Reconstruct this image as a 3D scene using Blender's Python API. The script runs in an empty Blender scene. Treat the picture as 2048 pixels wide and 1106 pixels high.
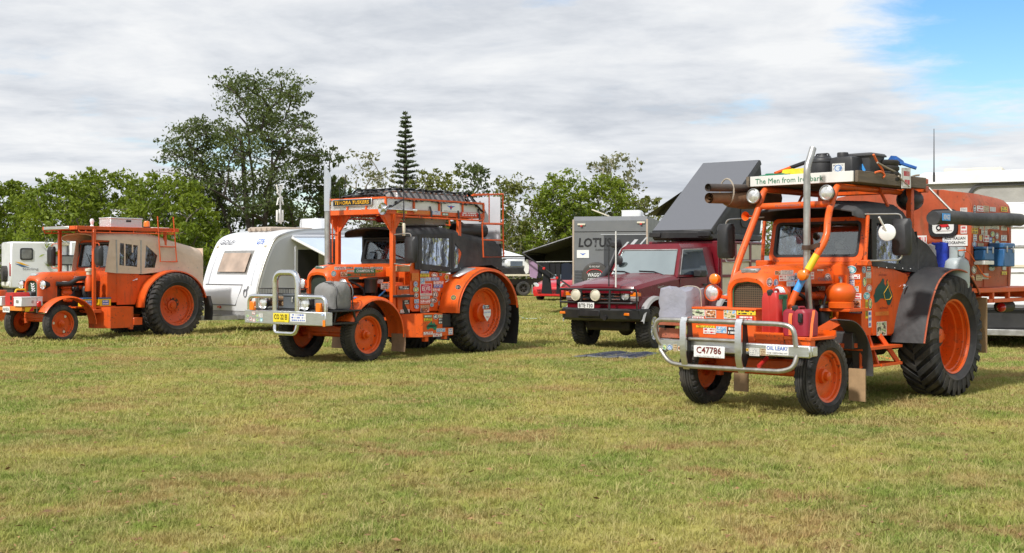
import bpy, bmesh, math, random
import numpy as np
from mathutils import Vector, Matrix, noise as mnoise
rad = math.radians
sc = bpy.context.scene
COL = sc.collection
random.seed(7); np.random.seed(7)

# ------------------------------------------------------------------ camera, sky, sun, exposure
FPX, CXP, HYP, EYE = 2450.0, 1024.0, 532.0, 1.6          # focal length and horizon in photo pixels
cd = bpy.data.cameras.new('camera'); cam = bpy.data.objects.new('camera', cd); COL.objects.link(cam)
cam.location = (0, 0, EYE); cam.rotation_euler = (rad(90), 0, 0)
cd.sensor_width = 36; cd.lens = FPX / 2048 * 36; cd.shift_y = -(553 - HYP) / 2048
cd.clip_start = 0.1; cd.clip_end = 4000
sc.camera = cam
SUN_H = Vector((-0.60, -0.80, 0)).normalized(); SUN_EL = rad(48)
world = bpy.data.worlds.new('World'); sc.world = world; world.use_nodes = True
wt = world.node_tree; wt.nodes.clear()
def wn(t, **k):
    n = wt.nodes.new(t)
    for a, b in k.items(): setattr(n, a, b)
    return n
def wl(a, b): wt.links.new(a, b)
def wmath(op, a, b=None, c=None):
    n = wn('ShaderNodeMath', operation=op)
    for i, q in enumerate((a, b, c)):
        if q is None: continue
        if isinstance(q, (int, float)): n.inputs[i].default_value = q
        else: wl(q, n.inputs[i])
    return n.outputs[0]
def wrange(v, a, b, c=0., d=1., smooth=True):
    n = wn('ShaderNodeMapRange'); n.interpolation_type = 'SMOOTHSTEP' if smooth else 'LINEAR'
    wl(v, n.inputs[0])
    for i, q in enumerate((a, b, c, d)): n.inputs[i + 1].default_value = q
    return n.outputs[0]
sky = wn('ShaderNodeTexSky', sky_type='NISHITA', sun_disc=False)
sky.sun_elevation = SUN_EL; sky.sun_rotation = math.atan2(SUN_H.x, SUN_H.y)
sky.air_density = 1.0; sky.dust_density = 0.4; sky.ozone_density = 1.6
bg_sky = wn('ShaderNodeBackground'); bg_sky.inputs[1].default_value = 0.115
hsv = wn('ShaderNodeHueSaturation'); hsv.inputs['Saturation'].default_value = 1.35; wl(sky.outputs[0], hsv.inputs['Color']); wl(hsv.outputs[0], bg_sky.inputs[0])
tc = wn('ShaderNodeTexCoord'); sx = wn('ShaderNodeSeparateXYZ'); wl(tc.outputs['Generated'], sx.inputs[0])
den = wmath('ADD', wmath('MAXIMUM', sx.outputs[2], 0.0), 0.085)
cv = wn('ShaderNodeCombineXYZ')
wl(wmath('DIVIDE', sx.outputs[0], den), cv.inputs[0]); wl(wmath('DIVIDE', sx.outputs[1], den), cv.inputs[1])
def wnoise(scale, detail, rough, off, dist=0.):
    a = wn('ShaderNodeVectorMath', operation='ADD'); wl(cv.outputs[0], a.inputs[0]); a.inputs[1].default_value = off
    n = wn('ShaderNodeTexNoise'); wl(a.outputs[0], n.inputs['Vector'])
    n.inputs['Scale'].default_value = scale; n.inputs['Detail'].default_value = detail
    n.inputs['Roughness'].default_value = rough; n.inputs['Distortion'].default_value = dist
    return n.outputs[0]
n_cover = wnoise(0.85, 7, 0.55, (3.1, 1.7, 0.3), .2)
n_shade = wnoise(0.95, 8, 0.58, (11.3, 4.2, 2.0), .35)
n_fine = wnoise(3.4, 7, 0.62, (5.3, 8.2, 4.0), .3)
# a real gap in the cloud deck to the upper right
vd = wn('ShaderNodeVectorMath', operation='DISTANCE'); wl(tc.outputs['Generated'], vd.inputs[0])
vd.inputs[1].default_value = Vector((0.405, 1.0, 0.235)).normalized()
hole = wrange(wmath('ADD', vd.outputs[1], wmath('MULTIPLY', wmath('SUBTRACT', n_fine, .5), .12)), .063, .13)
cover = wmath('MULTIPLY', wrange(n_cover, .31, .43), hole)
cover = wmath('MULTIPLY', cover, wrange(wmath('ADD', wmath('MULTIPLY', n_fine, .45), n_cover), .5, .66, .9, 1.))
ramp = wn('ShaderNodeValToRGB'); wl(wmath('ADD', wmath('MULTIPLY', n_shade, .72), wmath('MULTIPLY', n_fine, .28)), ramp.inputs[0])
ramp.color_ramp.elements[0].position = .37; ramp.color_ramp.elements[0].color = (.42, .447, .49, 1)
ramp.color_ramp.elements[1].position = .60; ramp.color_ramp.elements[1].color = (.655, .665, .675, 1)
e = ramp.color_ramp.elements.new(.485); e.color = (.55, .57, .60, 1)
bg_cl = wn('ShaderNodeBackground'); bg_cl.inputs[1].default_value = 1.0; wl(ramp.outputs[0], bg_cl.inputs[0])
mixw = wn('ShaderNodeMixShader'); wl(cover, mixw.inputs[0]); wl(bg_sky.outputs[0], mixw.inputs[1]); wl(bg_cl.outputs[0], mixw.inputs[2])
wout = wn('ShaderNodeOutputWorld'); wl(mixw.outputs[0], wout.inputs[0])
sd = bpy.data.lights.new('sun', 'SUN'); sd.energy = 2.9; sd.angle = rad(4.0); sd.color = (1, .965, .91)
sun = bpy.data.objects.new('sun', sd); COL.objects.link(sun)
SUN_DIR = Vector((SUN_H.x * math.cos(SUN_EL), SUN_H.y * math.cos(SUN_EL), math.sin(SUN_EL)))
sun.rotation_euler = (-SUN_DIR).to_track_quat('-Z', 'Y').to_euler(); sun.location = (-20, -20, 40)
sc.view_settings.view_transform = 'Standard'; sc.view_settings.look = 'None'
sc.view_settings.exposure = 0.50; sc.view_settings.gamma = 1.0; sc.view_settings.use_curve_mapping = False

# ------------------------------------------------------------------ mesh builder
OFF = {}
def V(*a): return Vector(a)
class MB:
    def __init__(s): s.v = []; s.f = []
    def add(s, vs, fs):
        o = len(s.v); s.v.extend([tuple(p) for p in vs]); s.f.extend([tuple(i + o for i in f) for f in fs]); return s
    def box(s, c, d, bev=0., rz=0., rot=None):
        c = Vector(c); hx, hy, hz = d[0] / 2, d[1] / 2, d[2] / 2
        m = rot if rot is not None else Matrix.Rotation(rz, 3, 'Z')
        b = min(bev, hx * .9, hy * .9, hz * .9)
        if b <= 0:
            vs = [c + m @ Vector((x, y, z)) for x in (-hx, hx) for y in (-hy, hy) for z in (-hz, hz)]
            return s.add(vs, [(0, 1, 3, 2), (4, 6, 7, 5), (0, 4, 5, 1), (2, 3, 7, 6), (0, 2, 6, 4), (1, 5, 7, 3)])
        vs = []; ix = {}
        for sx_ in (-1, 1):
            for sy in (-1, 1):
                for sz in (-1, 1):
                    for k in range(3):
                        p = [sx_ * (hx - (b if k != 0 else 0)), sy * (hy - (b if k != 1 else 0)), sz * (hz - (b if k != 2 else 0))]
                        ix[(sx_, sy, sz, k)] = len(vs); vs.append(c + m @ Vector(p))
        fs = []
        for a in (-1, 1):
            fs.append([ix[(a, y, z, 0)] for y, z in ((-1, -1), (1, -1), (1, 1), (-1, 1))])
            fs.append([ix[(x, a, z, 1)] for x, z in ((-1, -1), (1, -1), (1, 1), (-1, 1))])
            fs.append([ix[(x, y, a, 2)] for x, y in ((-1, -1), (1, -1), (1, 1), (-1, 1))])
        for p in (-1, 1):
            for q in (-1, 1):
                fs.append([ix[(p, q, -1, 0)], ix[(p, q, 1, 0)], ix[(p, q, 1, 1)], ix[(p, q, -1, 1)]])
                fs.append([ix[(p, -1, q, 0)], ix[(p, 1, q, 0)], ix[(p, 1, q, 2)], ix[(p, -1, q, 2)]])
                fs.append([ix[(-1, p, q, 1)], ix[(1, p, q, 1)], ix[(1, p, q, 2)], ix[(-1, p, q, 2)]])
                for r in (-1, 1): fs.append([ix[(p, q, r, k)] for k in range(3)])
        return s.add(vs, fs)
    def bx(s, x0, x1, y0, y1, z0, z1, bev=0.):
        return s.box(((x0 + x1) / 2, (y0 + y1) / 2, (z0 + z1) / 2), (abs(x1 - x0), abs(y1 - y0), abs(z1 - z0)), bev)
    def bar(s, p0, p1, w, h=None, up=(0, 0, 1), bev=0.):
        p0, p1 = Vector(p0), Vector(p1); h = h or w
        d = p1 - p0; L = d.length; x = d.normalized(); u = Vector(up)
        if abs(x.dot(u)) > .97: u = Vector((0, 1, 0)) if abs(x.y) < .9 else Vector((1, 0, 0))
        y = u.cross(x).normalized(); z = x.cross(y)
        return s.box((p0 + p1) / 2, (L, w, h), bev, rot=Matrix((x, y, z)).transposed())
    def tube(s, pts, r, n=8, caps=True, closed=False):
        P = [Vector(p) for p in pts]; N = len(P)
        rr = r if isinstance(r, (list, tuple)) else [r] * N
        T = []
        for i in range(N):
            if closed: t = P[(i + 1) % N] - P[i - 1]
            else: t = P[min(i + 1, N - 1)] - P[max(i - 1, 0)]
            T.append(t.normalized() if t.length > 1e-9 else Vector((0, 0, 1)))
        u = Vector((0, 0, 1)) if abs(T[0].z) < .9 else Vector((1, 0, 0))
        u = (u - T[0] * u.dot(T[0])).normalized(); vs = []
        for i in range(N):
            if i: u = (u - T[i] * u.dot(T[i])); u = u.normalized() if u.length > 1e-6 else T[i].orthogonal().normalized()
            w = T[i].cross(u)
            for k in range(n):
                a = 2 * math.pi * k / n
                vs.append(P[i] + (u * math.cos(a) + w * math.sin(a)) * rr[i])
        fs = []
        for i in range(N if closed else N - 1):
            j = (i + 1) % N
            for k in range(n): fs.append((i * n + k, i * n + (k + 1) % n, j * n + (k + 1) % n, j * n + k))
        if caps and not closed: fs.append(tuple(range(n))[::-1]); fs.append(tuple((N - 1) * n + k for k in range(n)))
        return s.add(vs, fs)
    def lathe(s, prof, c, axis='z', n=24, close=False):
        c = Vector(c)
        if isinstance(axis, str): ax = {'x': V(1, 0, 0), 'y': V(0, 1, 0), 'z': V(0, 0, 1)}[axis]
        else: ax = Vector(axis).normalized()
        u = ax.orthogonal().normalized(); w = ax.cross(u)
        vs = []; m = len(prof)
        for k in range(n):
            a = 2 * math.pi * k / n; d = u * math.cos(a) + w * math.sin(a)
            for r, t in prof: vs.append(c + ax * t + d * max(r, 1e-4))
        fs = []
        for k in range(n):
            j = (k + 1) % n
            for i in range(m if close else m - 1):
                i2 = (i + 1) % m
                fs.append((k * m + i, k * m + i2, j * m + i2, j * m + i))
        return s.add(vs, fs)
    def cyl(s, p0, p1, r, n=16, r1=None):
        return s.tube([p0, p1], [r, r if r1 is None else r1], n)
    def ball(s, c, r, n=14, m=8, sq=(1, 1, 1)):
        vs = []; fs = []
        for i in range(m + 1):
            t = math.pi * i / m
            for k in range(n):
                a = 2 * math.pi * k / n
                vs.append((c[0] + r * sq[0] * math.sin(t) * math.cos(a), c[1] + r * sq[1] * math.sin(t) * math.sin(a), c[2] + r * sq[2] * math.cos(t)))
        for i in range(m):
            for k in range(n): fs.append((i * n + k, i * n + (k + 1) % n, (i + 1) * n + (k + 1) % n, (i + 1) * n + k))
        return s.add(vs, fs)
    def prism(s, poly, axis, a0, a1):
        def p(q, a): return {'y': (q[0], a, q[1]), 'x': (a, q[0], q[1]), 'z': (q[0], q[1], a)}[axis]
        n = len(poly); vs = [p(q, a0) for q in poly] + [p(q, a1) for q in poly]
        fs = [tuple(range(n)), tuple(range(n, 2 * n))[::-1]] + [(i, (i + 1) % n, n + (i + 1) % n, n + i) for i in range(n)]
        return s.add(vs, fs)
    def loft(s, secs, caps=True, closed=True):
        n = len(secs[0]); vs = [p for q in secs for p in q]; fs = []
        for i in range(len(secs) - 1):
            for k in range(n if closed else n - 1):
                k2 = (k + 1) % n
                fs.append((i * n + k, i * n + k2, (i + 1) * n + k2, (i + 1) * n + k))
        if caps: fs.append(tuple(range(n))); fs.append(tuple((len(secs) - 1) * n + k for k in range(n)))
        return s.add(vs, fs)
    def sheet(s, secs, t):
        """open surface given as rows of points, thickened by t along its normals"""
        a = np.array([[list(p) for p in r] for r in secs], float); nu, nv = a.shape[:2]
        du = np.gradient(a, axis=0) if nu > 1 else np.zeros_like(a); dv = np.gradient(a, axis=1)
        nn = np.cross(du, dv); l = np.linalg.norm(nn, axis=2, keepdims=True); l[l == 0] = 1; b = a + nn / l * t
        vs = [tuple(p) for p in a.reshape(-1, 3)] + [tuple(p) for p in b.reshape(-1, 3)]; N = nu * nv; fs = []
        for i in range(nu - 1):
            for j in range(nv - 1):
                q = (i * nv + j, i * nv + j + 1, (i + 1) * nv + j + 1, (i + 1) * nv + j)
                fs.append(q); fs.append(tuple(N + k for k in q[::-1]))
        for i in range(nu - 1):
            for j in (0, nv - 1):
                p0, p1 = i * nv + j, (i + 1) * nv + j; fs.append((p0, p1, N + p1, N + p0))
        for j in range(nv - 1):
            for i in (0, nu - 1):
                p0, p1 = i * nv + j, i * nv + j + 1; fs.append((p0, p1, N + p1, N + p0))
        return s.add(vs, fs)
    def ring(s, outer, inner, axis, a0, a1):
        """plate with a hole: outer and inner outlines with the same number of points"""
        def p(q, a): return {'y': (q[0], a, q[1]), 'x': (a, q[0], q[1]), 'z': (q[0], q[1], a)}[axis]
        n = len(outer); vs = [p(q, a) for a in (a0, a1) for o in (outer, inner) for q in o]; fs = []
        for i in range(n):
            j = (i + 1) % n
            fs += [(i, j, n + j, n + i), (2 * n + i, 3 * n + i, 3 * n + j, 2 * n + j), (i, 2 * n + i, 2 * n + j, j), (n + i, n + j, 3 * n + j, 3 * n + i)]
        return s.add(vs, fs)
    def build(s, name, mat, parent=None, smooth=True, ang=38, kind=None, label=None, recalc=True, off=None):
        me = bpy.data.meshes.new(name)
        o3 = off if off is not None else (OFF.get(parent.name) if parent else None)
        vs = s.v if o3 is None else [(p[0] - o3[0], p[1] - o3[1], p[2] - o3[2]) for p in s.v]
        me.from_pydata(vs, [], s.f)
        if recalc:
            bm = bmesh.new(); bm.from_mesh(me); bmesh.ops.recalc_face_normals(bm, faces=bm.faces); bm.to_mesh(me); bm.free()
        if smooth:
            me.polygons.foreach_set('use_smooth', [True] * len(me.polygons)); me.set_sharp_from_angle(angle=rad(ang))
        if mat: me.materials.append(mat)
        o = bpy.data.objects.new(name, me); COL.objects.link(o)
        if parent:
            o.parent = parent
            if o3 is not None: OFF[o.name] = o3
        if kind: o['kind'] = kind
        if label: o['label'] = label
        return o
def tag(o, label, cat, group=None):
    o['label'] = label; o['category'] = cat
    if group: o['group'] = group
    return o
def empty(name, label, cat, loc=(0, 0, 0), rz=0., group=None):
    o = bpy.data.objects.new(name, None); COL.objects.link(o); o.empty_display_size = .2
    o.location = loc; o.rotation_euler = (0, 0, rz)
    return tag(o, label, cat, group)
def rrect(x0, x1, z0, z1, r, k=4):
    P = []
    for cx, cz, a0 in ((x1 - r, z1 - r, 0), (x0 + r, z1 - r, 90), (x0 + r, z0 + r, 180), (x1 - r, z0 + r, 270)):
        for i in range(k + 1):
            a = rad(a0 + 90 * i / k); P.append((cx + r * math.cos(a), cz + r * math.sin(a)))
    return P
def smooth_path(pts, k=4):
    """Catmull-Rom through the points"""
    P = [Vector(p) for p in pts]; out = []
    for i in range(len(P) - 1):
        a, b, c, d = P[max(i - 1, 0)], P[i], P[i + 1], P[min(i + 2, len(P) - 1)]
        for j in range(k):
            t = j / k
            out.append(.5 * ((2 * b) + (c - a) * t + (2 * a - 5 * b + 4 * c - d) * t * t + (3 * b - a - 3 * c + d) * t ** 3))
    out.append(P[-1]); return out
def fillet(pts, r, k=4):
    """polyline with its corners rounded"""
    P = [Vector(p) for p in pts]; out = [P[0]]
    for i in range(1, len(P) - 1):
        a, b, c = P[i - 1], P[i], P[i + 1]
        d = min(r, (a - b).length * .48, (c - b).length * .48)
        p, q = b + (a - b).normalized() * d, b + (c - b).normalized() * d
        for j in range(k + 1):
            t = j / k; out.append(p * (1 - t) ** 2 + b * 2 * t * (1 - t) + q * t * t)
    out.append(P[-1]); return out

class Frame:
    """local frame of a vehicle: x forward, y to its left, z up; m() turns a photo pixel into a point on one of its planes"""
    def __init__(s, x, y, th):
        t = rad(th); s.o = V(x, y, 0); s.f = V(-math.cos(t), -math.sin(t), 0); s.l = V(math.sin(t), -math.cos(t), 0); s.rz = t + math.pi
    def w(s, p): return s.o + s.f * p[0] + s.l * p[1] + V(0, 0, p[2])
    def m(s, px, py, x=None, y=None, z=None):
        r = V((px - CXP) / FPX, 1, -(py - HYP) / FPX); c = V(0, 0, EYE)
        n, v = (s.f, x) if x is not None else (s.l, y) if y is not None else (V(0, 0, 1), z)
        t = (v - (c - s.o).dot(n)) / r.dot(n); d = c + r * t - s.o
        return V(d.dot(s.f), d.dot(s.l), d.z)
    def root(s, name, label, cat, group=None): s.e = empty(name, label, cat, s.o, s.rz, group); return s.e
    def thing(s, name, label, cat, at, group=None):
        e = empty(name, label, cat, s.w(at), s.rz, group); OFF[e.name] = Vector(at); return e
    def solo(s, mb, name, mat, label, cat, at, group=None, **k):
        o = mb.build(name, mat, None, off=Vector(at), **k); o.location = s.w(at); o.rotation_euler = (0, 0, s.rz); return tag(o, label, cat, group)
# ------------------------------------------------------------------ materials
MATS = {}
class NT:
    def __init__(s, name):
        s.m = bpy.data.materials.new(name); s.m.use_nodes = True; s.t = s.m.node_tree; s.t.nodes.clear()
        s.out = s.t.nodes.new('ShaderNodeOutputMaterial')
    def n(s, t, **k):
        q = s.t.nodes.new(t)
        for a, b in k.items(): setattr(q, a, b)
        return q
    def l(s, a, b): s.t.links.new(a, b)
    def set(s, sock, v):
        if hasattr(v, 'node'): s.l(v, sock)
        else: sock.default_value = v
    def math(s, op, *a):
        q = s.n('ShaderNodeMath', operation=op)
        for i, v in enumerate(a): s.set(q.inputs[i], v)
        return q.outputs[0]
    def rng(s, v, a, b, c=0., d=1.):
        q = s.n('ShaderNodeMapRange'); s.l(v, q.inputs[0])
        for i, x in enumerate((a, b, c, d)): s.set(q.inputs[i + 1], x)
        return q.outputs[0]
    def mix(s, f, a, b, mode='MIX'):
        q = s.n('ShaderNodeMix', data_type='RGBA', blend_type=mode); s.set(q.inputs[0], f)
        for i, v in ((6, a), (7, b)):
            s.set(q.inputs[i], v if hasattr(v, 'node') else (*v[:3], 1))
        return q.outputs[2]
    def noise(s, vec, scale, detail=3, rough=.55, dist=0.):
        q = s.n('ShaderNodeTexNoise'); s.l(vec, q.inputs['Vector'])
        q.inputs['Scale'].default_value = scale; q.inputs['Detail'].default_value = detail; q.inputs['Roughness'].default_value = rough
        q.inputs['Distortion'].default_value = dist
        return q.outputs[0]
    def vec(s, v, sc_=(1, 1, 1), off=(0, 0, 0)):
        q = s.n('ShaderNodeMapping'); s.l(v, q.inputs[0]); q.inputs['Scale'].default_value = sc_; q.inputs['Location'].default_value = off
        return q.outputs[0]
    def bsdf(s, col, rough=.5, metal=0., spec=.5, normal=None, coat=0., **k):
        b = s.n('ShaderNodeBsdfPrincipled')
        s.set(b.inputs['Base Color'], col if hasattr(col, 'node') else (*col[:3], 1)); s.set(b.inputs['Roughness'], rough)
        s.set(b.inputs['Metallic'], metal); b.inputs['Specular IOR Level'].default_value = spec; b.inputs['Coat Weight'].default_value = coat
        b.inputs['Coat Roughness'].default_value = .08
        if normal is not None: s.l(normal, b.inputs['Normal'])
        for a, v in k.items(): s.set(b.inputs[a], v)
        s.l(b.outputs[0], s.out.inputs[0]); return b
    def bump(s, h, strength=.3, dist=.01):
        q = s.n('ShaderNodeBump'); s.l(h, q.inputs['Height']); q.inputs['Strength'].default_value = strength; q.inputs['Distance'].default_value = dist
        return q.outputs[0]
def mat(name, col, rough=.5, metal=0., var=.12, scale=5., bump=0., bscale=60., coat=0., dust=0., dustcol=(.20, .15, .10), spec=.5, stretch=(1, 1, 1), bdist=.01, wear=0.):
    """a paint, rubber, cloth or metal with uneven colour, gloss and a film of dust"""
    if name in MATS: return MATS[name]
    N = NT(name); oc = N.n('ShaderNodeTexCoord').outputs['Object']
    if stretch != (1, 1, 1): oc = N.vec(oc, stretch)
    n1 = N.noise(oc, scale, 5, .6); n2 = N.noise(oc, scale * .31 + .7, 4, .65)
    c = N.mix(N.rng(n1, .3, .7), tuple(q * (1 - var) for q in col), tuple(min(1, q * (1 + var)) for q in col))
    if dust: c = N.mix(N.math('MULTIPLY', N.rng(n2, .42, .72), dust), c, dustcol)
    if wear:
        st_ = N.noise(N.vec(oc, (5, 5, .8)), 2.2, 4, .6); c = N.mix(N.math('MULTIPLY', N.rng(st_, .54, .74), wear * .55), c, (.16, .07, .03))
        ch = N.noise(oc, 26, 5, .7); big = N.noise(oc, 2.1, 2); c = N.mix(N.math('MULTIPLY', N.rng(N.math('ADD', ch, N.math('MULTIPLY', big, .35)), .80, .83), wear), c, (.075, .035, .022))
        fd = N.noise(N.vec(oc, off=(3, 9, 4)), .9, 3); c = N.mix(N.math('MULTIPLY', N.rng(fd, .45, .75), wear * .45), c, tuple(min(1, q * .85 + .06) for q in col))
    r = N.rng(n1, .25, .75, max(.02, rough - .09), min(1, rough + .12))
    nm = N.bump(N.noise(oc, bscale, 3, .6), bump, bdist) if bump else None
    N.bsdf(c, r, metal, spec, nm, coat); MATS[name] = N.m; return N.m

ORANGE = (.78, .108, .006)
mo = mat('orange_paint', ORANGE, .42, var=.10, scale=3.5, coat=.12, dust=.14, bump=.06, bscale=9, spec=.4, wear=.8)
mo2 = mat('orange_red_paint', (.70, .090, .006), .45, var=.13, scale=3, coat=.08, dust=.18, bump=.06, bscale=9, spec=.4, wear=1.)
mofade = mat('faded_orange_paint', (.44, .080, .026), .62, var=.2, scale=4, dust=.4, dustcol=(.30, .2, .15), bump=.14, bscale=14, wear=1.)
mrub = mat('tyre_rubber', (.036, .036, .037), .82, var=.25, scale=7, dust=.7, dustcol=(.115, .10, .08), bump=.25, bscale=120, spec=.3)
mrub2 = mat('clean_rubber', (.022, .022, .023), .6, var=.2, scale=5, dust=.2, spec=.4)
mblk = mat('black_paint', (.016, .016, .017), .4, var=.2, dust=.3, dustcol=(.06, .055, .05))
mdark = mat('dark_metal', (.035, .032, .03), .6, .2, var=.3, scale=9, dust=.5, dustcol=(.09, .06, .04))
mgrime = mat('oily_iron', (.05, .032, .022), .62, .1, var=.4, scale=10, dust=.6, dustcol=(.13, .06, .03))
mchrome = mat('polished_steel', (.78, .79, .80), .16, 1., var=.05, scale=6, bump=.02, bscale=20)
malu = mat('brushed_aluminium', (.72, .73, .74), .36, 1., var=.08, scale=10, bump=.1, bscale=90, stretch=(1, 1, 5))
mgal = mat('galvanised_steel', (.46, .46, .45), .44, .85, var=.16, scale=9, dust=.25)
mgal2 = mat('grey_steel_tube', (.50, .48, .44), .36, .9, var=.15, scale=9, dust=.2)
mwht = mat('white_enamel', (.77, .785, .81), .34, var=.04, scale=2, coat=.3, dust=.10, dustcol=(.45, .44, .42))
mwht2 = mat('weathered_white', (.74, .73, .70), .5, var=.07, scale=4, dust=.2, dustcol=(.5, .46, .4))
mgrp = mat('grey_trim_shaded_side', (.56, .58, .62), .34, var=.04, scale=2, coat=.2, dust=.1)
mblackcloth = mat('black_canvas', (.045, .046, .050), .82, var=.22, scale=4, dust=.55, dustcol=(.12, .117, .113), bump=.45, bscale=3.5, bdist=.06)
mguard = mat('black_guard_sheet', (.030, .030, .032), .55, var=.25, scale=3, dust=.35, dustcol=(.09, .085, .08), bump=.22, bscale=3, bdist=.05)
mgreycloth = mat('grey_canvas', (.22, .22, .215), .85, var=.15, scale=5, dust=.3, bump=.45, bscale=9, bdist=.03)
mtarp = mat('lavender_grey_tarp', (.30, .30, .36), .55, var=.1, scale=4, dust=.25, bump=.5, bscale=6, bdist=.03)
mtan = mat('tan_canvas', (.70, .55, .43), .88, var=.08, scale=4, dust=.3, dustcol=(.42, .32, .24), bump=.35, bscale=3.2, bdist=.07)
mbrowncloth = mat('brown_canvas', (.20, .105, .052), .85, var=.2, scale=6, dust=.3, bump=.4, bscale=10, bdist=.03)
mwood = mat('weathered_board', (.16, .125, .09), .85, var=.3, scale=9, dust=.4, dustcol=(.10, .09, .08), bump=.4, bscale=30, stretch=(.3, 4, 4))
mwood2 = mat('raw_timber_board', (.40, .26, .14), .8, var=.15, scale=8, bump=.2, bscale=30)
mflap = mat('brown_mudflap', (.34, .21, .13), .8, var=.2, scale=8, dust=.3)
mredp = mat('red_plastic', (.52, .022, .018), .42, var=.1, scale=6, dust=.2, dustcol=(.3, .12, .1))
mmaroon = mat('maroon_paint', (.14, .005, .012), .28, var=.1, scale=2, coat=.3, dust=.08, dustcol=(.16, .06, .05), spec=.35)
mredcar = mat('red_car_paint', (.52, .016, .020), .2, var=.05, scale=2, coat=.8)
mplas = mat('black_plastic', (.020, .020, .022), .5, var=.2, scale=6, dust=.3, dustcol=(.07, .07, .07))
mplas2 = mat('charcoal_plastic', (.05, .052, .056), .55, var=.15, scale=6, dust=.2)
mgreyvan = mat('graphite_composite', (.165, .172, .18), .42, var=.06, scale=2, dust=.1, bump=.02)
mtentg = mat('grey_tent_shell', (.13, .135, .15), .55, var=.06, scale=30, bump=.15, bscale=200)
mtentc = mat('charcoal_tent_cloth', (.055, .057, .062), .85, var=.15, scale=4, bump=.5, bscale=6, bdist=.03)
mgreen = mat('green_paint', (.012, .13, .06), .5, var=.15)
mdkgreen = mat('dark_green_enamel', (.012, .05, .022), .5, var=.2)
mmapgreen = mat('map_green_paint', (.008, .075, .058), .5, var=.15)
myel = mat('yellow_paint', (.80, .55, .02), .45, var=.06)
mamber = mat('amber_lens', (.85, .20, .01), .18, var=.1, coat=.6)
mredlens = mat('red_lens', (.55, .015, .015), .2, var=.1, coat=.6)
mblue = mat('blue_enamel', (.025, .12, .30), .45, var=.15, dust=.25)
mbluec = mat('royal_blue_cloth', (.02, .05, .42), .85, var=.3, scale=20, bump=.4, bscale=20)
mbluetape = mat('blue_tape', (.06, .34, .80), .5, var=.06)
mgas = mat('pale_blue_grey_enamel', (.42, .48, .50), .42, var=.1, dust=.2)
mcream = mat('cream_panel', (.70, .64, .50), .5, var=.06, dust=.15)
mbeige = mat('beige_blind', (.42, .34, .27), .6, var=.1)
mlens = mat('headlamp_lens', (.75, .76, .76), .12, .55, var=.25, scale=25, bump=.3, bscale=45, coat=.5)
mcreamlens = mat('spotlight_cover', (.60, .56, .44), .3, var=.1, coat=.5)
morangeplas = mat('orange_plastic', (.75, .11, .008), .4, var=.08)
mstrap = mat('orange_strap', (.85, .17, .04), .7, var=.1)
minter = mat('dark_interior', (.02, .02, .021), .85, var=.3)
mseat = mat('seat_vinyl', (.06, .055, .05), .6, var=.2)
mflare = mat('silver_grey_plastic', (.36, .36, .36), .5, var=.08, dust=.15)
mplate_w = mat('white_plate', (.80, .80, .78), .4, var=.04)
mplate_y = mat('yellow_plate', (.85, .66, .03), .4, var=.04)
mink = mat('black_ink', (.012, .012, .014), .5, var=0)
minkr = mat('maroon_ink', (.16, .012, .015), .5, var=0)
minkred = mat('red_ink', (.60, .02, .025), .5, var=0)
minkb = mat('blue_ink', (.03, .12, .50), .5, var=0)
minkg = mat('green_ink', (.012, .20, .10), .5, var=0)
minky = mat('gold_ink', (.85, .45, .02), .5, var=0)
minkw = mat('white_ink', (.80, .80, .80), .5, var=0)
minkgrey = mat('grey_ink', (.16, .16, .18), .5, var=0)
mrope = mat('old_rope', (.36, .31, .25), .9, var=.2)
msolar = mat('solar_cell_blue', (.045, .055, .10), .3, var=.25, scale=14, coat=.4)
def checker_plate():
    N = NT('checker_plate_aluminium'); oc = N.n('ShaderNodeTexCoord').outputs['Object']
    q = N.n('ShaderNodeTexVoronoi', feature='F1'); q.inputs['Scale'].default_value = 26; N.l(N.vec(oc, (1, 1, 1.7)), q.inputs['Vector'])
    h = N.rng(q.outputs[0], .0, .3, 1, 0)
    c = N.mix(N.noise(oc, 5, 4), (.62, .62, .63), (.78, .78, .78))
    N.bsdf(c, N.rng(h, 0, 1, .48, .3), .75, .5, N.bump(h, .8, .012)); return N.m
mchk = checker_plate()
def glass(name, tint, refl=.10, alpha=.75, rough=.02, bs=.04, bsc=3):
    """clear pane: what lies behind shows through, with the sky mirrored at grazing angles"""
    N = NT(name); tr = N.n('ShaderNodeBsdfTransparent'); tr.inputs[0].default_value = (*[q * alpha for q in tint], 1)
    gl = N.n('ShaderNodeBsdfGlossy'); gl.inputs['Roughness'].default_value = rough; gl.inputs[0].default_value = (.95, .97, 1, 1)
    oc = N.n('ShaderNodeTexCoord').outputs['Object']; N.l(N.bump(N.noise(N.vec(oc, (1, 1, .45)), bsc, 3), bs, .06 if bs > .1 else .02), gl.inputs['Normal'])
    fr = N.n('ShaderNodeFresnel'); fr.inputs[0].default_value = 1.5
    m = N.n('ShaderNodeMixShader'); N.l(N.math('ADD', N.math('MULTIPLY', fr.outputs[0], .9), refl), m.inputs[0])
    N.l(tr.outputs[0], m.inputs[1]); N.l(gl.outputs[0], m.inputs[2]); N.l(m.outputs[0], N.out.inputs[0]); return N.m
mglass = glass('clear_glass', (.95, .99, .97), .06, .96)
mglassd = glass('tinted_glass', (.35, .38, .40), .10, .55)
mvinyl = glass('clear_vinyl', (.84, .88, .96), .05, .92, .10, .8, 4)
mdome = mat('smoked_window', (.045, .045, .045), .12, var=.3, scale=4, coat=.4)
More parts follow.
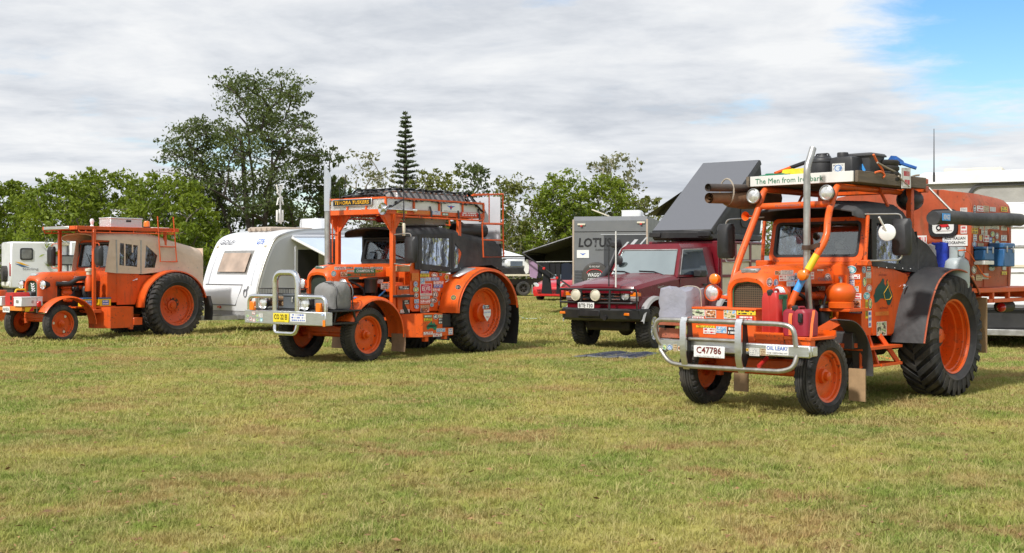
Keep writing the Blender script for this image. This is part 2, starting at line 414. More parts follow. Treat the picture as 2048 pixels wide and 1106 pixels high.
def mesh_grille(name, wire, gap, scale):
    N = NT(name); oc = N.n('ShaderNodeTexCoord').outputs['Object']; s3 = N.n('ShaderNodeSeparateXYZ'); N.l(oc, s3.inputs[0])
    fy = N.math('FRACT', N.math('MULTIPLY', s3.outputs[1], scale)); fz = N.math('FRACT', N.math('MULTIPLY', s3.outputs[2], scale))
    h = N.math('MAXIMUM', N.math('GREATER_THAN', fy, .62), N.math('GREATER_THAN', fz, .62))
    N.bsdf(N.mix(h, gap, wire), .55, 0, .4, N.bump(h, .8, .01)); return N.m
mgrille = mesh_grille('wire_mesh', (.11, .085, .05), (.014, .012, .010), 42)
mgrilleg = mesh_grille('green_wire_mesh', (.035, .05, .035), (.014, .018, .014), 70)

# sticker print: lines of small lettering, picture blocks and rings
def sticker_mat(name, base, ink, style='text', rows=3, freq=14, ink2=None):
    N = NT(name); uv = N.n('ShaderNodeUVMap').outputs[0]; s3 = N.n('ShaderNodeSeparateXYZ'); N.l(uv, s3.inputs[0])
    u, v = s3.outputs[0], s3.outputs[1]; rnd = N.n('ShaderNodeObjectInfo').outputs['Random']; sd_ = N.math('MULTIPLY', rnd, 91.0)
    vr = N.math('MULTIPLY', v, float(rows)); row = N.math('FLOOR', vr); fr = N.math('FRACT', vr)
    cm = N.n('ShaderNodeCombineXYZ'); N.l(N.math('MULTIPLY', u, float(freq)), cm.inputs[0]); N.l(N.math('MULTIPLY', row, 7.31), cm.inputs[1]); N.l(sd_, cm.inputs[2])
    let = N.math('GREATER_THAN', N.noise(cm.outputs[0], 1.6, 1), .46)
    band = N.math('MULTIPLY', N.math('GREATER_THAN', fr, .22), N.math('LESS_THAN', fr, .80))
    du = N.math('ABSOLUTE', N.math('SUBTRACT', u, .5)); dv = N.math('ABSOLUTE', N.math('SUBTRACT', v, .5))
    ins = N.math('MULTIPLY', N.math('LESS_THAN', du, .42), N.math('LESS_THAN', dv, .42))
    txtm = N.math('MULTIPLY', N.math('MULTIPLY', let, band), ins)
    c2 = N.n('ShaderNodeCombineXYZ'); N.l(u, c2.inputs[0]); N.l(v, c2.inputs[1]); N.l(sd_, c2.inputs[2])
    pic = N.noise(c2.outputs[0], 3.2, 4, .6)
    if style == 'text': c = N.mix(txtm, base, ink)
    elif style == 'photo':
        c = N.mix(N.rng(pic, .40, .47), base, ink); c = N.mix(N.rng(pic, .52, .58), c, ink2 or (.05, .1, .03))
        c = N.mix(N.math('GREATER_THAN', N.math('MAXIMUM', du, dv), .455), c, (.75, .75, .72))
    else:
        r = N.math('SQRT', N.math('ADD', N.math('MULTIPLY', du, du), N.math('MULTIPLY', dv, dv)))
        c = N.mix(N.rng(pic, .5, .56), base, ink2 or ink); c = N.mix(N.math('GREATER_THAN', r, .34), c, ink)
        c = N.mix(N.math('GREATER_THAN', r, .44), c, (.78, .78, .76))
    c = N.mix(N.math('MULTIPLY', N.rng(pic, .45, .8), .12), c, (.3, .25, .2))
    N.bsdf(c, .4, 0, .4); MATS[name] = N.m; return N.m
W_ = (.78, .78, .76)
ST = {
 'wk': sticker_mat('white_black_print', W_, (.03, .03, .04), rows=3), 'wr': sticker_mat('white_red_print', W_, (.55, .03, .04), rows=2, freq=9),
 'wb': sticker_mat('white_blue_print', W_, (.04, .1, .45), rows=3, freq=11), 'wg': sticker_mat('white_grey_print', (.68, .67, .63), (.25, .25, .27), rows=4, freq=12),
 'yk': sticker_mat('yellow_black_print', (.82, .60, .03), (.03, .03, .03), rows=2, freq=10), 'bw': sticker_mat('blue_white_print', (.03, .16, .52), W_, rows=2),
 'rw': sticker_mat('red_white_print', (.58, .03, .03), W_, rows=2), 'kw': sticker_mat('black_white_print', (.02, .02, .025), W_, rows=2, freq=8),
 'gw': sticker_mat('green_white_print', (.02, .2, .09), W_, rows=1, freq=13), 'go': sticker_mat('green_orange_print', (.02, .14, .05), (.6, .1, .01), rows=1, freq=16),
 'tk': sticker_mat('tan_brown_print', (.55, .45, .28), (.2, .1, .05), rows=3), 'ow': sticker_mat('orange_pale_print', (.75, .22, .03), (.55, .14, .02), rows=5),
 'ph1': sticker_mat('landscape_print', (.18, .42, .75), (.70, .55, .30), 'photo', ink2=(.12, .16, .04)), 'ph2': sticker_mat('warm_picture_print', (.72, .68, .58), (.55, .2, .06), 'photo', ink2=(.06, .05, .04)),
 'ph3': sticker_mat('green_picture_print', (.1, .35, .08), (.7, .68, .5), 'photo', ink2=(.05, .07, .04)), 'ph4': sticker_mat('blue_picture_print', (.66, .74, .8), (.06, .3, .6), 'photo', ink2=(.6, .6, .6)),
 'rk': sticker_mat('white_black_roundel', W_, (.04, .04, .05), 'ring'), 'rb': sticker_mat('blue_roundel', (.6, .66, .72), (.05, .16, .42), 'ring'),
 'rr': sticker_mat('red_roundel', W_, (.5, .04, .04), 'ring', ink2=(.1, .1, .12)), 'rg': sticker_mat('green_roundel', (.75, .7, .3), (.06, .28, .12), 'ring'),
 'ra': sticker_mat('teal_roundel', (.65, .78, .78), (.04, .38, .48), 'ring'), 'ro': sticker_mat('amber_roundel', (.8, .5, .04), (.65, .35, .08), 'ring', ink2=(.05, .04, .04)),
}
def sticker(par, c, r, u, w, h, m, oval=False, name='sticker', lift=.003):
    r, u = Vector(r).normalized(), Vector(u).normalized(); n = r.cross(u).normalized()
    u = n.cross(r); c = Vector(c) + n * lift; o3 = OFF.get(par.name)
    if o3 is not None: c = c - o3
    me = bpy.data.meshes.new(name)
    q = [(math.cos(a) / 2, math.sin(a) / 2) for a in [2 * math.pi * i / 18 for i in range(18)]] if oval else [(-.5, -.5), (.5, -.5), (.5, .5), (-.5, .5)]
    me.from_pydata([c + r * (w * a) + u * (h * b) for a, b in q], [], [tuple(range(len(q)))])
    uvl = me.uv_layers.new(name='UVMap')
    for i, (a, b) in enumerate(q): uvl.data[i].uv = (a + .5, b + .5)
    me.materials.append(ST[m] if isinstance(m, str) else m)
    o = bpy.data.objects.new(name, me); COL.objects.link(o); o.parent = par
    if o3 is not None: OFF[o.name] = o3
    return o
def text(par, s, c, r, u, h, m, w=None, shear=0., bold=0., name='lettering', lift=.006, thick=.002, smallcaps=1.):
    """real lettering: glyph outlines turned into a mesh, h tall and (if given) w wide, centred on c"""
    cu = bpy.data.curves.new(name, 'FONT'); cu.body = s; cu.size = 1; cu.shear = shear; cu.offset = bold; cu.resolution_u = 2; cu.extrude = 0
    ob = bpy.data.objects.new(name, cu); COL.objects.link(ob)
    me = bpy.data.meshes.new_from_object(ob.evaluated_get(bpy.context.evaluated_depsgraph_get()))
    bpy.data.objects.remove(ob); bpy.data.curves.remove(cu); me.name = name
    co = np.empty(len(me.vertices) * 3); me.vertices.foreach_get('co', co); co = co.reshape(-1, 3)
    lo, hi = co.min(0), co.max(0)
    sy = h / (hi[1] - lo[1]); sxx = (w / (hi[0] - lo[0])) if w else sy
    a = (co[:, 0] - (lo[0] + hi[0]) / 2) * sxx; b = (co[:, 1] - (lo[1] + hi[1]) / 2) * sy
    r, u = Vector(r).normalized(), Vector(u).normalized(); n = r.cross(u).normalized(); u = n.cross(r)
    c = Vector(c) + n * lift; o3 = OFF.get(par.name)
    if o3 is not None: c = c - o3
    P = np.array(c)[None] + a[:, None] * np.array(r)[None] + b[:, None] * np.array(u)[None]
    me.vertices.foreach_set('co', P.reshape(-1)); me.materials.clear(); me.materials.append(m); me.update()
    o = bpy.data.objects.new(name, me); COL.objects.link(o); o.parent = par
    if o3 is not None: OFF[o.name] = o3
    return o
# ------------------------------------------------------------------ ground and grass
def grass_colour(N, pos, fine=True):
    big = N.noise(pos, .16, 4, .6); mid = N.noise(N.vec(pos, off=(31, 7, 0)), .55, 5, .62, .4); sm = N.noise(N.vec(pos, off=(5, 71, 0)), 2.6, 5, .65, .5)
    c = N.mix(N.rng(mid, .40, .60), (.20, .28, .040), (.50, .435, .125))
    c = N.mix(N.rng(big, .50, .64, 0, .7), c, (.20, .32, .040))
    c = N.mix(N.rng(sm, .48, .64, 0, .65), c, (.50, .41, .17))
    br = N.math('MULTIPLY', N.rng(N.noise(N.vec(pos, (.75, 1.25, 1), (17, 3, 0)), .95, 6, .7, .6), .505, .60), N.rng(big, .38, .58, .35, 1))
    return N.mix(N.math('MULTIPLY', br, .95), c, (.45, .25, .13)), br
def ground_mat():
    N = NT('dry_lawn_soil'); g = N.n('ShaderNodeNewGeometry').outputs['Position']
    c, br = grass_colour(N, g)
    f = N.noise(g, 30, 4, .7); c = N.mix(N.rng(f, .28, .66, .15, .9), c, N.mix(.5, c, (.10, .085, .03)))
    N.bsdf(c, .95, 0, .1, N.bump(N.noise(g, 24, 4, .7), .6, .03)); return N.m
def blade_mat():
    N = NT('grass_blade'); g = N.n('ShaderNodeNewGeometry').outputs['Position']
    c, br = grass_colour(N, g); rnd = N.n('ShaderNodeObjectInfo').outputs['Random']
    c = N.mix(N.rng(rnd, .0, 1., 0, .8), c, N.mix(N.math('GREATER_THAN', rnd, .72), N.mix(.5, c, (.16, .24, .035)), (.50, .43, .19)))
    c = N.mix(.14, c, (.62, .6, .3))
    d = N.n('ShaderNodeBsdfDiffuse'); N.l(c, d.inputs[0]); t = N.n('ShaderNodeBsdfTranslucent'); N.l(c, t.inputs[0])
    m = N.n('ShaderNodeMixShader'); m.inputs[0].default_value = .3; N.l(d.outputs[0], m.inputs[1]); N.l(t.outputs[0], m.inputs[2]); N.l(m.outputs[0], N.out.inputs[0]); return N.m
gmat, bmat_ = ground_mat(), blade_mat()
g = MB()
ys = [-60, 0, 6, 15, 30, 60, 120, 400, 3000]; xs = [-3000, -300, -60, -20, 0, 20, 60, 300, 3000]
vs = [(x, y, 0) for y in ys for x in xs]
g.add(vs, [(j * 9 + i, j * 9 + i + 1, (j + 1) * 9 + i + 1, (j + 1) * 9 + i) for j in range(8) for i in range(8)])
ground = g.build('ground', gmat, None, smooth=False, kind='structure')

def tuft_mesh(seed, n, h, spread, w):
    r = random.Random(seed); vs = []; fs = []
    for i in range(n):
        a = r.uniform(0, 6.283); d = spread * math.sqrt(r.random()); x, y = d * math.cos(a), d * math.sin(a)
        b = r.uniform(0, 6.283); hh = h * r.uniform(.35, 1.); lean = hh * r.uniform(.3, 2.0); ww = w * r.uniform(.6, 1.2)
        px, py = -math.sin(b) * ww, math.cos(b) * ww; lx, ly = math.cos(b) * lean, math.sin(b) * lean; o = len(vs)
        vs += [(x - px, y - py, -.004), (x + px, y + py, -.004), (x + px * .7 + lx * .4, y + py * .7 + ly * .4, hh * .6), (x - px * .7 + lx * .4, y - py * .7 + ly * .4, hh * .6), (x + lx, y + ly, hh * .92)]
        fs += [(o, o + 1, o + 2, o + 3), (o + 3, o + 2, o + 4)]
    me = bpy.data.meshes.new('grass_tuft'); me.from_pydata(vs, [], fs); me.materials.append(bmat_); return me
def grass_patch(y0, y1, dens, n, h, spread, w, seed):
    k0, k1 = .46, .46
    me = bpy.data.meshes.new('lawn_grass')
    me.from_pydata([(-k0 * y0 - .5, y0, 0), (k0 * y0 + .5, y0, 0), (k1 * y1 + .5, y1, 0), (-k1 * y1 - .5, y1, 0)], [], [(0, 1, 2, 3)])
    o = bpy.data.objects.new('lawn_grass', me); COL.objects.link(o); o['kind'] = 'stuff'; o['label'] = 'short patchy green and straw coloured lawn grass'; o['category'] = 'grass'
    ng = bpy.data.node_groups.new('lawn', 'GeometryNodeTree')
    ng.interface.new_socket('Geometry', in_out='INPUT', socket_type='NodeSocketGeometry'); ng.interface.new_socket('Geometry', in_out='OUTPUT', socket_type='NodeSocketGeometry')
    A = ng.nodes.new; L = ng.links.new
    gi, go = A('NodeGroupInput'), A('NodeGroupOutput'); dp = A('GeometryNodeDistributePointsOnFaces'); dp.inputs['Density'].default_value = dens; dp.inputs['Seed'].default_value = seed
    pos = A('GeometryNodeInputPosition'); nz = A('ShaderNodeTexNoise'); nz.inputs['Scale'].default_value = .9; nz.inputs['Detail'].default_value = 4
    nz.inputs['Scale'].default_value = .95; nz.inputs['Detail'].default_value = 6; nz.inputs['Roughness'].default_value = .7; nz.inputs['Distortion'].default_value = .6
    ma = A('ShaderNodeVectorMath'); ma.operation = 'MULTIPLY_ADD'; ma.inputs[1].default_value = (.75, 1.25, 1); ma.inputs[2].default_value = (17, 3, 0); L(pos.outputs[0], ma.inputs[0]); L(ma.outputs[0], nz.inputs['Vector'])
    mr = A('ShaderNodeMapRange'); mr.inputs[1].default_value = .49; mr.inputs[2].default_value = .60; mr.inputs[3].default_value = dens; mr.inputs[4].default_value = dens * .28
    L(nz.outputs[0], mr.inputs[0]); L(mr.outputs[0], dp.inputs['Density'])
    L(gi.outputs[0], dp.inputs['Mesh']); join = A('GeometryNodeJoinGeometry')
    for t in range(5):
        ob = bpy.data.objects.new('grass_tuft', tuft_mesh(seed * 10 + t, n, h, spread, w))
        oi = A('GeometryNodeObjectInfo'); oi.inputs['Object'].default_value = ob; oi.inputs['As Instance'].default_value = True
        ins = A('GeometryNodeInstanceOnPoints'); rv = A('FunctionNodeRandomValue'); rv.data_type = 'INT'; rv.inputs[4].default_value = 0; rv.inputs[5].default_value = 4
        cmp_ = A('FunctionNodeCompare'); cmp_.data_type = 'INT'; cmp_.operation = 'EQUAL'; L(rv.outputs[2], cmp_.inputs[2]); cmp_.inputs[3].default_value = t
        L(dp.outputs[0], ins.inputs['Points']); L(cmp_.outputs[0], ins.inputs['Selection']); L(oi.outputs['Geometry'], ins.inputs['Instance'])
        rr = A('FunctionNodeRandomValue'); rr.data_type = 'FLOAT_VECTOR'; rr.inputs[0].default_value = (-.15, -.15, 0); rr.inputs[1].default_value = (.15, .15, 6.283); rr.inputs['Seed'].default_value = 3
        L(rr.outputs[0], ins.inputs['Rotation'])
        rs = A('FunctionNodeRandomValue'); rs.inputs[2].default_value = .55; rs.inputs[3].default_value = 1.25; rs.inputs['Seed'].default_value = 9; L(rs.outputs[1], ins.inputs['Scale'])
        L(ins.outputs[0], join.inputs[0])
    L(join.outputs[0], go.inputs[0])
    md = o.modifiers.new('grass', 'NODES'); md.node_group = ng; return o
grass_patch(5.8, 12, 560, 20, .05, .06, .0026, 1)
grass_patch(12, 24, 260, 20, .048, .09, .004, 2)
grass_patch(24, 62, 34, 26, .08, .2, .010, 3)

grass_patch(5.8, 15, 2.6, 26, .105, .075, .0042, 4)
grass_patch(5.8, 20, 9, 12, .085, .10, .0032, 5)
def leaf_litter():
    r = random.Random(12); vs = []; fs = []
    for i in range(1500):
        y = 5.9 + 12 * r.random() ** 1.3; x = r.uniform(-.46, .46) * y; a = r.uniform(0, 6.28); s = r.uniform(.014, .034); z = r.uniform(.012, .04); dx, dy = math.cos(a) * s, math.sin(a) * s; k = r.uniform(.25, .45); o = len(vs)
        vs += [(x - dx, y - dy, z), (x + dy * k, y - dx * k, z + r.uniform(-.008, .014)), (x + dx, y + dy, z + r.uniform(-.01, .012)), (x - dy * k, y + dx * k, z + r.uniform(-.008, .014))]; fs.append((o, o + 1, o + 2, o + 3))
    q = MB(); q.add(vs, fs); o = q.build('leaf_litter', mat('dead_leaf', (.26, .15, .07), .9, var=.5, scale=3), None, smooth=False, kind='stuff', recalc=False); o['label'] = 'scattered small dead leaves on the lawn'; o['category'] = 'leaf litter'
leaf_litter()

# ------------------------------------------------------------------ trees
def leaf_mat(name, a, b, tr=.28):
    N = NT(name); rnd = N.n('ShaderNodeNewGeometry').outputs['Random Per Island']; oc = N.n('ShaderNodeTexCoord').outputs['Object']
    c = N.mix(N.math('ADD', N.math('MULTIPLY', rnd, .55), N.math('MULTIPLY', N.rng(N.noise(oc, .55, 3), .35, .65), .45)), a, b)
    d = N.bsdf(c, .55, 0, .35); t = N.n('ShaderNodeBsdfTranslucent'); N.l(N.mix(.5, c, (.2, .26, .02)), t.inputs[0])
    m = N.n('ShaderNodeMixShader'); m.inputs[0].default_value = tr; N.l(d.outputs[0], m.inputs[1]); N.l(t.outputs[0], m.inputs[2]); N.l(m.outputs[0], N.out.inputs[0]); return N.m
LM = {'bright': leaf_mat('bright_green_leaf', (.085, .15, .012), (.27, .33, .028), .4), 'gum': leaf_mat('gum_leaf', (.042, .068, .022), (.14, .175, .056)),
      'dark': leaf_mat('dark_green_leaf', (.028, .052, .014), (.085, .125, .028)), 'olive': leaf_mat('olive_green_leaf', (.075, .095, .020), (.22, .225, .048)),
      'pale': leaf_mat('pale_gum_leaf', (.12, .125, .06), (.27, .27, .13)), 'pine': leaf_mat('pine_needle', (.034, .054, .022), (.085, .115, .044), .15)}
BM = {'grey': mat('grey_bark', (.17, .15, .125), .9, var=.3, scale=3, bump=.5, bscale=12), 'dark': mat('dark_bark', (.06, .048, .04), .9, var=.3, scale=3, bump=.5, bscale=12), 'pale': mat('pale_bark', (.36, .33, .29), .85, var=.25, scale=3, bump=.3, bscale=10)}
def leaves(centres, radii, counts, size, seed, droop=.3, shell=.45, aspect=.42):
    r = np.random.RandomState(seed); P = []; S = []
    for c, rr, n in zip(centres, radii, counts):
        n = int(n); d = r.normal(size=(n, 3)); d /= np.linalg.norm(d, axis=1, keepdims=True) + 1e-9
        t = (shell + (1 - shell) * r.rand(n)) ** .8 * (1 + .18 * r.normal(size=n)); p = np.array(c) + d * t[:, None] * np.array(rr)
        P.append(p); S.append(np.full(n, size) * r.uniform(.55, 1.25, n))
    P = np.concatenate(P); S = np.concatenate(S); n = len(P)
    a = r.normal(size=(n, 3)); a[:, 2] -= droop; a /= np.linalg.norm(a, axis=1, keepdims=True)
    b = np.cross(a, r.normal(size=(n, 3))); b /= np.linalg.norm(b, axis=1, keepdims=True) + 1e-9
    L = a * S[:, None] * .5; Wd = b * S[:, None] * .5 * aspect
    co = np.stack([P - L, P + Wd - L * .1, P + L, P - Wd - L * .1], 1).reshape(-1, 3)
    return co
def leaf_object(co, name, m, parent):
    n = len(co) // 4; me = bpy.data.meshes.new(name)
    me.vertices.add(4 * n); me.vertices.foreach_set('co', co.astype(np.float32).reshape(-1))
    me.loops.add(4 * n); me.loops.foreach_set('vertex_index', np.arange(4 * n, dtype=np.int32))
    me.polygons.add(n); me.polygons.foreach_set('loop_start', np.arange(0, 4 * n, 4, dtype=np.int32))
    me.update(calc_edges=True); me.materials.append(m)
    o = bpy.data.objects.new(name, me); COL.objects.link(o); o.parent = parent; return o
def skeleton(h, tips, seed, r_tip=.018, stems=None, trunk_top=.55, lean=0.):
    """greedy branching: each clump is joined to the nearest lower limb; limb thickness follows the load"""
    r = random.Random(seed); nodes = []; par = []
    stems = stems or [(0, 0, 1.)]
    for sx_, sy_, top in stems:
        prev = -1; K = 7
        for i in range(K):
            t = i / (K - 1); j = .05 * h * t
            nodes.append(V(sx_ * h * t * .5 + r.uniform(-j, j) * .5 + lean * t * t * h, sy_ * h * t * .5 + r.uniform(-j, j) * .5, h * trunk_top * top * t)); par.append(prev if i else (-1 if not par else 0)); prev = len(nodes) - 1
    for tip in sorted(tips, key=lambda q: (V(*q) - V(0, 0, h * .3)).length):
        T = V(*tip); best = None; bi = 0
        for i, q in enumerate(nodes):
            d = T - q; L = d.length
            if L < 1e-3: continue
            cost = L * (1.0 + 1.1 * max(0, .25 - d.z / L)) + (.15 * h if q.z < h * .12 else 0)
            if best is None or cost < best: best, bi = cost, i
        q = nodes[bi]; d = T - q; m = max(2, int(d.length / (h * .07))); prev = bi
        for k in range(1, m + 1):
            t = k / m; p = q.lerp(T, t) + V(r.uniform(-1, 1), r.uniform(-1, 1), r.uniform(-.3, 1) * (1 - t)) * (.10 * d.length * (1 - abs(2 * t - 1)) * .7)
            nodes.append(p); par.append(prev); prev = len(nodes) - 1
    load = [0.] * len(nodes); ch = [0] * len(nodes)
    for i in range(len(nodes) - 1, -1, -1):
        if ch[i] == 0: load[i] += 1
        if par[i] >= 0: load[par[i]] += load[i]; ch[par[i]] += 1
    return nodes, par, load
def tree(name, label, x, y, h, w, kind, bark, seed, dens=1., leaf=.26, base=.32, nclump=26, fill=.5, stems=None, group=None, lean=0., shape='round', rtip=.022, droop=.3, clump=1., gap=.75):
    r = random.Random(seed); e = empty(name, label, 'tree', (x, y, 0), 0, group); tips = []; rad_ = []; cnt = []
    tries = 0
    while len(tips) < nclump and tries < 4000:
        tries += 1
        a = r.uniform(0, 6.283); t = r.random(); z = base + (1 - base) * t
        if shape == 'round': env = math.sin(math.pi * min(1, .12 + .86 * t) ** .85) ** .6
        elif shape == 'vase': env = min(1, .35 + .95 * t) * math.sqrt(max(0, 1 - ((t - .55) / .52) ** 2)) if t > .5 else min(1, .35 + 1.0 * t)
        else: env = 1.0 - .35 * t
        d = env * w * .5 * (fill + (1 - fill) * r.random()) if r.random() < .8 else env * w * .5 * r.random()
        q = (d * math.cos(a) + lean * h * t, d * math.sin(a), z * h * (.97 if t > .9 else 1))
        cr = (h * .075 + w * .05) * r.uniform(.65, 1.2) * clump
        if any((V(*q) - V(*p)).length < cr * gap for p in tips): continue
        tips.append(q); rad_.append((cr * r.uniform(.9, 1.35), cr * r.uniform(.9, 1.35), cr * r.uniform(.55, .85)))
        cnt.append(dens * 190 * (cr / (leaf * 3.6)) ** 2)
    # ragged sprays that break the outline
    extra = []
    for q, rr in list(zip(tips, rad_)):
        for _ in range(3):
            d = V(r.gauss(0, 1), r.gauss(0, 1), r.gauss(.2, .8)).normalized(); s = r.uniform(.9, 1.5)
            extra.append(((q[0] + d.x * rr[0] * s, q[1] + d.y * rr[1] * s, max(.4, q[2] + d.z * rr[2] * s)), tuple(v * r.uniform(.25, .42) for v in rr)))
    nodes, par, load = skeleton(h, tips, seed + 5, stems=stems, lean=lean)
    mb = MB()
    for i, p in enumerate(nodes):
        if par[i] < 0: continue
        q = nodes[par[i]]; r1 = rtip * load[i] ** .46; r0 = min(rtip * load[par[i]] ** .46, r1 * 1.6)
        mb.tube([q, p], [r0, r1], 6 if r1 > .06 else 4, caps=False)
    for c, rr in extra[::2]:
        n0 = min(nodes, key=lambda q: (q - V(*c)).length); mb.tube([n0, c], [rtip * .8, rtip * .3], 3, caps=False)
    mb.build('trunk', BM[bark], e, ang=60, recalc=False)
    C = tips + [c for c, _ in extra]; Rr = rad_ + [q for _, q in extra]; N_ = cnt + [dens * 26] * len(extra)
    if dens > 0: leaf_object(leaves(C, Rr, N_, leaf, seed, droop), 'crown', LM[kind], e)
    return e
def px_tree(name, label, px, wpx, top, d, kind, bark, seed, **k):
    return tree(name, label, (px - CXP) / FPX * d, d, EYE + (HYP - top) / FPX * d, wpx / FPX * d, kind, bark, seed, **k)
GT = 'trees beyond the parked vehicles'
px_tree('leafy_tree', 'low bright green tree at the left edge behind the white motorhomes', 10, 190, 362, 60, 'bright', 'grey', 11, base=.12, nclump=56, leaf=.24, group=GT, dens=1.15, clump=.85)
px_tree('leafy_tree', 'bright green feathery tree standing behind the tan canvas tractor roof', 120, 190, 352, 57, 'bright', 'grey', 12, base=.12, nclump=58, leaf=.24, group=GT, dens=1.15, clump=.85)
px_tree('leafy_tree', 'tallest of the bright green trees, behind the silver box on the left tractor', 222, 200, 334, 60, 'bright', 'grey', 13, base=.12, nclump=62, leaf=.24, group=GT, dens=1.15, clump=.85)
px_tree('leafy_tree', 'bright green tree with an upswept branch below the big gum', 318, 190, 343, 57, 'bright', 'grey', 14, base=.12, nclump=58, leaf=.24, group=GT, dens=1.15, clump=.85, lean=.03)
px_tree('leafy_tree', 'low bright green tree between tan canvas and caravan nose', 392, 150, 392, 55, 'bright', 'grey', 15, base=.08, nclump=50, leaf=.24, group=GT, dens=1.15, clump=.85)
px_tree('gum_tree', 'big tall gum tree with open crown and dark forked trunks', 508, 312, 134, 64, 'gum', 'dark', 23, base=.36, nclump=70, leaf=.22, fill=.3, stems=[(.0, 0, 1.35), (-.42, .1, 1.0), (.25, -.1, 1.2), (-.14, .2, 1.3), (.5, .1, .8)], group=GT, dens=.85, shape='round', rtip=.042, clump=.68, gap=1.12)
px_tree('gum_tree', 'narrow gum branching low at the right flank of the big gum', 640, 110, 285, 66, 'gum', 'dark', 22, base=.40, nclump=24, leaf=.30, fill=.3, group=GT, dens=.7, rtip=.03, clump=.75)
px_tree('gum_tree', 'gum with low spreading limbs at the left flank of the big gum', 398, 128, 236, 65, 'gum', 'dark', 52, base=.50, nclump=26, leaf=.22, fill=.3, group=GT, dens=.85, rtip=.034, clump=.8, gap=1.0, stems=[(.25, 0, 1.2), (-.1, .1, 1.1)])
px_tree('shady_tree', 'dark shady tree under the left side of the big gum', 455, 150, 415, 68, 'dark', 'dark', 23, base=.05, nclump=30, leaf=.3, group=GT)
px_tree('shady_tree', 'dark shady tree behind the white caravan antenna', 560, 160, 385, 70, 'dark', 'dark', 24, base=.05, nclump=32, leaf=.3, group=GT)
px_tree('shady_tree', 'dark shady tree behind the chrome exhaust stack', 655, 150, 372, 70, 'dark', 'dark', 25, base=.05, nclump=32, leaf=.3, group=GT)
px_tree('pale_gum', 'thin pale gum with wispy crown left of the pine', 742, 120, 298, 72, 'pale', 'pale', 26, base=.3, nclump=30, leaf=.26, fill=.3, group=GT, dens=.35, rtip=.03, clump=.8)
px_tree('olive_tree', 'olive green tree right of the pine behind the rack net', 868, 110, 338, 70, 'olive', 'grey', 27, base=.12, nclump=30, leaf=.28, group=GT, dens=.75)
px_tree('olive_tree', 'greyish gum with a flat top above the orange ladder frame', 938, 125, 328, 72, 'gum', 'grey', 28, base=.15, nclump=30, leaf=.28, fill=.35, group=GT, dens=.7)
px_tree('olive_tree', 'yellowish olive tree just right of the orange ladder', 1026, 130, 352, 80, 'olive', 'pale', 29, base=.15, nclump=32, leaf=.27, group=GT, dens=.75)
px_tree('leafy_tree', 'rounded mid green tree behind the black awning', 1105, 170, 385, 78, 'olive', 'grey', 30, base=.06, nclump=36, leaf=.27, group=GT, dens=1.)
px_tree('leafy_tree', 'rounded bright tree with two crowns left of the grey caravan', 1130, 150, 352, 76, 'bright', 'grey', 31, base=.2, nclump=36, leaf=.27, group=GT, dens=1.1)
px_tree('leafy_tree', 'dense green tree standing behind the grey caravan roof', 1215, 150, 352, 74, 'bright', 'grey', 32, base=.12, nclump=38, leaf=.27, group=GT, dens=1.1)
px_tree('pale_gum', 'tall sparse gum rising above the grey caravan', 1237, 120, 303, 76, 'pale', 'pale', 33, base=.45, nclump=34, leaf=.28, fill=.25, group=GT, dens=.42, rtip=.035, clump=.75, shape='vase')
px_tree('olive_tree', 'small olive tree beside the rooftop tent', 1300, 70, 392, 70, 'olive', 'grey', 34, base=.2, nclump=20, leaf=.27, group=GT, dens=.7)
px_tree('olive_tree', 'low olive tree far behind the rooftop tent', 1400, 170, 430, 80, 'olive', 'grey', 35, base=.1, nclump=26, leaf=.3, group=GT)
px_tree('olive_tree', 'low olive tree hidden behind the right tractor cab', 1580, 200, 428, 80, 'olive', 'grey', 36, base=.1, nclump=26, leaf=.3, group=GT)
px_tree('olive_tree', 'low olive tree behind the camper at the right', 1780, 200, 420, 80, 'olive', 'grey', 37, base=.1, nclump=26, leaf=.3, group=GT)
px_tree('bare_shrub', 'leafless grey shrub beside the orange ladder', 1040, 95, 425, 76, 'pale', 'pale', 38, base=.15, nclump=40, leaf=.2, group=GT, dens=0., rtip=.013)
px_tree('shady_tree', 'deep green tree filling the gap behind the white boxy caravan', 65, 180, 400, 72, 'dark', 'dark', 41, base=.05, nclump=34, leaf=.3, group=GT)
px_tree('shady_tree', 'deep green tree between the two tallest bright green trees', 175, 170, 392, 72, 'dark', 'dark', 42, base=.05, nclump=34, leaf=.3, group=GT)
px_tree('shady_tree', 'deep green tree behind the ladder of the left tractor', 290, 180, 395, 72, 'dark', 'dark', 43, base=.05, nclump=34, leaf=.3, group=GT)
px_tree('shady_tree', 'deep green tree behind the gap left of the big gum', 370, 150, 410, 72, 'dark', 'dark', 44, base=.05, nclump=34, leaf=.3, group=GT)
px_tree('shady_tree', 'deep green tree low behind the netted roof rack', 780, 190, 405, 80, 'dark', 'dark', 45, base=.05, nclump=34, leaf=.3, group=GT)
px_tree('shady_tree', 'deep green tree low between ladder and black awning', 980, 190, 415, 86, 'dark', 'dark', 46, base=.05, nclump=34, leaf=.3, group=GT)
px_tree('shady_tree', 'deep green tree low behind the grey box caravan', 1170, 190, 405, 86, 'dark', 'dark', 47, base=.05, nclump=34, leaf=.3, group=GT)
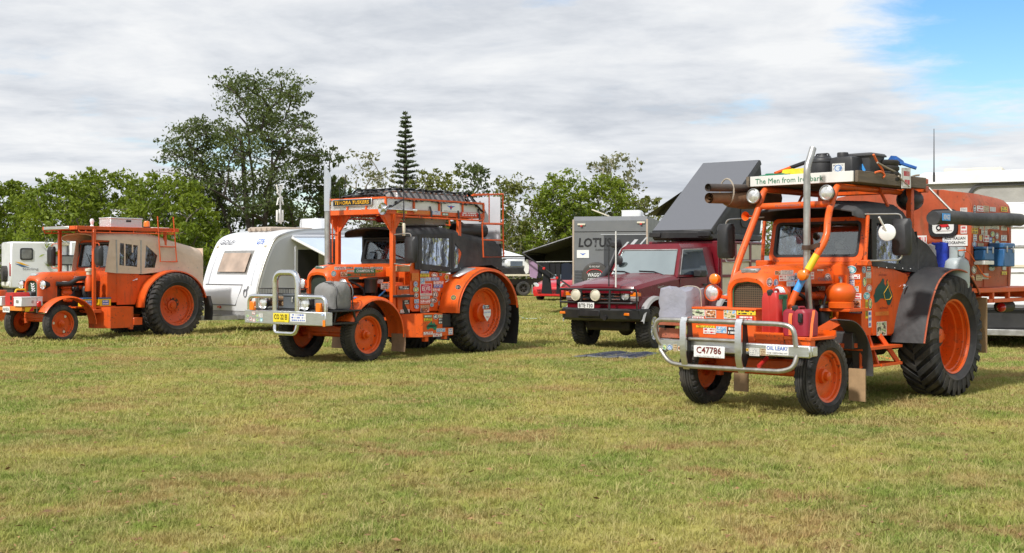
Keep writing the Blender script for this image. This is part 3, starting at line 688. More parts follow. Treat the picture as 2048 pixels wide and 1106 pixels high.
# Norfolk pine: straight trunk, whorls of short upturned branches
def pine(px, top, d, wpx):
    h = EYE + (HYP - top) / FPX * d; w = wpx / FPX * d
    e = empty('pine_tree', 'tall slim pine with tiered branches above the middle tractor', 'tree', ((px - CXP) / FPX * d, d, 0), 0, GT); r = random.Random(4); mb = MB()
    mb.tube([(0, 0, 0), (0, 0, h * .5), (0, 0, h)], [.26, .17, .02], 8); C = []; Rr = []; N_ = []
    z = h * .26; k = 0
    while z < h - .12:
        t = (h - z) / (h * .74); L = w * .5 * min(1, t * 1.02 + .03) ** .82 * r.uniform(.9, 1.06); nb = 6 if t > .25 else 5
        for i in range(nb):
            a = 6.283 * (i + .5 * (k % 2)) / nb + r.uniform(-.3, .3); l = L * r.uniform(.68, 1.12); zz = z + r.uniform(-.06, .06)
            mb.tube([(0, 0, zz), (math.cos(a) * l * .6, math.sin(a) * l * .6, zz + l * .04), (math.cos(a) * l, math.sin(a) * l, zz + l * .16)], [.03, .022, .012], 4, caps=False)
            for f in (.42, .62, .8, .97):
                if l * f < .12: continue
                C.append((math.cos(a) * l * f, math.sin(a) * l * f, zz + l * .16 * f * f + .05)); s = .09 + .05 * l * f; Rr.append((s * 1.5, s * 1.5, .055)); N_.append(9 if f < .6 else 17)
        z += h * .030 * (.8 + .4 * t); k += 1
    mb.build('trunk', BM['dark'], e, recalc=False); leaf_object(leaves(C, Rr, N_, .17, 4, -.6), 'crown', LM['pine'], e)
pine(811, 222, 74, 96)
# the far wood that closes the view behind them
r = random.Random(3); C = []; Rr = []; N_ = []
for i in range(190):
    x = -66 + 136 * i / 190 + r.uniform(-.5, .5); hh = r.uniform(2.2, 4.3)
    for z in (.8, hh * .5, hh): C.append((x + r.uniform(-1, 1), 96 + r.uniform(-3, 3), z)); Rr.append((1.2, 1.2, .9)); N_.append(110)
fw = leaf_object(leaves(C, Rr, N_, .42, 9), 'far_wood', LM['dark'], None); fw['kind'] = 'stuff'; fw['label'] = 'dark far off wood behind the nearer trees'; fw['category'] = 'wood'
# ------------------------------------------------------------------ shared vehicle parts
RX, FY, UZ = V(-1, 0, 0), V(0, 1, 0), V(0, 0, 1)           # reading direction on a left flank / on a front face
def wheel_meshes(R, rim, w, style, rimstyle, nl=26, lug=.03):
    """tyre with its tread blocks, rim and hub, axle along y, outer face towards +y"""
    hw = w / 2; R0 = R - lug; t = MB(); k = R0 - rim
    pr = [(rim - .01, -hw * .62), (rim + .10 * k, -hw * .78), (rim + .32 * k, -hw * .98), (rim + .58 * k, -hw * 1.0), (rim + .82 * k, -hw * .95), (R0 - .018, -hw * .80)]
    if style == 'rib':
        g = .018; top = []
        for a in (-.58, -.30, 0, .30, .58):
            top += [(R0 + lug - g - .008 * abs(a), hw * (a - .13)), (R0 + lug - .010 * abs(a) * 2, hw * (a - .10)), (R0 + lug - .010 * abs(a) * 2, hw * (a + .10)), (R0 + lug - g - .008 * abs(a), hw * (a + .13))]
        prof = pr + top
    else: prof = pr + [(R0 - .004, -hw * .5), (R0, 0), (R0 - .004, hw * .5)]
    prof = prof + [(r_, -a) for r_, a in pr[::-1]]
    t.lathe(prof, (0, 0, 0), 'y', 56)
    # a raised ring on each sidewall
    for s in (-1, 1): t.lathe([(rim + .30 * k, s * hw * .97), (rim + .34 * k, s * hw * 1.03), (rim + .40 * k, s * hw * 1.02), (rim + .44 * k, s * hw * .98)], (0, 0, 0), 'y', 48)
    def lugs(n, vs, slant, dth, sides=(-1, 1), ph=.5):
        for s in sides:
            for q in range(n):
                th0 = 2 * math.pi * (q + (ph if s > 0 else 0)) / n; secs = []
                for i, (v, rb, rt) in enumerate(vs):
                    th = th0 + slant * v * (1 if True else s); d = dth * (1 - .15 * (i == len(vs) - 1)); y = s * v * hw
                    secs.append([(rr * math.cos(th + e_), y, rr * math.sin(th + e_)) for rr, e_ in ((rb, -d), (rt, -d * .85), (rt, d * .85), (rb, d))])
                t.loft(secs)
    if style == 'ag': lugs(nl, [(.0, R0 - .02, R), (.4, R0 - .02, R - .002), (.78, R0 - .03, R - .012), (.97, R0 - .10, R - .035), (1.03, R0 - .17, R - .10)], .26, math.pi / nl * .62)
    elif style == 'block':
        lugs(nl, [(.06, R0 - .02, R), (.34, R0 - .02, R - .002)], .12, math.pi / nl * .66)
        lugs(nl, [(.46, R0 - .02, R - .003), (.80, R0 - .03, R - .014), (.99, R0 - .08, R - .035), (1.03, R0 - .14, R - .09)], .10, math.pi / nl * .66, ph=0.)
    elif style == 'rib':
        lugs(nl, [(.72, R0 - .02, R - .018), (.93, R0 - .05, R - .03), (1.01, R0 - .085, R - .06)], .05, math.pi / nl * .62)
    elif style == 'road':
        lugs(nl, [(.05, R0 - .02, R), (.55, R0 - .02, R - .003), (.85, R0 - .03, R - .012), (.99, R0 - .07, R - .03)], .10, math.pi / nl * .70)
    r = MB(); h = MB()
    if rimstyle == 'deep':
        r.lathe([(rim + .004, hw * .66), (rim + .022, hw * .72), (rim + .018, hw * .78), (rim - .004, hw * .74), (rim - .012, hw * .5), (rim - .030, hw * .46), (rim - .034, hw * .12), (rim - .062, hw * .08), (rim - .066, -hw * .62), (.23, -hw * .66), (.21, -hw * .55), (.13, -hw * .5)], (0, 0, 0), 'y', 48)
        h.lathe([(.14, -hw * .52), (.14, -hw * .25), (.10, -hw * .2), (.085, hw * .02), (.05, hw * .05), (0, hw * .05)], (0, 0, 0), 'y', 20)
        for q in range(6):
            a = q * math.pi / 3; h.box((.235 * math.cos(a), -hw * .55, .235 * math.sin(a)), (.13, .10, .10), .02, rot=Matrix.Rotation(-a, 3, 'Y'))
    elif rimstyle == 'drum':
        r.lathe([(rim + .004, hw * .62), (rim + .024, hw * .68), (rim + .018, hw * .74), (rim - .006, hw * .70), (rim - .012, hw * .48), (rim - .035, hw * .44), (rim - .045, hw * .20), (rim - .09, hw * .12), (.17, hw * .06), (.165, hw * .10)], (0, 0, 0), 'y', 48)
        h.lathe([(.175, hw * .04), (.172, hw * .52), (.150, hw * .62), (0, hw * .66)], (0, 0, 0), 'y', 28)
        for q in range(8):
            a = q * math.pi / 4 + .2; h.cyl(((rim - .13) * math.cos(a), hw * .06, (rim - .13) * math.sin(a)), ((rim - .13) * math.cos(a), hw * .17, (rim - .13) * math.sin(a)), .017, 6)
    elif rimstyle == 'cone':
        r.lathe([(rim + .004, hw * .62), (rim + .024, hw * .68), (rim + .018, hw * .74), (rim - .006, hw * .70), (rim - .015, hw * .44), (rim - .035, hw * .40), (rim - .05, hw * .05), (.26, -hw * .30), (.19, -hw * .30), (.12, -hw * .28)], (0, 0, 0), 'y', 48)
        h.lathe([(.13, -hw * .30), (.12, -hw * .12), (.075, -hw * .08), (.065, hw * .08), (0, hw * .10)], (0, 0, 0), 'y', 20)
        for q in range(10):
            a = q * math.pi / 5; h.cyl((.165 * math.cos(a), -hw * .3, .165 * math.sin(a)), (.165 * math.cos(a), -hw * .14, .165 * math.sin(a)), .020, 6)
    elif rimstyle == 'alloy':
        r.lathe([(rim, hw * .60), (rim + .015, hw * .70), (rim - .01, hw * .66), (rim - .02, hw * .1), (rim - .03, -hw * .1), (.05, -hw * .1)], (0, 0, 0), 'y', 40)
        for q in range(6):
            a = q * math.pi / 3; r.loft([[((rr * math.cos(a + e_)), yy, rr * math.sin(a + e_)) for e_, yy in ((-d, hw * .35), (-d * .6, hw * .52), (d * .6, hw * .52), (d, hw * .35))] for rr, d in ((.06, .55), (rim * .6, .17), (rim - .01, .16))])
        h.lathe([(.075, hw * .3), (.07, hw * .6), (.04, hw * .68), (0, hw * .68)], (0, 0, 0), 'y', 16)
    else:   # front tractor disc
        r.lathe([(rim + .003, hw * .64), (rim + .018, hw * .70), (rim + .014, hw * .78), (rim - .008, hw * .72), (rim - .012, hw * .46), (rim - .030, hw * .40), (rim - .040, hw * .08), (rim - .075, hw * .16), (.13, hw * .02), (.08, hw * .06)], (0, 0, 0), 'y', 40)
        h.lathe([(.085, -hw * .1), (.075, hw * .42), (.052, hw * .5), (.046, hw * .85), (.034, hw * .92), (0, hw * .92)], (0, 0, 0), 'y', 18)
    return t, r, h
def wheels(par, key, spots, R, rim, w, style, rimstyle, rimmat, tyremat=None, hubmat=None, holes=None, **k):
    """spots: (x, y, z, side, steer). The first is built, the rest are copies with copied tyres and hubs"""
    t, r, h = wheel_meshes(R, rim, w, style, rimstyle, **k); first = None
    for (x, y, z, s, steer) in spots:
        if first is None:
            a = r.build('wheel', rimmat, par); b = t.build('tyre', tyremat or mrub, a, ang=30, recalc=False); c = h.build('hub', hubmat or rimmat, a); kids = [b, c]
            if holes:
                nh, rh, hr, mm = holes; q = MB()
                for i in range(nh):
                    an = 2 * math.pi * i / nh + .35; yy = w / 2 * .10
                    q.lathe([(hr, yy + .004), (hr * .9, yy + .012), (0, yy + .012)], (rh * math.cos(an), 0, rh * math.sin(an)), 'y', 12)
                kids.append(q.build('vent_hole', mm, a))
            first = (a, kids)
        else:
            a = first[0].copy(); COL.objects.link(a); a.parent = par
            for q in first[1]: b = q.copy(); COL.objects.link(b); b.parent = a
        a.location = (x, y, z)
        a.rotation_euler = (Matrix.Rotation((0 if s > 0 else math.pi) + steer, 3, 'Z') @ Matrix.Rotation(random.uniform(0, 6.28), 3, 'Y')).to_euler()
    return first[0]
def arch(w, zb, zt, r, k=5):
    P = [(-w, zb), (-w, (zb + zt - r) / 2), (-w, zt - r)]
    for i in range(1, k + 1): a = rad(180 - 90 * i / k); P.append((-w + r + r * math.cos(a), zt - r + r * math.sin(a)))
    P.append((0, zt + .012))
    for i in range(0, k): a = rad(90 - 90 * i / k); P.append((w - r + r * math.cos(a), zt - r + r * math.sin(a)))
    return P + [(w, zt - r), (w, (zb + zt - r) / 2), (w, zb)]
def rows(secs): return [[(x, y, z) for y, z in a] for x, a in secs]
def lamp(par, c, r, depth, name, body, lens, axis=(1, 0, 0), rimm=None):
    ax = Vector(axis).normalized(); b = MB(); b.lathe([(0, -depth), (r * .55, -depth * .9), (r * .95, -depth * .35), (r * 1.04, 0), (r * 1.04, .012), (r * .93, .014)], c, ax, 22)
    o = b.build(name, body, par); l = MB(); l.lathe([(r * .93, .008), (r * .7, .022), (r * .35, .032), (0, .035)], c, ax, 20); l.build('lens', lens, o)
    if rimm: q = MB(); q.lathe([(r * .92, .010), (r * .97, .022), (r * 1.05, .016), (r * 1.05, -.004)], c, ax, 22); q.build('bezel', rimm, o)
    return o
def zst(T, par, Z, plane, items):
    """stickers read off an enlarged view Z=(x, y, scale) of the photo; plane = dict(x=..) or dict(y=..)"""
    onx = 'x' in plane
    for it in items:
        u0, v0, u1, v1, m = it[:5]; a = T.m(Z[0] + u0 / Z[2], Z[1] + (v0 + v1) / 2 / Z[2], **plane); b = T.m(Z[0] + u1 / Z[2], Z[1] + (v0 + v1) / 2 / Z[2], **plane)
        t = T.m(Z[0] + (u0 + u1) / 2 / Z[2], Z[1] + v0 / Z[2], **plane); d = T.m(Z[0] + (u0 + u1) / 2 / Z[2], Z[1] + v1 / Z[2], **plane)
        sticker(par, (a + b) / 2 if False else V((a.x + b.x) / 2, (a.y + b.y) / 2, (t.z + d.z) / 2), FY if onx else RX, UZ, abs(a.y - b.y) if onx else abs(a.x - b.x), abs(t.z - d.z), m, m in ST and m[0] == 'r' and m not in ('rw',) or len(it) > 5)
def canvas_roof(par, m, secs, name='canvas_roof'):
    """secs: (x, half width, skirt z, top z)"""
    R_ = []
    for x, w, zs, zt in secs:
        R_.append([(x, -w, zs), (x, -w * .985, zs + (zt - zs) * .55), (x, -w * .9, zt - .03), (x, -w * .6, zt), (x, 0, zt + .02), (x, w * .6, zt), (x, w * .9, zt - .03), (x, w * .985, zs + (zt - zs) * .55), (x, w, zs)])
    return MB().sheet(R_, .014).build(name, m, par, ang=50)
def plate_hole(outer, inner, y, th=.012): return MB().ring(outer, inner, 'y', y - th / 2, y + th / 2)
def prong_path(cx, cz, rx, rz, a0, a1, n=18): return [(cx + rx * math.cos(rad(a0 + (a1 - a0) * i / n)), cz + rz * math.sin(rad(a0 + (a1 - a0) * i / n))) for i in range(n + 1)]
def fender(par, path, ys, m, name='mudguard', th=.010, bead=None, lip=0.):
    """curved guard over a wheel: path in x,z, ys from the inner edge to the outer edge with a drop at the rim"""
    mb = MB(); c = V(sum(p[0] for p in path) / len(path), 0, min(p[1] for p in path))
    rws = []
    for x, z in path:
        d = V(x - c.x, 0, z - c.z); d = d.normalized() if d.length else V(0, 0, 1)
        row = []
        for y, drop in ys: row.append((x - d.x * drop, y, z - d.z * drop))
        rws.append(row)
    mb.sheet(rws, th); o = mb.build(name, m, par, ang=45)
    if bead: q = MB(); q.tube([r_[-1] for r_ in rws], bead[0], 6); q.build('edge_bead', bead[1], o)
    return o
def engine(par, x0, x1, seed, zt=1.34):
    r = random.Random(seed); b = MB(); b.bx(x0, x1, -.20, .20, .62, 1.12, .03); b.bx(x0 + .05, x1 - .05, -.17, .17, 1.12, zt, .03); b.bx(x0 + .1, x1 - .1, -.14, .14, .50, .62, .02)
    b.bx(x1 - .06, x1 + .02, -.26, .26, .80, zt + .02, .02); b.build('engine_block', mgrime, par)
    n = MB(); n.tube([(x0 + .1, .24, zt - .10), (x1 - .15, .24, zt - .10)], .045, 10)
    for i in range(4): xx = x0 + .14 + i * (x1 - x0 - .3) / 3; n.tube([(xx, .16, zt - .08), (xx, .25, zt - .10)], .035, 8)
    n.build('manifold', mo2, par)
    f = MB(); f.lathe([(0, 0), (.075, 0), (.08, .02), (.08, .26), (.05, .3), (0, .3)], (x0 + .28, .33, .86), 'z', 16); f.cyl((x0 + .62, .22, .98), (x0 + .62, .36, .98), .075, 14); f.box((x0 + .50, .28, 1.10), (.16, .12, .10), .02); f.build('oil_filter', mblk, par)
    a = MB(); a.lathe([(0, -.1), (.07, -.1), (.075, -.08), (.075, .08), (.05, .1), (0, .1)], (x1 - .22, .30, 1.02), 'x', 14); a.box((x1 - .25, .31, .88), (.2, .12, .12), .03); a.build('alternator', mo2, par)
    h = MB(); h.tube(smooth_path([(x1 - .02, .12, zt + .02), (x1 - .12, .26, zt - .04), (x1 - .35, .30, 1.2), (x1 - .4, .27, 1.02)]), .022, 7); h.tube(smooth_path([(x0 + .1, .30, zt - .02), (x0 + .3, .36, 1.14), (x0 + .2, .36, .92), (x0 + .02, .3, .8)]), .014, 6); h.tube(smooth_path([(x0 + .4, .28, 1.2), (x0 + .55, .36, 1.08), (x0 + .75, .34, .84)]), .012, 6); h.build('hose', mplas, par)
    return b
def tractor_base(T, P):
    e = T.e; xf, hz, wb = P['xf'], P['hz'], P['wb']; body = P['paint']
    c = MB()
    for s in (-1, 1): c.bx(-.5, xf + .02, s * .26 - .035, s * .26 + .035, .62, .74, .01)
    c.bx(.2, 1.75, -.24, .24, .50, 1.0, .06); c.bx(-.35, .35, -.26, .26, .55, 1.05, .08); c.cyl((0, -.78, .74), (0, .78, .74), .13, 16); c.bx(xf - .1, xf + .02, -.34, .34, .6, .78, .02)
    c.build('chassis', P.get('chassis', mgrime), e)
    a = MB(); a.bx(wb - .06, wb + .06, -.58, .58, .46, .58, .02); a.cyl((wb, -.72, .44), (wb, .72, .44), .045, 10)
    for s in (-1, 1): a.cyl((wb, s * .56, .36), (wb, s * .56, .62), .05, 10); a.tube([(wb + .02, s * .54, .60), (wb - .5, s * .34, .72)], .025, 8)
    a.tube([(wb - .16, -.55, .40), (wb - .16, .55, .40)], .018, 8); a.build('front_axle', mo2, e)
    # bonnet and grille shell
    w0, w1 = P.get('hw', (.33, .29)); zl = P.get('zl', 1.40); zn = P.get('zn', .95)
    ks = [1.60, 1.9, 2.3, xf - .42, xf - .26]
    hood = MB().sheet(rows([(x, arch(w0 + (w1 - w0) * (x - 1.6) / (xf - 1.86), zl - (.0 if i < 3 else 0), hz + P.get('hr', .02) * (xf - x) / 1.4, .15)) for i, x in enumerate(ks)]), .012)
    oh = hood.build('bonnet', body, e, ang=40)
    sh = []
    for x, w, zt, r_ in ((xf - .42, w1 + .004, hz + .005, .155), (xf - .20, w1 + .006, hz - .002, .16), (xf - .10, w1 + .002, hz - .03, .17), (xf - .03, w1 - .012, hz - .075, .165), (xf, w1 - .035, hz - .115, .15), (xf - .005, w1 - .062, hz - .145, .12), (xf - .06, w1 - .068, hz - .152, .115)):
        sh.append((x, arch(w, zn, zt, r_)))
    sh_o = MB().sheet(rows(sh), .012); sh_o.bx(xf - .42, xf - .02, -w1, w1, zn - .03, zn + .02, .01); sh_o.build('grille_shell', body, e, ang=45)
    g = MB(); g.prism([(y, z) for y, z in arch(w1 - .055, zn + .02, hz - .14, .12)], 'x', xf - .075, xf - .045); go = g.build('grille', P['grille'], e, smooth=False)
    if P.get('grille_rim'): q = MB(); q.tube([(xf - .03, y, z) for y, z in arch(w1 - .075, zn + .04, hz - .160, .11)], .010, 6, closed=False); q.build('grille_rim', P['grille_rim'], go)
    b = MB(); b.bx(xf - .16, xf - .03, -.11, .11, hz - .065, hz + .0, .02); bo = b.build('bonnet_badge', P['badge'], e)
    for s in (-1, 1): lamp(e, (xf - P.get('hlx', .06), s * P.get('hly', .47) if s < 0 else P.get('hln', P.get('hly', .47)), P['hlz']), .092, .15, 'headlight', P.get('hlm', body), mlens, rimm=P.get('hlr'))
    for s in (-1, 1):
        lb = MB(); lb.tube([(xf - .14, s * .28, P['hlz'] - .06), (xf - .12, s * P.get('hly', .47) if s < 0 else P.get('hln', P.get('hly', .47)), P['hlz'] - .04)], .02, 6); lb.build('headlight_bracket', body, e)
    engine(e, 1.72, xf - .42, P['seed'], zl - .04)
    # scuttle, cab tub and doors
    cz = P['cz']; s_ = MB(); s_.prism([(1.64, .84), (1.64, cz - .03), (1.60, cz), (1.42, cz), (1.38, cz - .12), (1.38, .80), (1.58, .80)], 'y', -.62, .62); s_.build('scuttle', body, e)
    t = MB(); t.prism([(1.38, .80), (1.38, P['dz']), (-.86, P['dz'] - .02), (-.90, 1.32), (.30, 1.1), (.92, .78)], 'y', -.60, .60); t.build('cab_tub', P.get('tub', body), e)
    for s in (-1, 1):
        d = MB(); d.prism(P['door'], 'y', s * .605, s * .628); do = d.build('door', body, e)
        hd = P['handle']; h = MB(); h.tube([(hd[0], s * .63, hd[1]), (hd[0] + .01, s * .665, hd[1] + .005), (hd[0] + .13, s * .668, hd[1] - .03)], [.016, .013, .009], 8); h.lathe([(.03, 0), (.025, .012), (0, .014)], (hd[0], s * .628, hd[1]), (0, s, 0), 10); h.build('handle', mchrome, do)
    # windscreen: frame, pane, wiper
    zb, zt = cz, P['wzt']; o = rrect(-.62, .62, zb - .01, zt, .07); i = rrect(-.56, .56, zb + .05, zt - .05, .06)
    f = MB().ring(o, i, 'x', 1.57, 1.62); f.v = [(x - (z - zb) * P.get('rake', .22), y, z) for x, y, z in f.v]; fo = f.build('windscreen_frame', P.get('wsm', body), e)
    gk = MB().ring(rrect(-.563, .563, zb + .047, zt - .047, .06), rrect(-.535, .535, zb + .075, zt - .075, .05), 'x', 1.575, 1.628); gk.v = [(x - (z - zb) * P.get('rake', .22), y, z) for x, y, z in gk.v]; gk.build('window_rubber', mplas, fo)
    gl = MB().prism(rrect(-.54, .54, zb + .07, zt - .07, .05), 'x', 1.594, 1.600); gl.v = [(x - (z - zb) * P.get('rake', .22), y, z) for x, y, z in gl.v]; gl.build('windscreen', mglass, fo, smooth=False)
    wp = MB(); wp.tube([(1.63, .05, zb + .03), (1.60, -.16, zb + .24)], .008, 6); wp.tube([(1.60, -.04, zb + .1), (1.575, -.28, zb + .36)], .006, 6); wp.build('wiper', mblk, fo)
    # inside: seat, wheel, dark floor
    st = MB(); st.bx(.55, 1.0, -.22, .22, 1.5, 1.62, .04); st.box((.52, 0, 1.82), (.10, .44, .46), .04); st.build('seat', mseat, e)
    sw = MB(); ax = V(-.55, 0, .83).normalized(); u = V(0, 1, 0); w_ = ax.cross(u); sw.tube([V(1.12, 0, 1.80) + (u * math.cos(a) + w_ * math.sin(a)) * .19 for a in [6.283 * q / 20 for q in range(20)]], .013, 6, closed=True); sw.tube([(1.12, 0, 1.80), (1.40, 0, 1.42)], .018, 6)
    for a in (0, 2.1, 4.2): sw.tube([V(1.12, 0, 1.80), V(1.12, 0, 1.80) + (u * math.cos(a) + w_ * math.sin(a)) * .19], .009, 5)
    sw.build('steering_wheel', mplas, e)
    return e
def mirror(par, top, bot, body, w=.17, h=.34, m_arm=None, face=1):
    """tubular arm loop with a mirror head hung on it; top and bottom are its roots on the vehicle"""
    top, bot, body = V(*top), V(*bot), V(*body); ar = MB()
    ar.tube(fillet([top, V(body.x, body.y, body.z + h * .62), V(body.x, body.y, body.z - h * .62), bot], .06), .010, 7); o = ar.build('mirror_arm', m_arm or mgal2, par)
    b = MB(); b.loft([[(body.x + dx, body.y + a * w / 2 * s, body.z + c * h / 2 * s) for a, c in ((-1, -.8), (-.8, -1), (.8, -1), (1, -.8), (1, .8), (.8, 1), (-.8, 1), (-1, .8))] for dx, s in ((-.035, .96), (-.02, 1), (.03, .97), (.07, .7))]); b.build('mirror', mplas, o)
    g = MB(); g.box((body.x - .037, body.y, body.z), (.006, w * .86, h * .86), .01); g.build('mirror_glass', mchrome, o); return o
# ------------------------------------------------------------------ right tractor with the white name board
TR = Frame(4.678, 15.569, 45.9)
e = TR.root('orange_tractor', 'orange touring tractor at the right with white name board and pale tubular bumper', 'tractor', 'orange touring tractors')
tractor_base(TR, dict(xf=3.03, hz=1.575, hr=.04, wb=2.74, paint=mo, hw=(.34, .275), zl=1.40, grille=mgrille, grille_rim=mgreen, badge=mgal, hlz=1.30, hly=.50, hln=.37, seed=1, cz=1.66, dz=1.48,
    door=[(1.40, .80), (1.40, 1.62), (1.30, 1.64), (.55, 1.50), (.50, 1.42), (.62, 1.1), (.90, .80)], handle=(.60, 1.36), wzt=2.17))
wheels(e, 'front', [(2.74, .745, .425, 1, 0), (2.74, -.745, .425, -1, 0)], .425, .265, .21, 'rib', 'disc', mo, nl=34, lug=.022)
wheels(e, 'rear', [(0, .80, .745, 1, 0), (0, -.80, .745, -1, 0)], .75, .435, .44, 'ag', 'deep', mo, nl=30, lug=.045)
# rear guards in black sheet with an orange bead
pth = [(.90, .70), (.80, 1.0), (.66, 1.26), (.48, 1.45), (.22, 1.555), (-.06, 1.575), (-.33, 1.52), (-.56, 1.37), (-.66, 1.26)]
for s in (1, -1): fender(e, smooth_path([(x, z, 0) for x, z in pth], 3) and [(p.x, p.y) for p in smooth_path([(x, z, 0) for x, z in pth], 3)], [(s * .60, -.015), (s * .8, -.01), (s * 1.01, .02)], mguard, 'rear_mudguard', bead=(.011, mofade))
for s in (1, -1):
    q = MB(); q.prism([(.92, .78), (.50, 1.48), (.2, 1.54), (-.3, 1.54), (-.62, 1.3), (-.62, 1.1), (0, 1.12), (.5, .9)], 'y', s * .598, s * .612); q.build('guard_panel', mo, e)
    q = MB(); q.bx(-.90, -.875, s * .62, s * 1.0, .50, 1.20); q.build('rear_flap', mwood2, e)
# front guards: dark strips behind the wheels with board flaps
for s in (1, -1):
    pp = prong_path(2.45, .42, .56, .60, 94, 184, 12)
    fender(e, pp, [(s * .66, 0), (s * .78, -.006), (s * .90, 0)], mplas2, 'front_mudguard')
    q = MB(); q.bx(1.985, 2.005, s * .66, s * .86, .10, .46); q.build('front_flap', mwood2, e); q = MB(); q.bar((2.5, s * .34, .75), (2.35, s * .72, 1.0), .06, .10); q.bar((2.2, s * .3, .7), (2.03, s * .78, .72), .05, .05); q.build('guard_bracket', mo2, e)
# bumper: channel, loops and straps
xb = 3.38; b = MB(); b.bx(xb - .05, xb, -.95, .98, .66, .785, .012); b.bx(xb - .16, xb - .05, .86, .98, .67, .775, .01); b.bx(xb - .16, xb - .05, -.95, -.83, .67, .775, .01); bo = b.build('bumper', malu, e)
t = MB(); t.tube(fillet([(xb - .06, -.86, .64), (xb + .015, -.97, .80), (xb + .015, -.97, 1.0), (xb + .03, -.7, 1.0), (xb + .03, .62, 1.0), (xb + .015, .80, .98), (xb, .82, .77)], .14), .028, 10)
t.tube(fillet([(xb - .02, -.93, .66), (xb + .02, -.78, .52), (xb + .04, -.5, .50), (xb + .04, .66, .51), (xb + .02, .80, .55), (xb - .02, .82, .68)], .12), .026, 10); t.tube([(xb + .03, -.52, .80), (xb + .03, .16, .80)], .022, 10); to = t.build('bull_bar', mgal2, bo)
for y in (-.535, .18):
    q = MB(); q.sheet([[(x, yy, z) for yy in (y - .04, y + .04)] for x, z in ((xb + .0, 1.035), (xb + .06, 1.03), (xb + .085, .98), (xb + .09, .74), (xb + .08, .62), (xb + .05, .52), (xb + .02, .47))], .012); q.build('bar_strap', malu, bo)
    q = MB(); q.prism([(xb - .01, 1.02), (xb + .055, 1.0), (xb + .06, .6), (xb + .02, .5), (xb - .06, .66)], 'y', y + .03, y + .04); q.build('strap_web', mblk, bo)
q = MB(); q.box((xb + .10, -.185, .675), (.008, .40, .125), .004); po = q.build('number_plate', mplate_w, e)
text(po, 'C47786', (xb + .104, -.185, .692), FY, UZ, .072, minkr, w=.32, bold=.012); text(po, 'QLD-LIMITED USE ONLY', (xb + .104, -.185, .626), FY, UZ, .014, minkgrey, w=.32)
Z3 = (1300, 530, 3.568)
zst(TR, bo, Z3, dict(x=xb), [(92, 565, 120, 606, 'rg'), (124, 568, 160, 608, 'rb'), (167, 566, 194, 615, 'tk'), (200, 578, 222, 612, 'ph2'), (226, 580, 258, 615, 'ph2'), (682, 592, 708, 618, 'ro'), (710, 592, 782, 648, 'wg'), (786, 597, 850, 645, 'tk')])
q = MB(); q.box((xb + .004, .60, .727), (.006, .27, .098)); oo = q.build('sticker', mplate_w, bo); text(oo, 'OIL LEAK?', (xb + .007, .60, .745), FY, UZ, .042, minkb, w=.25, bold=.02, lift=.002); text(oo, 'TO BE A RESPONSIBLE UNIT', (xb + .007, .60, .695), FY, UZ, .016, mink, w=.25, lift=.002)
# tool box across the front, tray for the cans, tow hooks
q = MB(); q.bx(2.86, 3.20, -.66, .22, .78, 1.13, .012); q.bx(2.84, 3.215, -.675, .235, 1.12, 1.145, .006); q.bx(2.7, 3.2, -.62, .22, .70, .79, .01); fb = q.build('front_tool_box', mo, e)
q = MB(); q.bx(2.76, 3.26, .24, .92, .83, .865, .006); q.bx(3.25, 3.265, .24, .60, .82, .90); q.bx(2.9, 3.0, .25, .40, .72, .84); q.bx(2.74, 2.76, .24, .92, .85, .92); q.bx(3.13, 3.24, .25, .9, .76, .84, .01); q.build('can_tray', mo, e)
q = MB(); q.bx(2.88, 3.3, -1.02, -.68, .93, .975, .005); q.bx(2.9, 3.30, -.98, -.70, .79, .81, .005); q.bx(3.28, 3.3, -1.0, -.72, .80, .90, .004); q.build('side_carrier', mofade, e)
q = MB(); q.tube([(3.2, .36, .62), (3.42, .40, .55)], .022, 8); q.build('tow_pin', mredp, e)
zst(TR, fb, (1300, 520, 6.91), dict(x=3.203), [(535, 683, 758, 772, 'ph3'), (770, 690, 915, 800, 'ph2'), (1022, 690, 1190, 812, 'ph1'), (1200, 688, 1462, 760, 'yk'), (1215, 772, 1430, 850, 'rw'), (640, 905, 895, 935, 'yk'), (740, 940, 908, 1020, 'wr'), (915, 918, 1062, 1010, 'ph4'), (1070, 925, 1200, 1030, 'kw'), (990, 825, 1205, 850, 'ph1')])
q = MB(); bb = TR.m(1300 + 648 / 6.91, 520 + 815 / 6.91, x=3.2); q.box((3.204, bb.y, bb.z), (.004, .19, .055)); oo = q.build('sticker', mplate_w, fb); text(oo, '303 BAR', (3.206, bb.y + .02, bb.z + .008), FY, UZ, .026, minkred, w=.13, bold=.02, lift=.002); text(oo, 'HELIDON SPA ROAD', (3.206, bb.y + .02, bb.z - .018), FY, UZ, .012, mink, w=.13, lift=.002)
# bonnet badge, indicators, side stickers
text(e, 'CHAMBERLAIN', (3.00, 0, 1.547), FY, UZ, .040, mgal, w=.19, bold=.01)
for y in (-.44,): q = MB(); q.lathe([(0, -.05), (.05, -.04), (.062, 0), (.058, .03), (.03, .05), (0, .052)], (3.0, y, 1.455), 'x', 18); q.build('indicator', mamber, e)
q = MB(); q.lathe([(0, -.05), (.05, -.04), (.062, 0), (.058, .03), (.03, .05), (0, .052)], (2.62, .45, 1.50), 'x', 18); q.build('indicator', mamber, e)
zst(TR, e, (1480, 520, 6.91), dict(y=.318), [(362, 245, 448, 368, 'rr'), (462, 262, 525, 362, 'rb'), (480, 150, 560, 208, 'ph2'), (560, 140, 735, 205, 'wg'), (535, 210, 640, 290, 'wr'), (640, 212, 785, 285, 'wk'), (750, 180, 840, 270, 'ph4'), (640, 295, 760, 362, 'wg')])
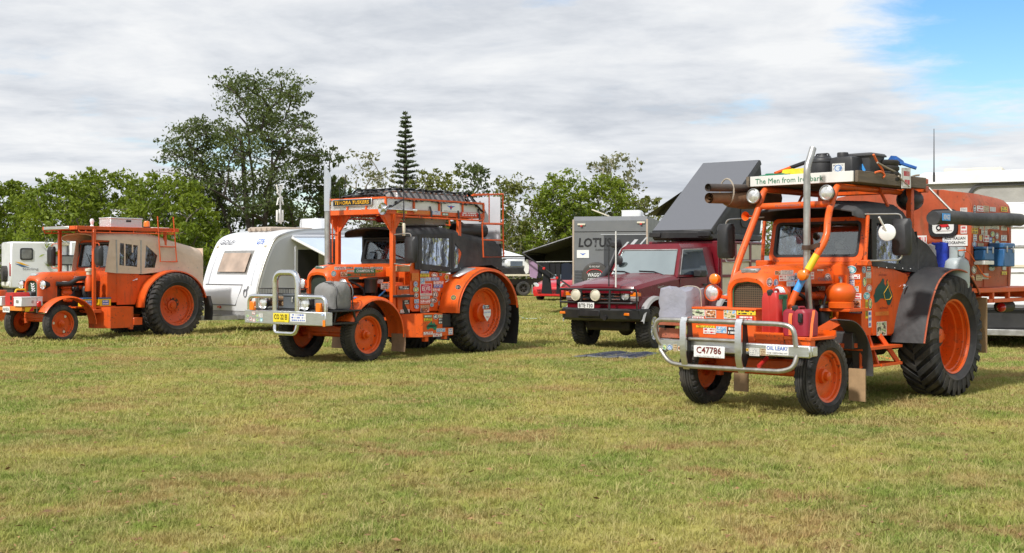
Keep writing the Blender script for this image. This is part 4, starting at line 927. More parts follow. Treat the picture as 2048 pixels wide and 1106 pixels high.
zst(TR, e, (1480, 520, 6.91), dict(y=.345), [(950, 165, 1020, 265, 'wr'), (1170, 185, 1250, 280, 'rk'), (1065, 128, 1148, 150, 'wg')])
for s_, w_, zz, yy, mm in (('CHAMPION', .30, 1.45, .345, minkgrey),): text(e, s_, (1.98, yy, zz), RX, UZ, .045, mm, w=w_, bold=.02)
# front wall of the scuttle: stickers, round horn cover
zst(TR, e, (1640, 500, 6.91), dict(x=1.646), [(362, 215, 510, 328, 'ra'), (362, 338, 555, 398, 'wr'), (252, 410, 360, 455, 'wb'), (365, 410, 478, 495, 'wb'), (370, 500, 535, 580, 'ph1'), (440, 600, 572, 680, 'wr'), (415, 690, 560, 800, 'ph2'), (400, 805, 582, 875, 'bw'), (320, 1000, 495, 1060, 'wb')])
zst(TR, e, (1480, 520, 6.91), dict(x=1.646), [(1055, 360, 1180, 420, 'wk'), (1060, 450, 1170, 515, 'wg'), (1090, 530, 1140, 650, 'rg'), (1155, 575, 1280, 800, 'yk')])
q = MB(); c0 = TR.m(1640 + 260 / 6.91, 500 + 325 / 6.91, x=1.70); q.lathe([(0, .05), (.10, .05), (.112, .03), (.112, -.05), (0, -.05)], c0, 'x', 20); q.build('horn_cover', morangeplas, e)
zst(TR, e, (1640, 500, 6.91), dict(y=.622), [(575, 225, 635, 322, 'rb'), (645, 225, 702, 290, 'kw'), (630, 300, 705, 390, 'wg'), (588, 375, 640, 505, 'rg'), (640, 395, 708, 460, 'ow'), (637, 478, 715, 580, 'rr'), (597, 580, 688, 685, 'ra'), (625, 690, 660, 945, 'yk'), (668, 670, 718, 812, 'rg'), (665, 838, 708, 1070, 'wb')])
# painted map and its lettering on the door
mp = [(.0, .62), (.10, .50), (.10, .42), (.30, .22), (.42, .16), (.55, .0), (.66, .04), (.64, .18), (.78, .30), (.86, .02), (.92, .2), (1.06, .40), (1.18, .56), (1.2, .70), (1.08, .92), (.98, 1.0), (.86, .96), (.80, .82), (.62, .74), (.42, .74), (.22, .86), (.08, .88), (.06, .74)]
d0 = TR.m(1640 + 745 / 6.91, 500 + 395 / 6.91, y=.634); sx_ = (TR.m(1640 + 1008 / 6.91, 500 + 395 / 6.91, y=.634).x - d0.x) / 1.2; sz_ = (TR.m(1640 + 745 / 6.91, 500 + 775 / 6.91, y=.634).z - d0.z)
q = MB(); q.prism([(d0.x + a * sx_, d0.z + c * sz_) for a, c in mp], 'y', .629, .632); mo_ = q.build('painted_map', mmapgreen, e, smooth=False)
q = MB(); q.tube([(d0.x + a * sx_, .634, d0.z + c * sz_) for a, c in ((.86, .1), (.9, .28), (.62, .55), (.70, .78), (1.0, .78), (1.12, .66), (.92, .32))], .004, 4); q.build('route_line', minky, mo_)
text(e, 'AROUND', (d0.x + .55 * sx_, .63, d0.z - .13 * sz_), RX, UZ, .022, minkr, w=.20); text(e, 'AUSTRALIA', (d0.x + .62 * sx_, .63, d0.z + 1.09 * sz_), RX, UZ, .022, minkr, w=.20)
zst(TR, e, (1640, 500, 6.91), dict(y=.630), [(780, 990, 918, 1180, 'ph3'), (760, 850, 945, 905, 'ow')])
# step, battery box, hooks
q = MB(); q.bx(1.80, 2.10, .42, .76, .68, .86, .008); q.build('battery_box', mplas2, e)
q = MB(); q.bx(1.0, 1.95, .34, .80, .655, .685); q.tube([(1.92, .76, .67), (1.92, .76, .47), (1.0, .78, .47)], .018, 6); q.bar((1.5, .62, .8), (1.5, .74, .47), .035, .05); q.bar((1.22, .62, .80), (1.02, .76, .47), .035, .05); q.bx(1.0, 1.5, .55, .80, .455, .485); q.bx(1.45, 1.85, .36, .60, .70, .86, .01); q.build('step_frame', mo2, e)
q = MB(); q.tube(fillet([(1.55, .55, .66), (1.55, .55, .53), (1.62, .55, .53), (1.62, .55, .66)], .03), .012, 6); q.bx(.6, 1.4, -.2, .3, .55, .66, .02); q.build('tow_shackle', mblk, e)
# tubular front frame, cross bar, spot lamps
def rops(y, crank):
    p = [(.4, y, 2.50), (1.7, y, 2.505), (1.93, y, 2.49), (2.03, y, 2.34), (2.10, y, 2.22)]
    p += [(2.28, y + .08, 2.09), (2.38, y + .11, 1.90), (2.48, y + .02, 1.66), (2.58, y - .10, 1.38), (2.66, y - .16, 1.15), (2.68, y - .16, .92)] if crank else [(2.33, y, 1.88), (2.56, y, 1.5), (2.66, y + .02, 1.15), (2.68, y + .04, .92)]
    return p
for y, cr in ((.475, True), (-.475, False)):
    q = MB(); q.tube(smooth_path(rops(y, cr), 4), .039, 12); ro = q.build('roll_bar_tube', mo, e)
    if cr:
        t = MB(); P_ = smooth_path(rops(y, cr), 8); t.tube(P_[54:60], .0405, 12); t.build('yellow_sleeve', myel, ro); t = MB(); t.tube(P_[61:67], .0405, 12); t.build('blue_sleeve', mbluetape, ro)
        c_ = P_[57]
q = MB(); q.tube([(2.05, -.475, 2.30), (2.05, .475, 2.30)], .037, 12); xo = q.build('cross_bar', mo, e)
text(xo, 'IN LOVING MEMORY', (2.088, -.06, 2.30), FY, UZ, .028, minkgrey, w=.34, lift=.004)
for y in (-.50, .46): lamp(e, (2.13, y, 2.42), .085, .11, 'spot_lamp', mblk, mlens, rimm=mgal)
q = MB(); q.lathe([(.055, 0), (.05, -.005), (.03, -.04), (.012, -.07), (.01, -.16)], (2.12, -.62, 2.19), 'x', 18); q.tube([(1.96, -.62, 2.19), (2.05, -.48, 2.2)], .014, 6); q.build('air_horn', morangeplas, e)
for s in (-1, 1): q = MB(); q.bx(1.62, 1.72, s * .56, s * .74, 1.60, 1.67, .01); q.tube([(1.66, s * .68, 1.66), (1.60, s * .68, 2.2)], .022, 8); q.build('mirror_bracket', mo, e)
# exhaust stack
q = MB(); q.tube([(2.30, .36, .78), (2.33, .36, 1.1), (2.36, .355, 1.42), (2.37, .35, 1.58)], [.036, .036, .038, .038], 12); q.build('exhaust_pipe', mgal, e)
q = MB(); q.tube(smooth_path([(2.37, .35, 1.5), (2.37, .35, 2.0), (2.37, .35, 2.55), (2.36, .35, 2.70), (2.30, .35, 2.81), (2.24, .35, 2.92)], 4), .039, 14, caps=False); q.tube(smooth_path([(2.37, .35, 2.2), (2.37, .35, 2.55), (2.36, .35, 2.70), (2.30, .35, 2.81), (2.24, .35, 2.915)], 4), .034, 14, caps=False); q.build('exhaust_stack', mgal, e, recalc=False)
q = MB(); q.lathe([(.05, 0), (.058, 0), (.058, .05), (.05, .05)], (2.37, .35, 1.78), 'z', 16); q.bar((2.37, .37, 1.80), (2.46, .56, 1.83), .03, .05); q.build('stack_clamp', mgrime, e)
# canvas cab
canvas_roof(e, mblackcloth, [(1.90, .66, 2.17, 2.26), (1.80, .66, 2.15, 2.30), (1.5, .655, 2.14, 2.34), (1.1, .65, 2.13, 2.37), (.80, .65, 2.10, 2.36), (.55, .65, 2.0, 2.28), (.40, .655, 1.88, 2.16), (.28, .655, 1.72, 2.04), (.18, .66, 1.56, 1.88)])
for s in (1, -1):
    q = MB(); q.add([(x, s * .648, z) for x, z in ((1.44, 1.60), (.30, 1.52), (.30, 1.86), (.62, 2.14), (1.46, 2.18), (1.34, 1.66), (.74, 1.62), (.74, 2.08), (1.34, 2.10))], [(0, 1, 6, 5), (1, 2, 3, 7, 6), (3, 4, 8, 7), (4, 0, 5, 8)])
    o = q.build('side_curtain', mblackcloth, e, smooth=False, recalc=False); md = o.modifiers.new('thick', 'SOLIDIFY'); md.thickness = .01; md.offset = 0
    q = MB(); q.prism([(1.345, 1.655), (.735, 1.615), (.735, 2.085), (1.345, 2.105)], 'y', s * .642, s * .646); q.build('curtain_window', mvinyl, o, smooth=False)
    q = MB()
    for x in (1.3, 1.1, .9, .7, .5): q.lathe([(.009, 0), (.008, .004), (0, .005)], (x, s * .654, 1.575 + .06 * (x - .9) * .3), (0, s, 0), 8)
    q.build('press_stud', mgal, o)
q = MB(); q.sheet([[(.20, y, 1.52), (.24, y, 1.75), (.30, y, 2.02)] for y in (-.64, 0, .64)], .012); q.build('rear_curtain', mblackcloth, e); q = MB(); q.bx(.40, .42, -.40, .60, 1.60, 1.92, .005); q.build('sun_blind', mat('silver_sun_blind', (.62, .63, .64), .5, var=.05), e)
q = MB(); q.add([(x, y, z) for y in (.62, .66) for x, z in ((.32, 1.95), (.30, 1.54), (-.25, 1.56), (-.18, 1.72), (.05, 1.86))], [(0, 1, 2, 3, 4), (9, 8, 7, 6, 5)] + [(i, (i + 1) % 5, 5 + (i + 1) % 5, 5 + i) for i in range(5)]); q.build('quarter_curtain', mblackcloth, e, smooth=False)
mirror(e, (1.64, .66, 2.19), (1.66, .72, 1.66), (1.40, .99, 1.93), w=.22, h=.42); mirror(e, (1.9, -.50, 2.18), (2.2, -.50, 1.66), (2.02, -.96, 1.90), w=.22, h=.42)
q = MB(); rm = TR.m(1774, 465, y=.93); q.lathe([(0, .02), (.06, .012), (.092, 0), (.096, -.01), (0, -.012)], rm, (.9, .3, 0), 24); q.tube([rm, TR.m(1758, 434, y=.9)], .012, 6); q.build('round_mirror', mplate_w, e)
# roof rack of timber boards with the name board
for i in range(8): q = MB(); q.bx(.28, 1.93, -.66 + i * .168, -.66 + i * .168 + .155, 2.545, 2.57 + .003 * (i % 3)); q.build('plank', mwood, e)
for s in (1, -1): q = MB(); q.bx(.25, 1.93, s * .695, s * .735, 2.54, 2.67, .004); q.build('side_board', mwood, e)
q = MB(); q.bx(1.935, 1.965, -.655, .69, 2.545, 2.665, .003); nb = q.build('name_board', mwht2, e)
text(nb, 'The Men from Ironbark', (1.966, -.13, 2.603), FY, UZ, .062, minkg, w=.90, lift=.003)
q = MB(); q.bx(.18, .26, .42, .73, 2.60, 2.66, .005); q.bx(.1, .2, -.7, .7, 2.5, 2.58, .01)
for s in (-1, 1): q.bx(.36, .44, s * .60 - .035, s * .60 + .035, 1.55, 2.55, .006); q.tube([(1.0, s * .5, 2.52), (1.0, s * .62, 2.30)], .02, 6)
q.build('rack_frame', mo2, e)
q = MB(); ab = TR.m(1868, 356, y=.55); q.tube([(ab.x, ab.y, 2.66), (ab.x, ab.y, 2.78)], .014, 8); q.tube([(ab.x, ab.y, 2.75), (ab.x, ab.y, 3.33)], [.008, .004], 6); q.build('antenna', mblk, e)

# ---- loads carried by it
a = (3.1, -.86, .98); t_ = TR.thing('covered_box', 'box wrapped in lavender grey tarp on the carrier left of the orange tool box', 'wrapped box', a)
def baggy(x0, x1, y0, y1, z0, z1, seed, top=.06):
    r = random.Random(seed); R_ = []
    for i in range(7):
        z = z0 + (z1 - z0) * i / 5 if i < 6 else z1 + .01; k = 1 if i < 5 else .93 if i == 5 else .5; row = []
        cx, cy, hx, hy = (x0 + x1) / 2, (y0 + y1) / 2, (x1 - x0) / 2 * k, (y1 - y0) / 2 * k
        for j in range(24):
            a_ = 6.283 * j / 24; c_, s_ = math.cos(a_), math.sin(a_); p = 5
            rr = (abs(c_) ** p + abs(s_) ** p) ** (-1 / p)
            row.append((cx + hx * rr * c_ + r.gauss(0, .006), cy + hy * rr * s_ + r.gauss(0, .006), z + r.gauss(0, .006) + (top * (r.random() - .4) if i >= 5 else 0)))
        R_.append(row)
    return MB().loft(R_)
baggy(2.90, 3.31, -1.03, -.60, .985, 1.33, 3).build('tarp', mtarp, t_, ang=30)
q = MB(); q.tube(smooth_path([(3.05, -.59, 1.05), (3.06, -.585, 1.2), (3.05, -.62, 1.345), (2.98, -.82, 1.37), (2.92, -1.0, 1.34)], 5), .007, 6); q.build('tie_rope', mrope, t_)
def jerry(name, label, at, sx, sy, h, m, T, z, rz=0., parts=True, cat='fuel can'):
    t_ = T.thing(name, label, cat, (at[0], at[1], z), 'red fuel cans' if 'jerry' in name else None); x, y = at; b = MB()
    R_ = []
    for k, (f, g_) in enumerate(((0, .90), (.02, 1), (.86, 1), (.93, .93), (1., .78))):
        R_.append([(x + px * sx * g_ ** .4, y + py * sy * g_, z + h * f) for px, py in rrect(-.5, .5, -.5, .5, .16, 3)])
    b.loft(R_); bo = b.build('can_body', m, t_, ang=35)
    s_ = MB(); s_.bx(x - sx * .51, x + sx * .51, y - .006, y + .006, z + .02, z + h * .97); s_.build('seam', m, bo)
    c_ = MB(); c_.tube(fillet([(x - sx * .34, y, z + h * .95), (x - sx * .30, y, z + h * 1.07), (x + sx * .15, y, z + h * 1.07), (x + sx * .20, y, z + h * .95)], .03), .014, 7); c_.build('handle', m, bo)
    d = MB(); d.lathe([(0, .05), (.03, .05), (.034, .04), (.034, 0)], (x + sx * .36, y, z + h * .95), (.4, 0, 1), 14); d.build('cap', mplas, bo); return t_, bo
t_, j1 = jerry('jerry_can', 'tall red plastic fuel can with green tape standing beside the grille', (3.15, .425), .22, .21, .45, mredp, TR, .868)
q = MB(); q.bx(3.10, 3.17, .531, .538, 1.08, 1.28); q.bx(3.08, 3.24, .531, .538, 1.25, 1.30); q.build('green_tape', mgreen, j1)
t_, j2 = jerry('jerry_can', 'lower dark red fuel can under an orange ratchet strap on the front tray', (3.12, .715), .26, .30, .28, mat('dark_red_plastic', (.30, .014, .03), .5, var=.1), TR, .868)
q = MB(); P_ = [(3.262, .68, .88), (3.265, .68, 1.08), (3.22, .68, 1.165), (3.05, .68, 1.17), (2.98, .68, .9)]; q.sheet([[(x, y - .02, z), (x, y + .02, z)] for x, y, z in fillet(P_, .04)], .004); q.sheet([[(x, .885, z), (x, .915, z)] for x, z in ((3.16, 1.14), (3.2, 1.0), (3.22, .86))], .004); st_ = q.build('ratchet_strap', mstrap, j2); q = MB(); q.box((3.262, .80, 1.06), (.04, .05, .10), .01); q.build('buckle', mblk, st_)
g_ = (1.98, .52, 1.0); t_ = TR.thing('gas_bottle', 'squat orange gas bottle strapped beside the bonnet of the right tractor', 'gas bottle', g_)
c0 = TR.m(1682, 596, y=.56); x, y = c0.x, .56; q = MB(); q.lathe([(0, -.17), (.14, -.17), (.145, -.11), (.13, -.10)], (x, y, 1.30), 'z', 28); q.lathe([(0, -.12), (.12, -.11), (.155, -.06), (.165, .0), (.16, .03), (.13, .08), (.07, .11), (0, .115)], (x, y, 1.30), 'z', 28); bt = q.build('bottle', morangeplas, t_)
q = MB(); q.sheet([[(x + .085 * math.cos(a), y + .085 * math.sin(a), z) for z in (1.39, 1.50)] for a in [rad(70 + 20 * i) for i in range(12)]], .006); q.build('collar', mo, bt); q = MB(); q.cyl((x, y, 1.40), (x, y, 1.46), .02, 10); q.box((x, y, 1.47), (.06, .03, .02)); q.build('valve', mgal, bt)
q = MB(); q.bx(1.66, x + .1, .34, .72, 1.09, 1.125, .004); q.build('bottle_shelf', mo2, e)
def drum(label, cx, cy, z, r, h, lab=None):
    t_ = TR.thing('water_drum', label, 'water drum', (cx, cy, z), 'black water drums on the roof rack'); q = MB(); q.lathe([(0, 0), (r * .96, 0), (r, .02), (r, h * .80), (r * .93, h * .88), (r * .62, h * .93), (r * .55, h)], (cx, cy, z), 'z', 28); q.lathe([(r * .55, h * .93), (r * .55, h), (0, h)], (cx, cy, z), 'z', 20); b = q.build('drum_body', mplas, t_)
    q = MB(); q.lathe([(r * 1.0, h * .72), (r * 1.035, h * .74), (r * 1.035, h * .78), (r * 1.0, h * .8)], (cx, cy, z), 'z', 28); q.build('rim_band', mplas, b); q = MB(); q.lathe([(.0, h * 1.06), (.05, h * 1.06), (.055, h)], (cx, cy, z), 'z', 14); q.tube(fillet([(cx, cy - r * .5, z + h * .95), (cx, cy - r * .5, z + h * 1.07), (cx, cy + r * .5, z + h * 1.07), (cx, cy + r * .5, z + h * .95)], .03), .01, 6); q.build('cap', mplas, b)
    if lab: sticker(b, (cx + r * .98, cy, z + h * .45), FY, UZ, r * .95, h * .62, ST['wb'], lift=.006)
    return b
d1 = TR.m(1645, 320, x=1.45); drum('tall black round water drum behind the exhaust stack on the roof rack', 1.45, d1.y, 2.575, .165, .33)
d2 = TR.m(1695, 322, x=1.50); bq = TR.thing('water_container', 'square black water container with white label on the roof rack', 'water container', (1.5, d2.y, 2.575)); y = d2.y
q = MB(); q.loft([[(1.5 + a * .30 * k, y + b * .30 * k, 2.575 + z) for a, b in rrect(-.5, .5, -.5, .5, .10, 3)] for z, k in ((0, .97), (.02, 1), (.24, 1), (.28, .9), (.295, .6))]); b_ = q.build('container_body', mplas, bq); q = MB(); q.lathe([(0, .06), (.06, .06), (.065, .05), (.065, 0)], (1.52, y - .05, 2.86), 'z', 16); q.build('cap', mplas, b_)
sticker(b_, (1.652, y - .03, 2.70), FY, UZ, .16, .17, ST['wg']); sticker(b_, (1.655, y - .03, 2.73), FY, UZ, .11, .09, ST['rb'], oval=True, lift=.006)
d3 = TR.m(1732, 325, x=1.25); bq = TR.thing('plastic_bin', 'black tapered plastic tub wedged between containers on the roof rack', 'tub', (1.25, d3.y, 2.575)); y = d3.y
q = MB(); q.loft([[(1.25 + a * .36 * k, y + b * .30 * k, 2.575 + z) for a, b in rrect(-.5, .5, -.5, .5, .08, 3)] for z, k in ((0, .82), (.30, 1))]); b_ = q.build('tub_body', mplas2, bq); q = MB(); q.loft([[(1.25 + a * .40 * k, y + b * .34 * k, 2.875 + z) for a, b in rrect(-.5, .5, -.5, .5, .08, 3)] for z, k in ((0, 1), (.015, 1), (.035, .9))]); q.build('lid', mplas2, b_)
q = MB(); q.box((1.43, y - .02, 2.74), (.012, .03, .12), rot=Matrix.Rotation(.5, 3, 'X')); q.build('yellow_tag', myel, b_); q = MB(); q.box((1.43, y + .05, 2.75), (.012, .03, .12), rot=Matrix.Rotation(.5, 3, 'X')); q.build('blue_tag', mbluetape, b_)
d4 = TR.m(1768, 330, x=1.0); q = MB(); y = d4.y
for i in range(4): q.lathe([(.06, 0), (.16, .0), (.175, .02), (.175, .05), (.16, .065), (.06, .065)], (1.0, y, 2.58 + i * .066), 'z', 24, close=True)
TR.solo(q, 'rubber_coil', mrub2, 'stack of flat black rubber coils at the rear of the load', 'coil', (1.0, y, 2.575))
d5 = TR.m(1560, 349, x=1.55); q = baggy(1.35, 1.75, d5.y - .22, d5.y + .18, 2.572, 2.69, 8, .03); TR.solo(q, 'folded_bag', mat('green_cloth', (.012, .16, .075), .8, var=.15, bump=.4, bscale=10), 'flat green cloth bag behind the name board', 'bag', (1.55, d5.y, 2.572))
d6 = TR.m(1598, 344, x=1.4); q = baggy(1.2, 1.6, d6.y - .16, d6.y + .2, 2.572, 2.74, 9, .04); yb = TR.solo(q, 'feed_sack', mat('yellow_sack', (.78, .58, .02), .5, var=.08, bump=.4, bscale=10), 'yellow printed sack beside the exhaust stack on the roof load', 'sack', (1.4, d6.y, 2.572)); OFF[yb.name] = V(1.4, d6.y, 2.572); text(yb, 'SPUDS', (1.601, d6.y, 2.66), FY, UZ, .04, minkred, w=.16)
p0, p1 = TR.m(1550, 347, x=1.3), TR.m(1610, 325, x=.9); q = MB(); q.tube([p0, p1], .022, 8); po_ = TR.solo(q, 'folded_prop', morangeplas, 'orange tipped folded pole leaning on the drums of the roof load', 'pole', p0); OFF[po_.name] = p0; q = MB(); q.tube([p0.lerp(p1, .5), p0.lerp(p1, 1.02)], .025, 8); q.build('pole_sleeve', mblk, po_)
a0, a1 = V(2.62, -.80, 2.39), V(1.2, -.80, 2.44); a0 = TR.m(1418, 396, y=-.80); q = MB(); P_ = [a0, a0.lerp(a1, .22), a0.lerp(a1, .3) - V(0, 0, .02), a0.lerp(a1, .5) - V(0, 0, .02), a1]; q.tube(P_, [.062, .066, .088, .112, .115], 16, caps=False); q.tube([a0, a0 - (a0 - a1) * .5], [.040, .040], 14, caps=False); q.lathe([(.0, .06), (.015, .0)], a0 + V(-.03, 0, 0), 'x', 8)
bw = TR.solo(q, 'canvas_roll', mbrowncloth, 'rolled brown canvas awning poking forward beside the roof rack', 'canvas roll', a0, recalc=False)
a2 = TR.m(1416, 375, y=-.75); q = MB(); q.tube([a2, V(1.2, -.75, 2.56)], .046, 14, caps=False); q.tube([a2, V(1.9, -.75, 2.54)], .040, 14, caps=False); q.lathe([(.040, 0), (.0, -.02)], a2 - V(.05, 0, 0), 'x', 12); pr_ = TR.solo(q, 'storage_tube', mat('dark_brown_pipe', (.06, .045, .038), .55, var=.2, dust=.3), 'dark brown storage tube tied above the canvas roll', 'tube', a2, recalc=False)
OFF[pr_.name] = a2; q = MB(); k = a0.lerp(a1, .26); q.tube([k + V(0, .10 * math.sin(a), .075 + .155 * math.cos(a)) for a in [6.283 * i / 18 for i in range(18)]], .010, 6, closed=True); q.build('tie_rope', mrope, pr_)
ws = TR.m(1812, 356, y=.745); q = MB(); q.box(ws, (.23, .008, .24), rot=Matrix.Rotation(.04, 3, 'Y')); wsn = TR.solo(q, 'hanging_sign', mwht2, 'white printed sheet roped to the brown side board of the roof rack', 'sign', ws); OFF[wsn.name] = ws; sticker(wsn, ws + V(0, .005, 0), RX, UZ, .19, .20, ST['wr'])
q = MB(); q.tube(smooth_path([TR.m(*p, y=.72) for p in ((1755, 325), (1775, 336), (1790, 343), (1802, 350), (1815, 358), (1826, 352), (1838, 350))], 5), .012, 6); q.tube(smooth_path([TR.m(*p, y=.75) for p in ((1797, 352), (1806, 362), (1818, 373))], 5), .01, 6); TR.solo(q, 'rope', mrope, 'grey knotted rope lashed over the side of the roof rack', 'rope', (1.2, .72, 2.66))
q = MB(); q.tube(smooth_path([TR.m(*p, y=.70) for p in ((1747, 309), (1755, 325), (1765, 340), (1768, 352))], 5), .013, 6); q.tube(smooth_path([TR.m(*p, y=.74) for p in ((1750, 345), (1762, 343), (1769, 350), (1766, 355))], 5), .012, 6); TR.solo(q, 'tie_down', mstrap, 'bright orange cord tied from the tub to the rack side', 'cord', (1.3, .7, 2.66))
q = MB(); rg = TR.m(1785, 321, x=.9); q.loft([[(rg.x, rg.y + dy, rg.z + dz) for dy, dz in ((-.07, .0), (-.02, .06), (.05, .05), (.09, -.02), (.0, -.05))], [(rg.x - .2, rg.y + dy * .7, rg.z - .02 + dz * .6) for dy, dz in ((-.07, .0), (-.02, .06), (.05, .05), (.09, -.02), (.0, -.05))]]); q.tube([rg, rg + V(-.1, .25, -.10)], .02, 6); TR.solo(q, 'blue_rag', mat('blue_pink_cloth', (.02, .10, .35), .85, var=.4, scale=20), 'blue rag tied at the rear end of the roof load', 'rag', rg)
bb_ = TR.m(1820, 400, y=.52); q = MB(); q.ball(bb_, .19, 18, 10, (1.25, .75, .72)); b_ = TR.solo(q, 'stuff_sack', mplas, 'round black bag slung under the rear of the roof rack', 'bag', bb_); OFF[b_.name] = bb_; q = MB(); q.tube([bb_ + V(.1, 0, .1), bb_ + V(.1, 0, .17)], .012, 6); q.tube([bb_ + V(-.1, 0, .1), bb_ + V(-.1, 0, .17)], .012, 6); q.build('sling', mblk, b_)

# ---- orange camper body carried behind the cab
cp = TR.thing('camper_body', 'faded orange camper body covered in stickers behind the right tractor', 'camper', (-1.15, 0, 1.15))
R_ = []
for x, ins, zt in ((-.50, .0, 2.55), (-.62, .0, 2.55), (-.9, .0, 2.545), (-1.5, .0, 2.515), (-1.70, .0, 2.495), (-1.77, .02, 2.46), (-1.80, .06, 2.40)): R_.append([(x, y * (1 - ins), z if z > 1.5 else z + ins) for y, z in [(-.96, 1.33), (-.97, 1.6), (-.97, 2.26), (-.95, min(2.40, zt - .10)), (-.88, zt - .03), (-.6, zt + .01), (0, zt + .04), (.6, zt + .01), (.88, zt - .03), (.95, min(2.40, zt - .10)), (.97, 2.26), (.97, 1.6), (.96, 1.33)]])
MB().loft(R_).build('shell', mofade, cp, ang=32)
q = MB()
for x in (-.52, -.86, -1.62): q.tube([(x, .972, 1.34), (x, .976, 2.26), (x, .955, 2.385), (x, .88, 2.515 + .03 * x), (x, .6, 2.575 + .032 * x), (x, 0, 2.61 + .03 * x)], .008, 5)
q.build('body_seam', mofade, cp)
q = MB(); q.bx(-2.15, -.3, -1.0, 1.0, 1.26, 1.325, .008); q.bx(-2.3, -2.15, -1.02, 1.02, 1.18, 1.33, .006)
for y in (.97, .30, -.4, -.97): q.bx(-2.3, -1.1, y - .03, y + .03, 1.13, 1.18, .004)
q.bar((-.95, .97, 1.155), (-2.3, .97, 1.155), .05, .05)
for x in (-1.1, -1.6, -2.28): q.bx(x - .025, x + .025, .945, .995, 1.14, 1.27)
for s in (-.28, .28): q.bx(-1.3, -.2, s - .04, s + .04, .95, 1.26, .01)
fr = q.build('tray_frame', mo2, cp); q = MB(); q.cyl((-1.75, .80, 1.06), (-2.1, .80, 1.06), .075, 14); q.build('tail_tank', mdark, fr); q = MB(); q.ball((-1.72, .84, 1.05), .06, 14, 8); q.build('marker_lamp', mredlens, fr)
q = MB(); q.ring(rrect(.42, .80, 1.97, 2.32, .09), rrect(.465, .755, 2.01, 2.28, .06), 'x', -.502, -.470); wf = q.build('window_frame', mplas, cp); q = MB(); q.prism(rrect(.46, .76, 2.0, 2.29, .05), 'x', -.497, -.488); wq = q.build('window_poster', mplate_w, wf, smooth=False)
q = MB()
for yy, rr in ((.55, .036), (.67, .024)): q.lathe([(rr * .55, 0), (rr, 0), (rr, .002), (rr * .55, .002)], (-.486, yy, 2.085), 'x', 20)
q.build('tractor_print', mink, wf); q = MB(); q.prism([(.56, 2.09), (.56, 2.12), (.60, 2.15), (.68, 2.12), (.68, 2.09)], 'x', -.487, -.484); q.build('tractor_print', minkred, wf); q = MB(); q.prism([(.52, 2.04), (.72, 2.043), (.72, 2.047), (.52, 2.044)], 'x', -.487, -.485); q.build('tractor_print', minkr, wf)
ag0, ag1 = TR.m(1885, 472, x=-.49), TR.m(1935, 490, x=-.49); c_ = (ag0 + ag1) / 2; q = MB(); q.box((-.494, c_.y, c_.z), (.008, abs(ag1.y - ag0.y), abs(ag1.z - ag0.z) + .02)); sg = q.build('sign', mplate_w, cp); text(sg, 'AUSTRALIAN', (-.49, c_.y, c_.z + .028), FY, UZ, .036, mink, w=.27, bold=.012, lift=.003); text(sg, 'GEOGRAPHIC', (-.49, c_.y, c_.z - .028), FY, UZ, .036, mink, w=.27, bold=.012, lift=.003)
Z5 = (1840, 430, 5.822); Z2 = (1660, 280, 3.951)
zst(TR, cp, Z5, dict(x=-.499), [(475, 125, 548, 215, 'wr'), (415, 375, 535, 430, 'ph1')]); zst(TR, cp, Z2, dict(x=-.499), [(1030, 535, 1085, 575, 'wg'), (690, 755, 765, 880, 'wr'), (735, 860, 765, 960, 'wg')])
zst(TR, cp, Z5, dict(y=.976), [(600, 150, 672, 215, 'yk'), (600, 125, 680, 148, 'wg'), (690, 125, 800, 165, 'wg'), (805, 125, 920, 165, 'wk'), (712, 170, 782, 230, 'wk'), (820, 190, 868, 255, 'rg'), (875, 205, 915, 280, 'rk'), (682, 228, 725, 305, 'ro'), (735, 232, 803, 312, 'wr'), (615, 225, 660, 300, 'wb'), (605, 305, 655, 375, 'rb'), (805, 260, 838, 345, 'bw'), (842, 275, 862, 340, 'yk'), (670, 328, 740, 375, 'tk'), (872, 300, 925, 375, 'ra'), (940, 130, 1010, 180, 'wg'), (940, 235, 1010, 300, 'wb'), (945, 320, 1000, 360, 'tk'), (955, 400, 1010, 450, 'rk'), (955, 455, 1005, 520, 'wr'), (960, 560, 1000, 640, 'wg'), (950, 655, 1010, 695, 'yk'), (590, 705, 632, 785, 'ro'), (648, 695, 722, 762, 'tk'), (725, 680, 795, 745, 'wg'), (600, 590, 655, 680, 'rk'), (800, 595, 870, 650, 'rb')])
zst(TR, cp, Z2, dict(y=.976), [(1130, 515, 1155, 575, 'rk'), (1160, 520, 1210, 565, 'wr'), (1212, 520, 1255, 570, 'tk'), (1262, 530, 1308, 565, 'wg'), (1350, 528, 1400, 565, 'yk')])
b0, b1 = TR.m(1866, 436, y=1.08), TR.m(2040, 440, y=1.08); q = MB(); q.tube(smooth_path([b0, b0.lerp(b1, .2) + V(0, 0, .012), b0.lerp(b1, .5) - V(0, 0, .004), b0.lerp(b1, .8) + V(0, 0, .006), b1], 4), .082, 16); aw = TR.solo(q, 'awning_bag', mblackcloth, 'long black awning bag with blue maker tag on the camper side', 'awning', b0.lerp(b1, .5)); OFF[aw.name] = b0.lerp(b1, .5)
kt = TR.m(1893, 434, y=1.165); q = MB(); q.box((kt.x, 1.164, kt.z), (.20, .006, .085)); kk = q.build('tag', mbluetape, aw); text(kk, 'KINGS', (kt.x, 1.168, kt.z), RX, UZ, .06, minkw, w=.17, shear=.2, bold=.02, lift=.002)
q = MB(); q.bx(-1.5, -1.44, .95, 1.08, 2.10, 2.14); q.bx(-.66, -.60, .95, 1.08, 2.10, 2.14); q.tube([TR.m(1858, 376, y=.78), TR.m(1905, 424, y=1.05)], .014, 8); q.build('awning_arm', mgal2, aw)
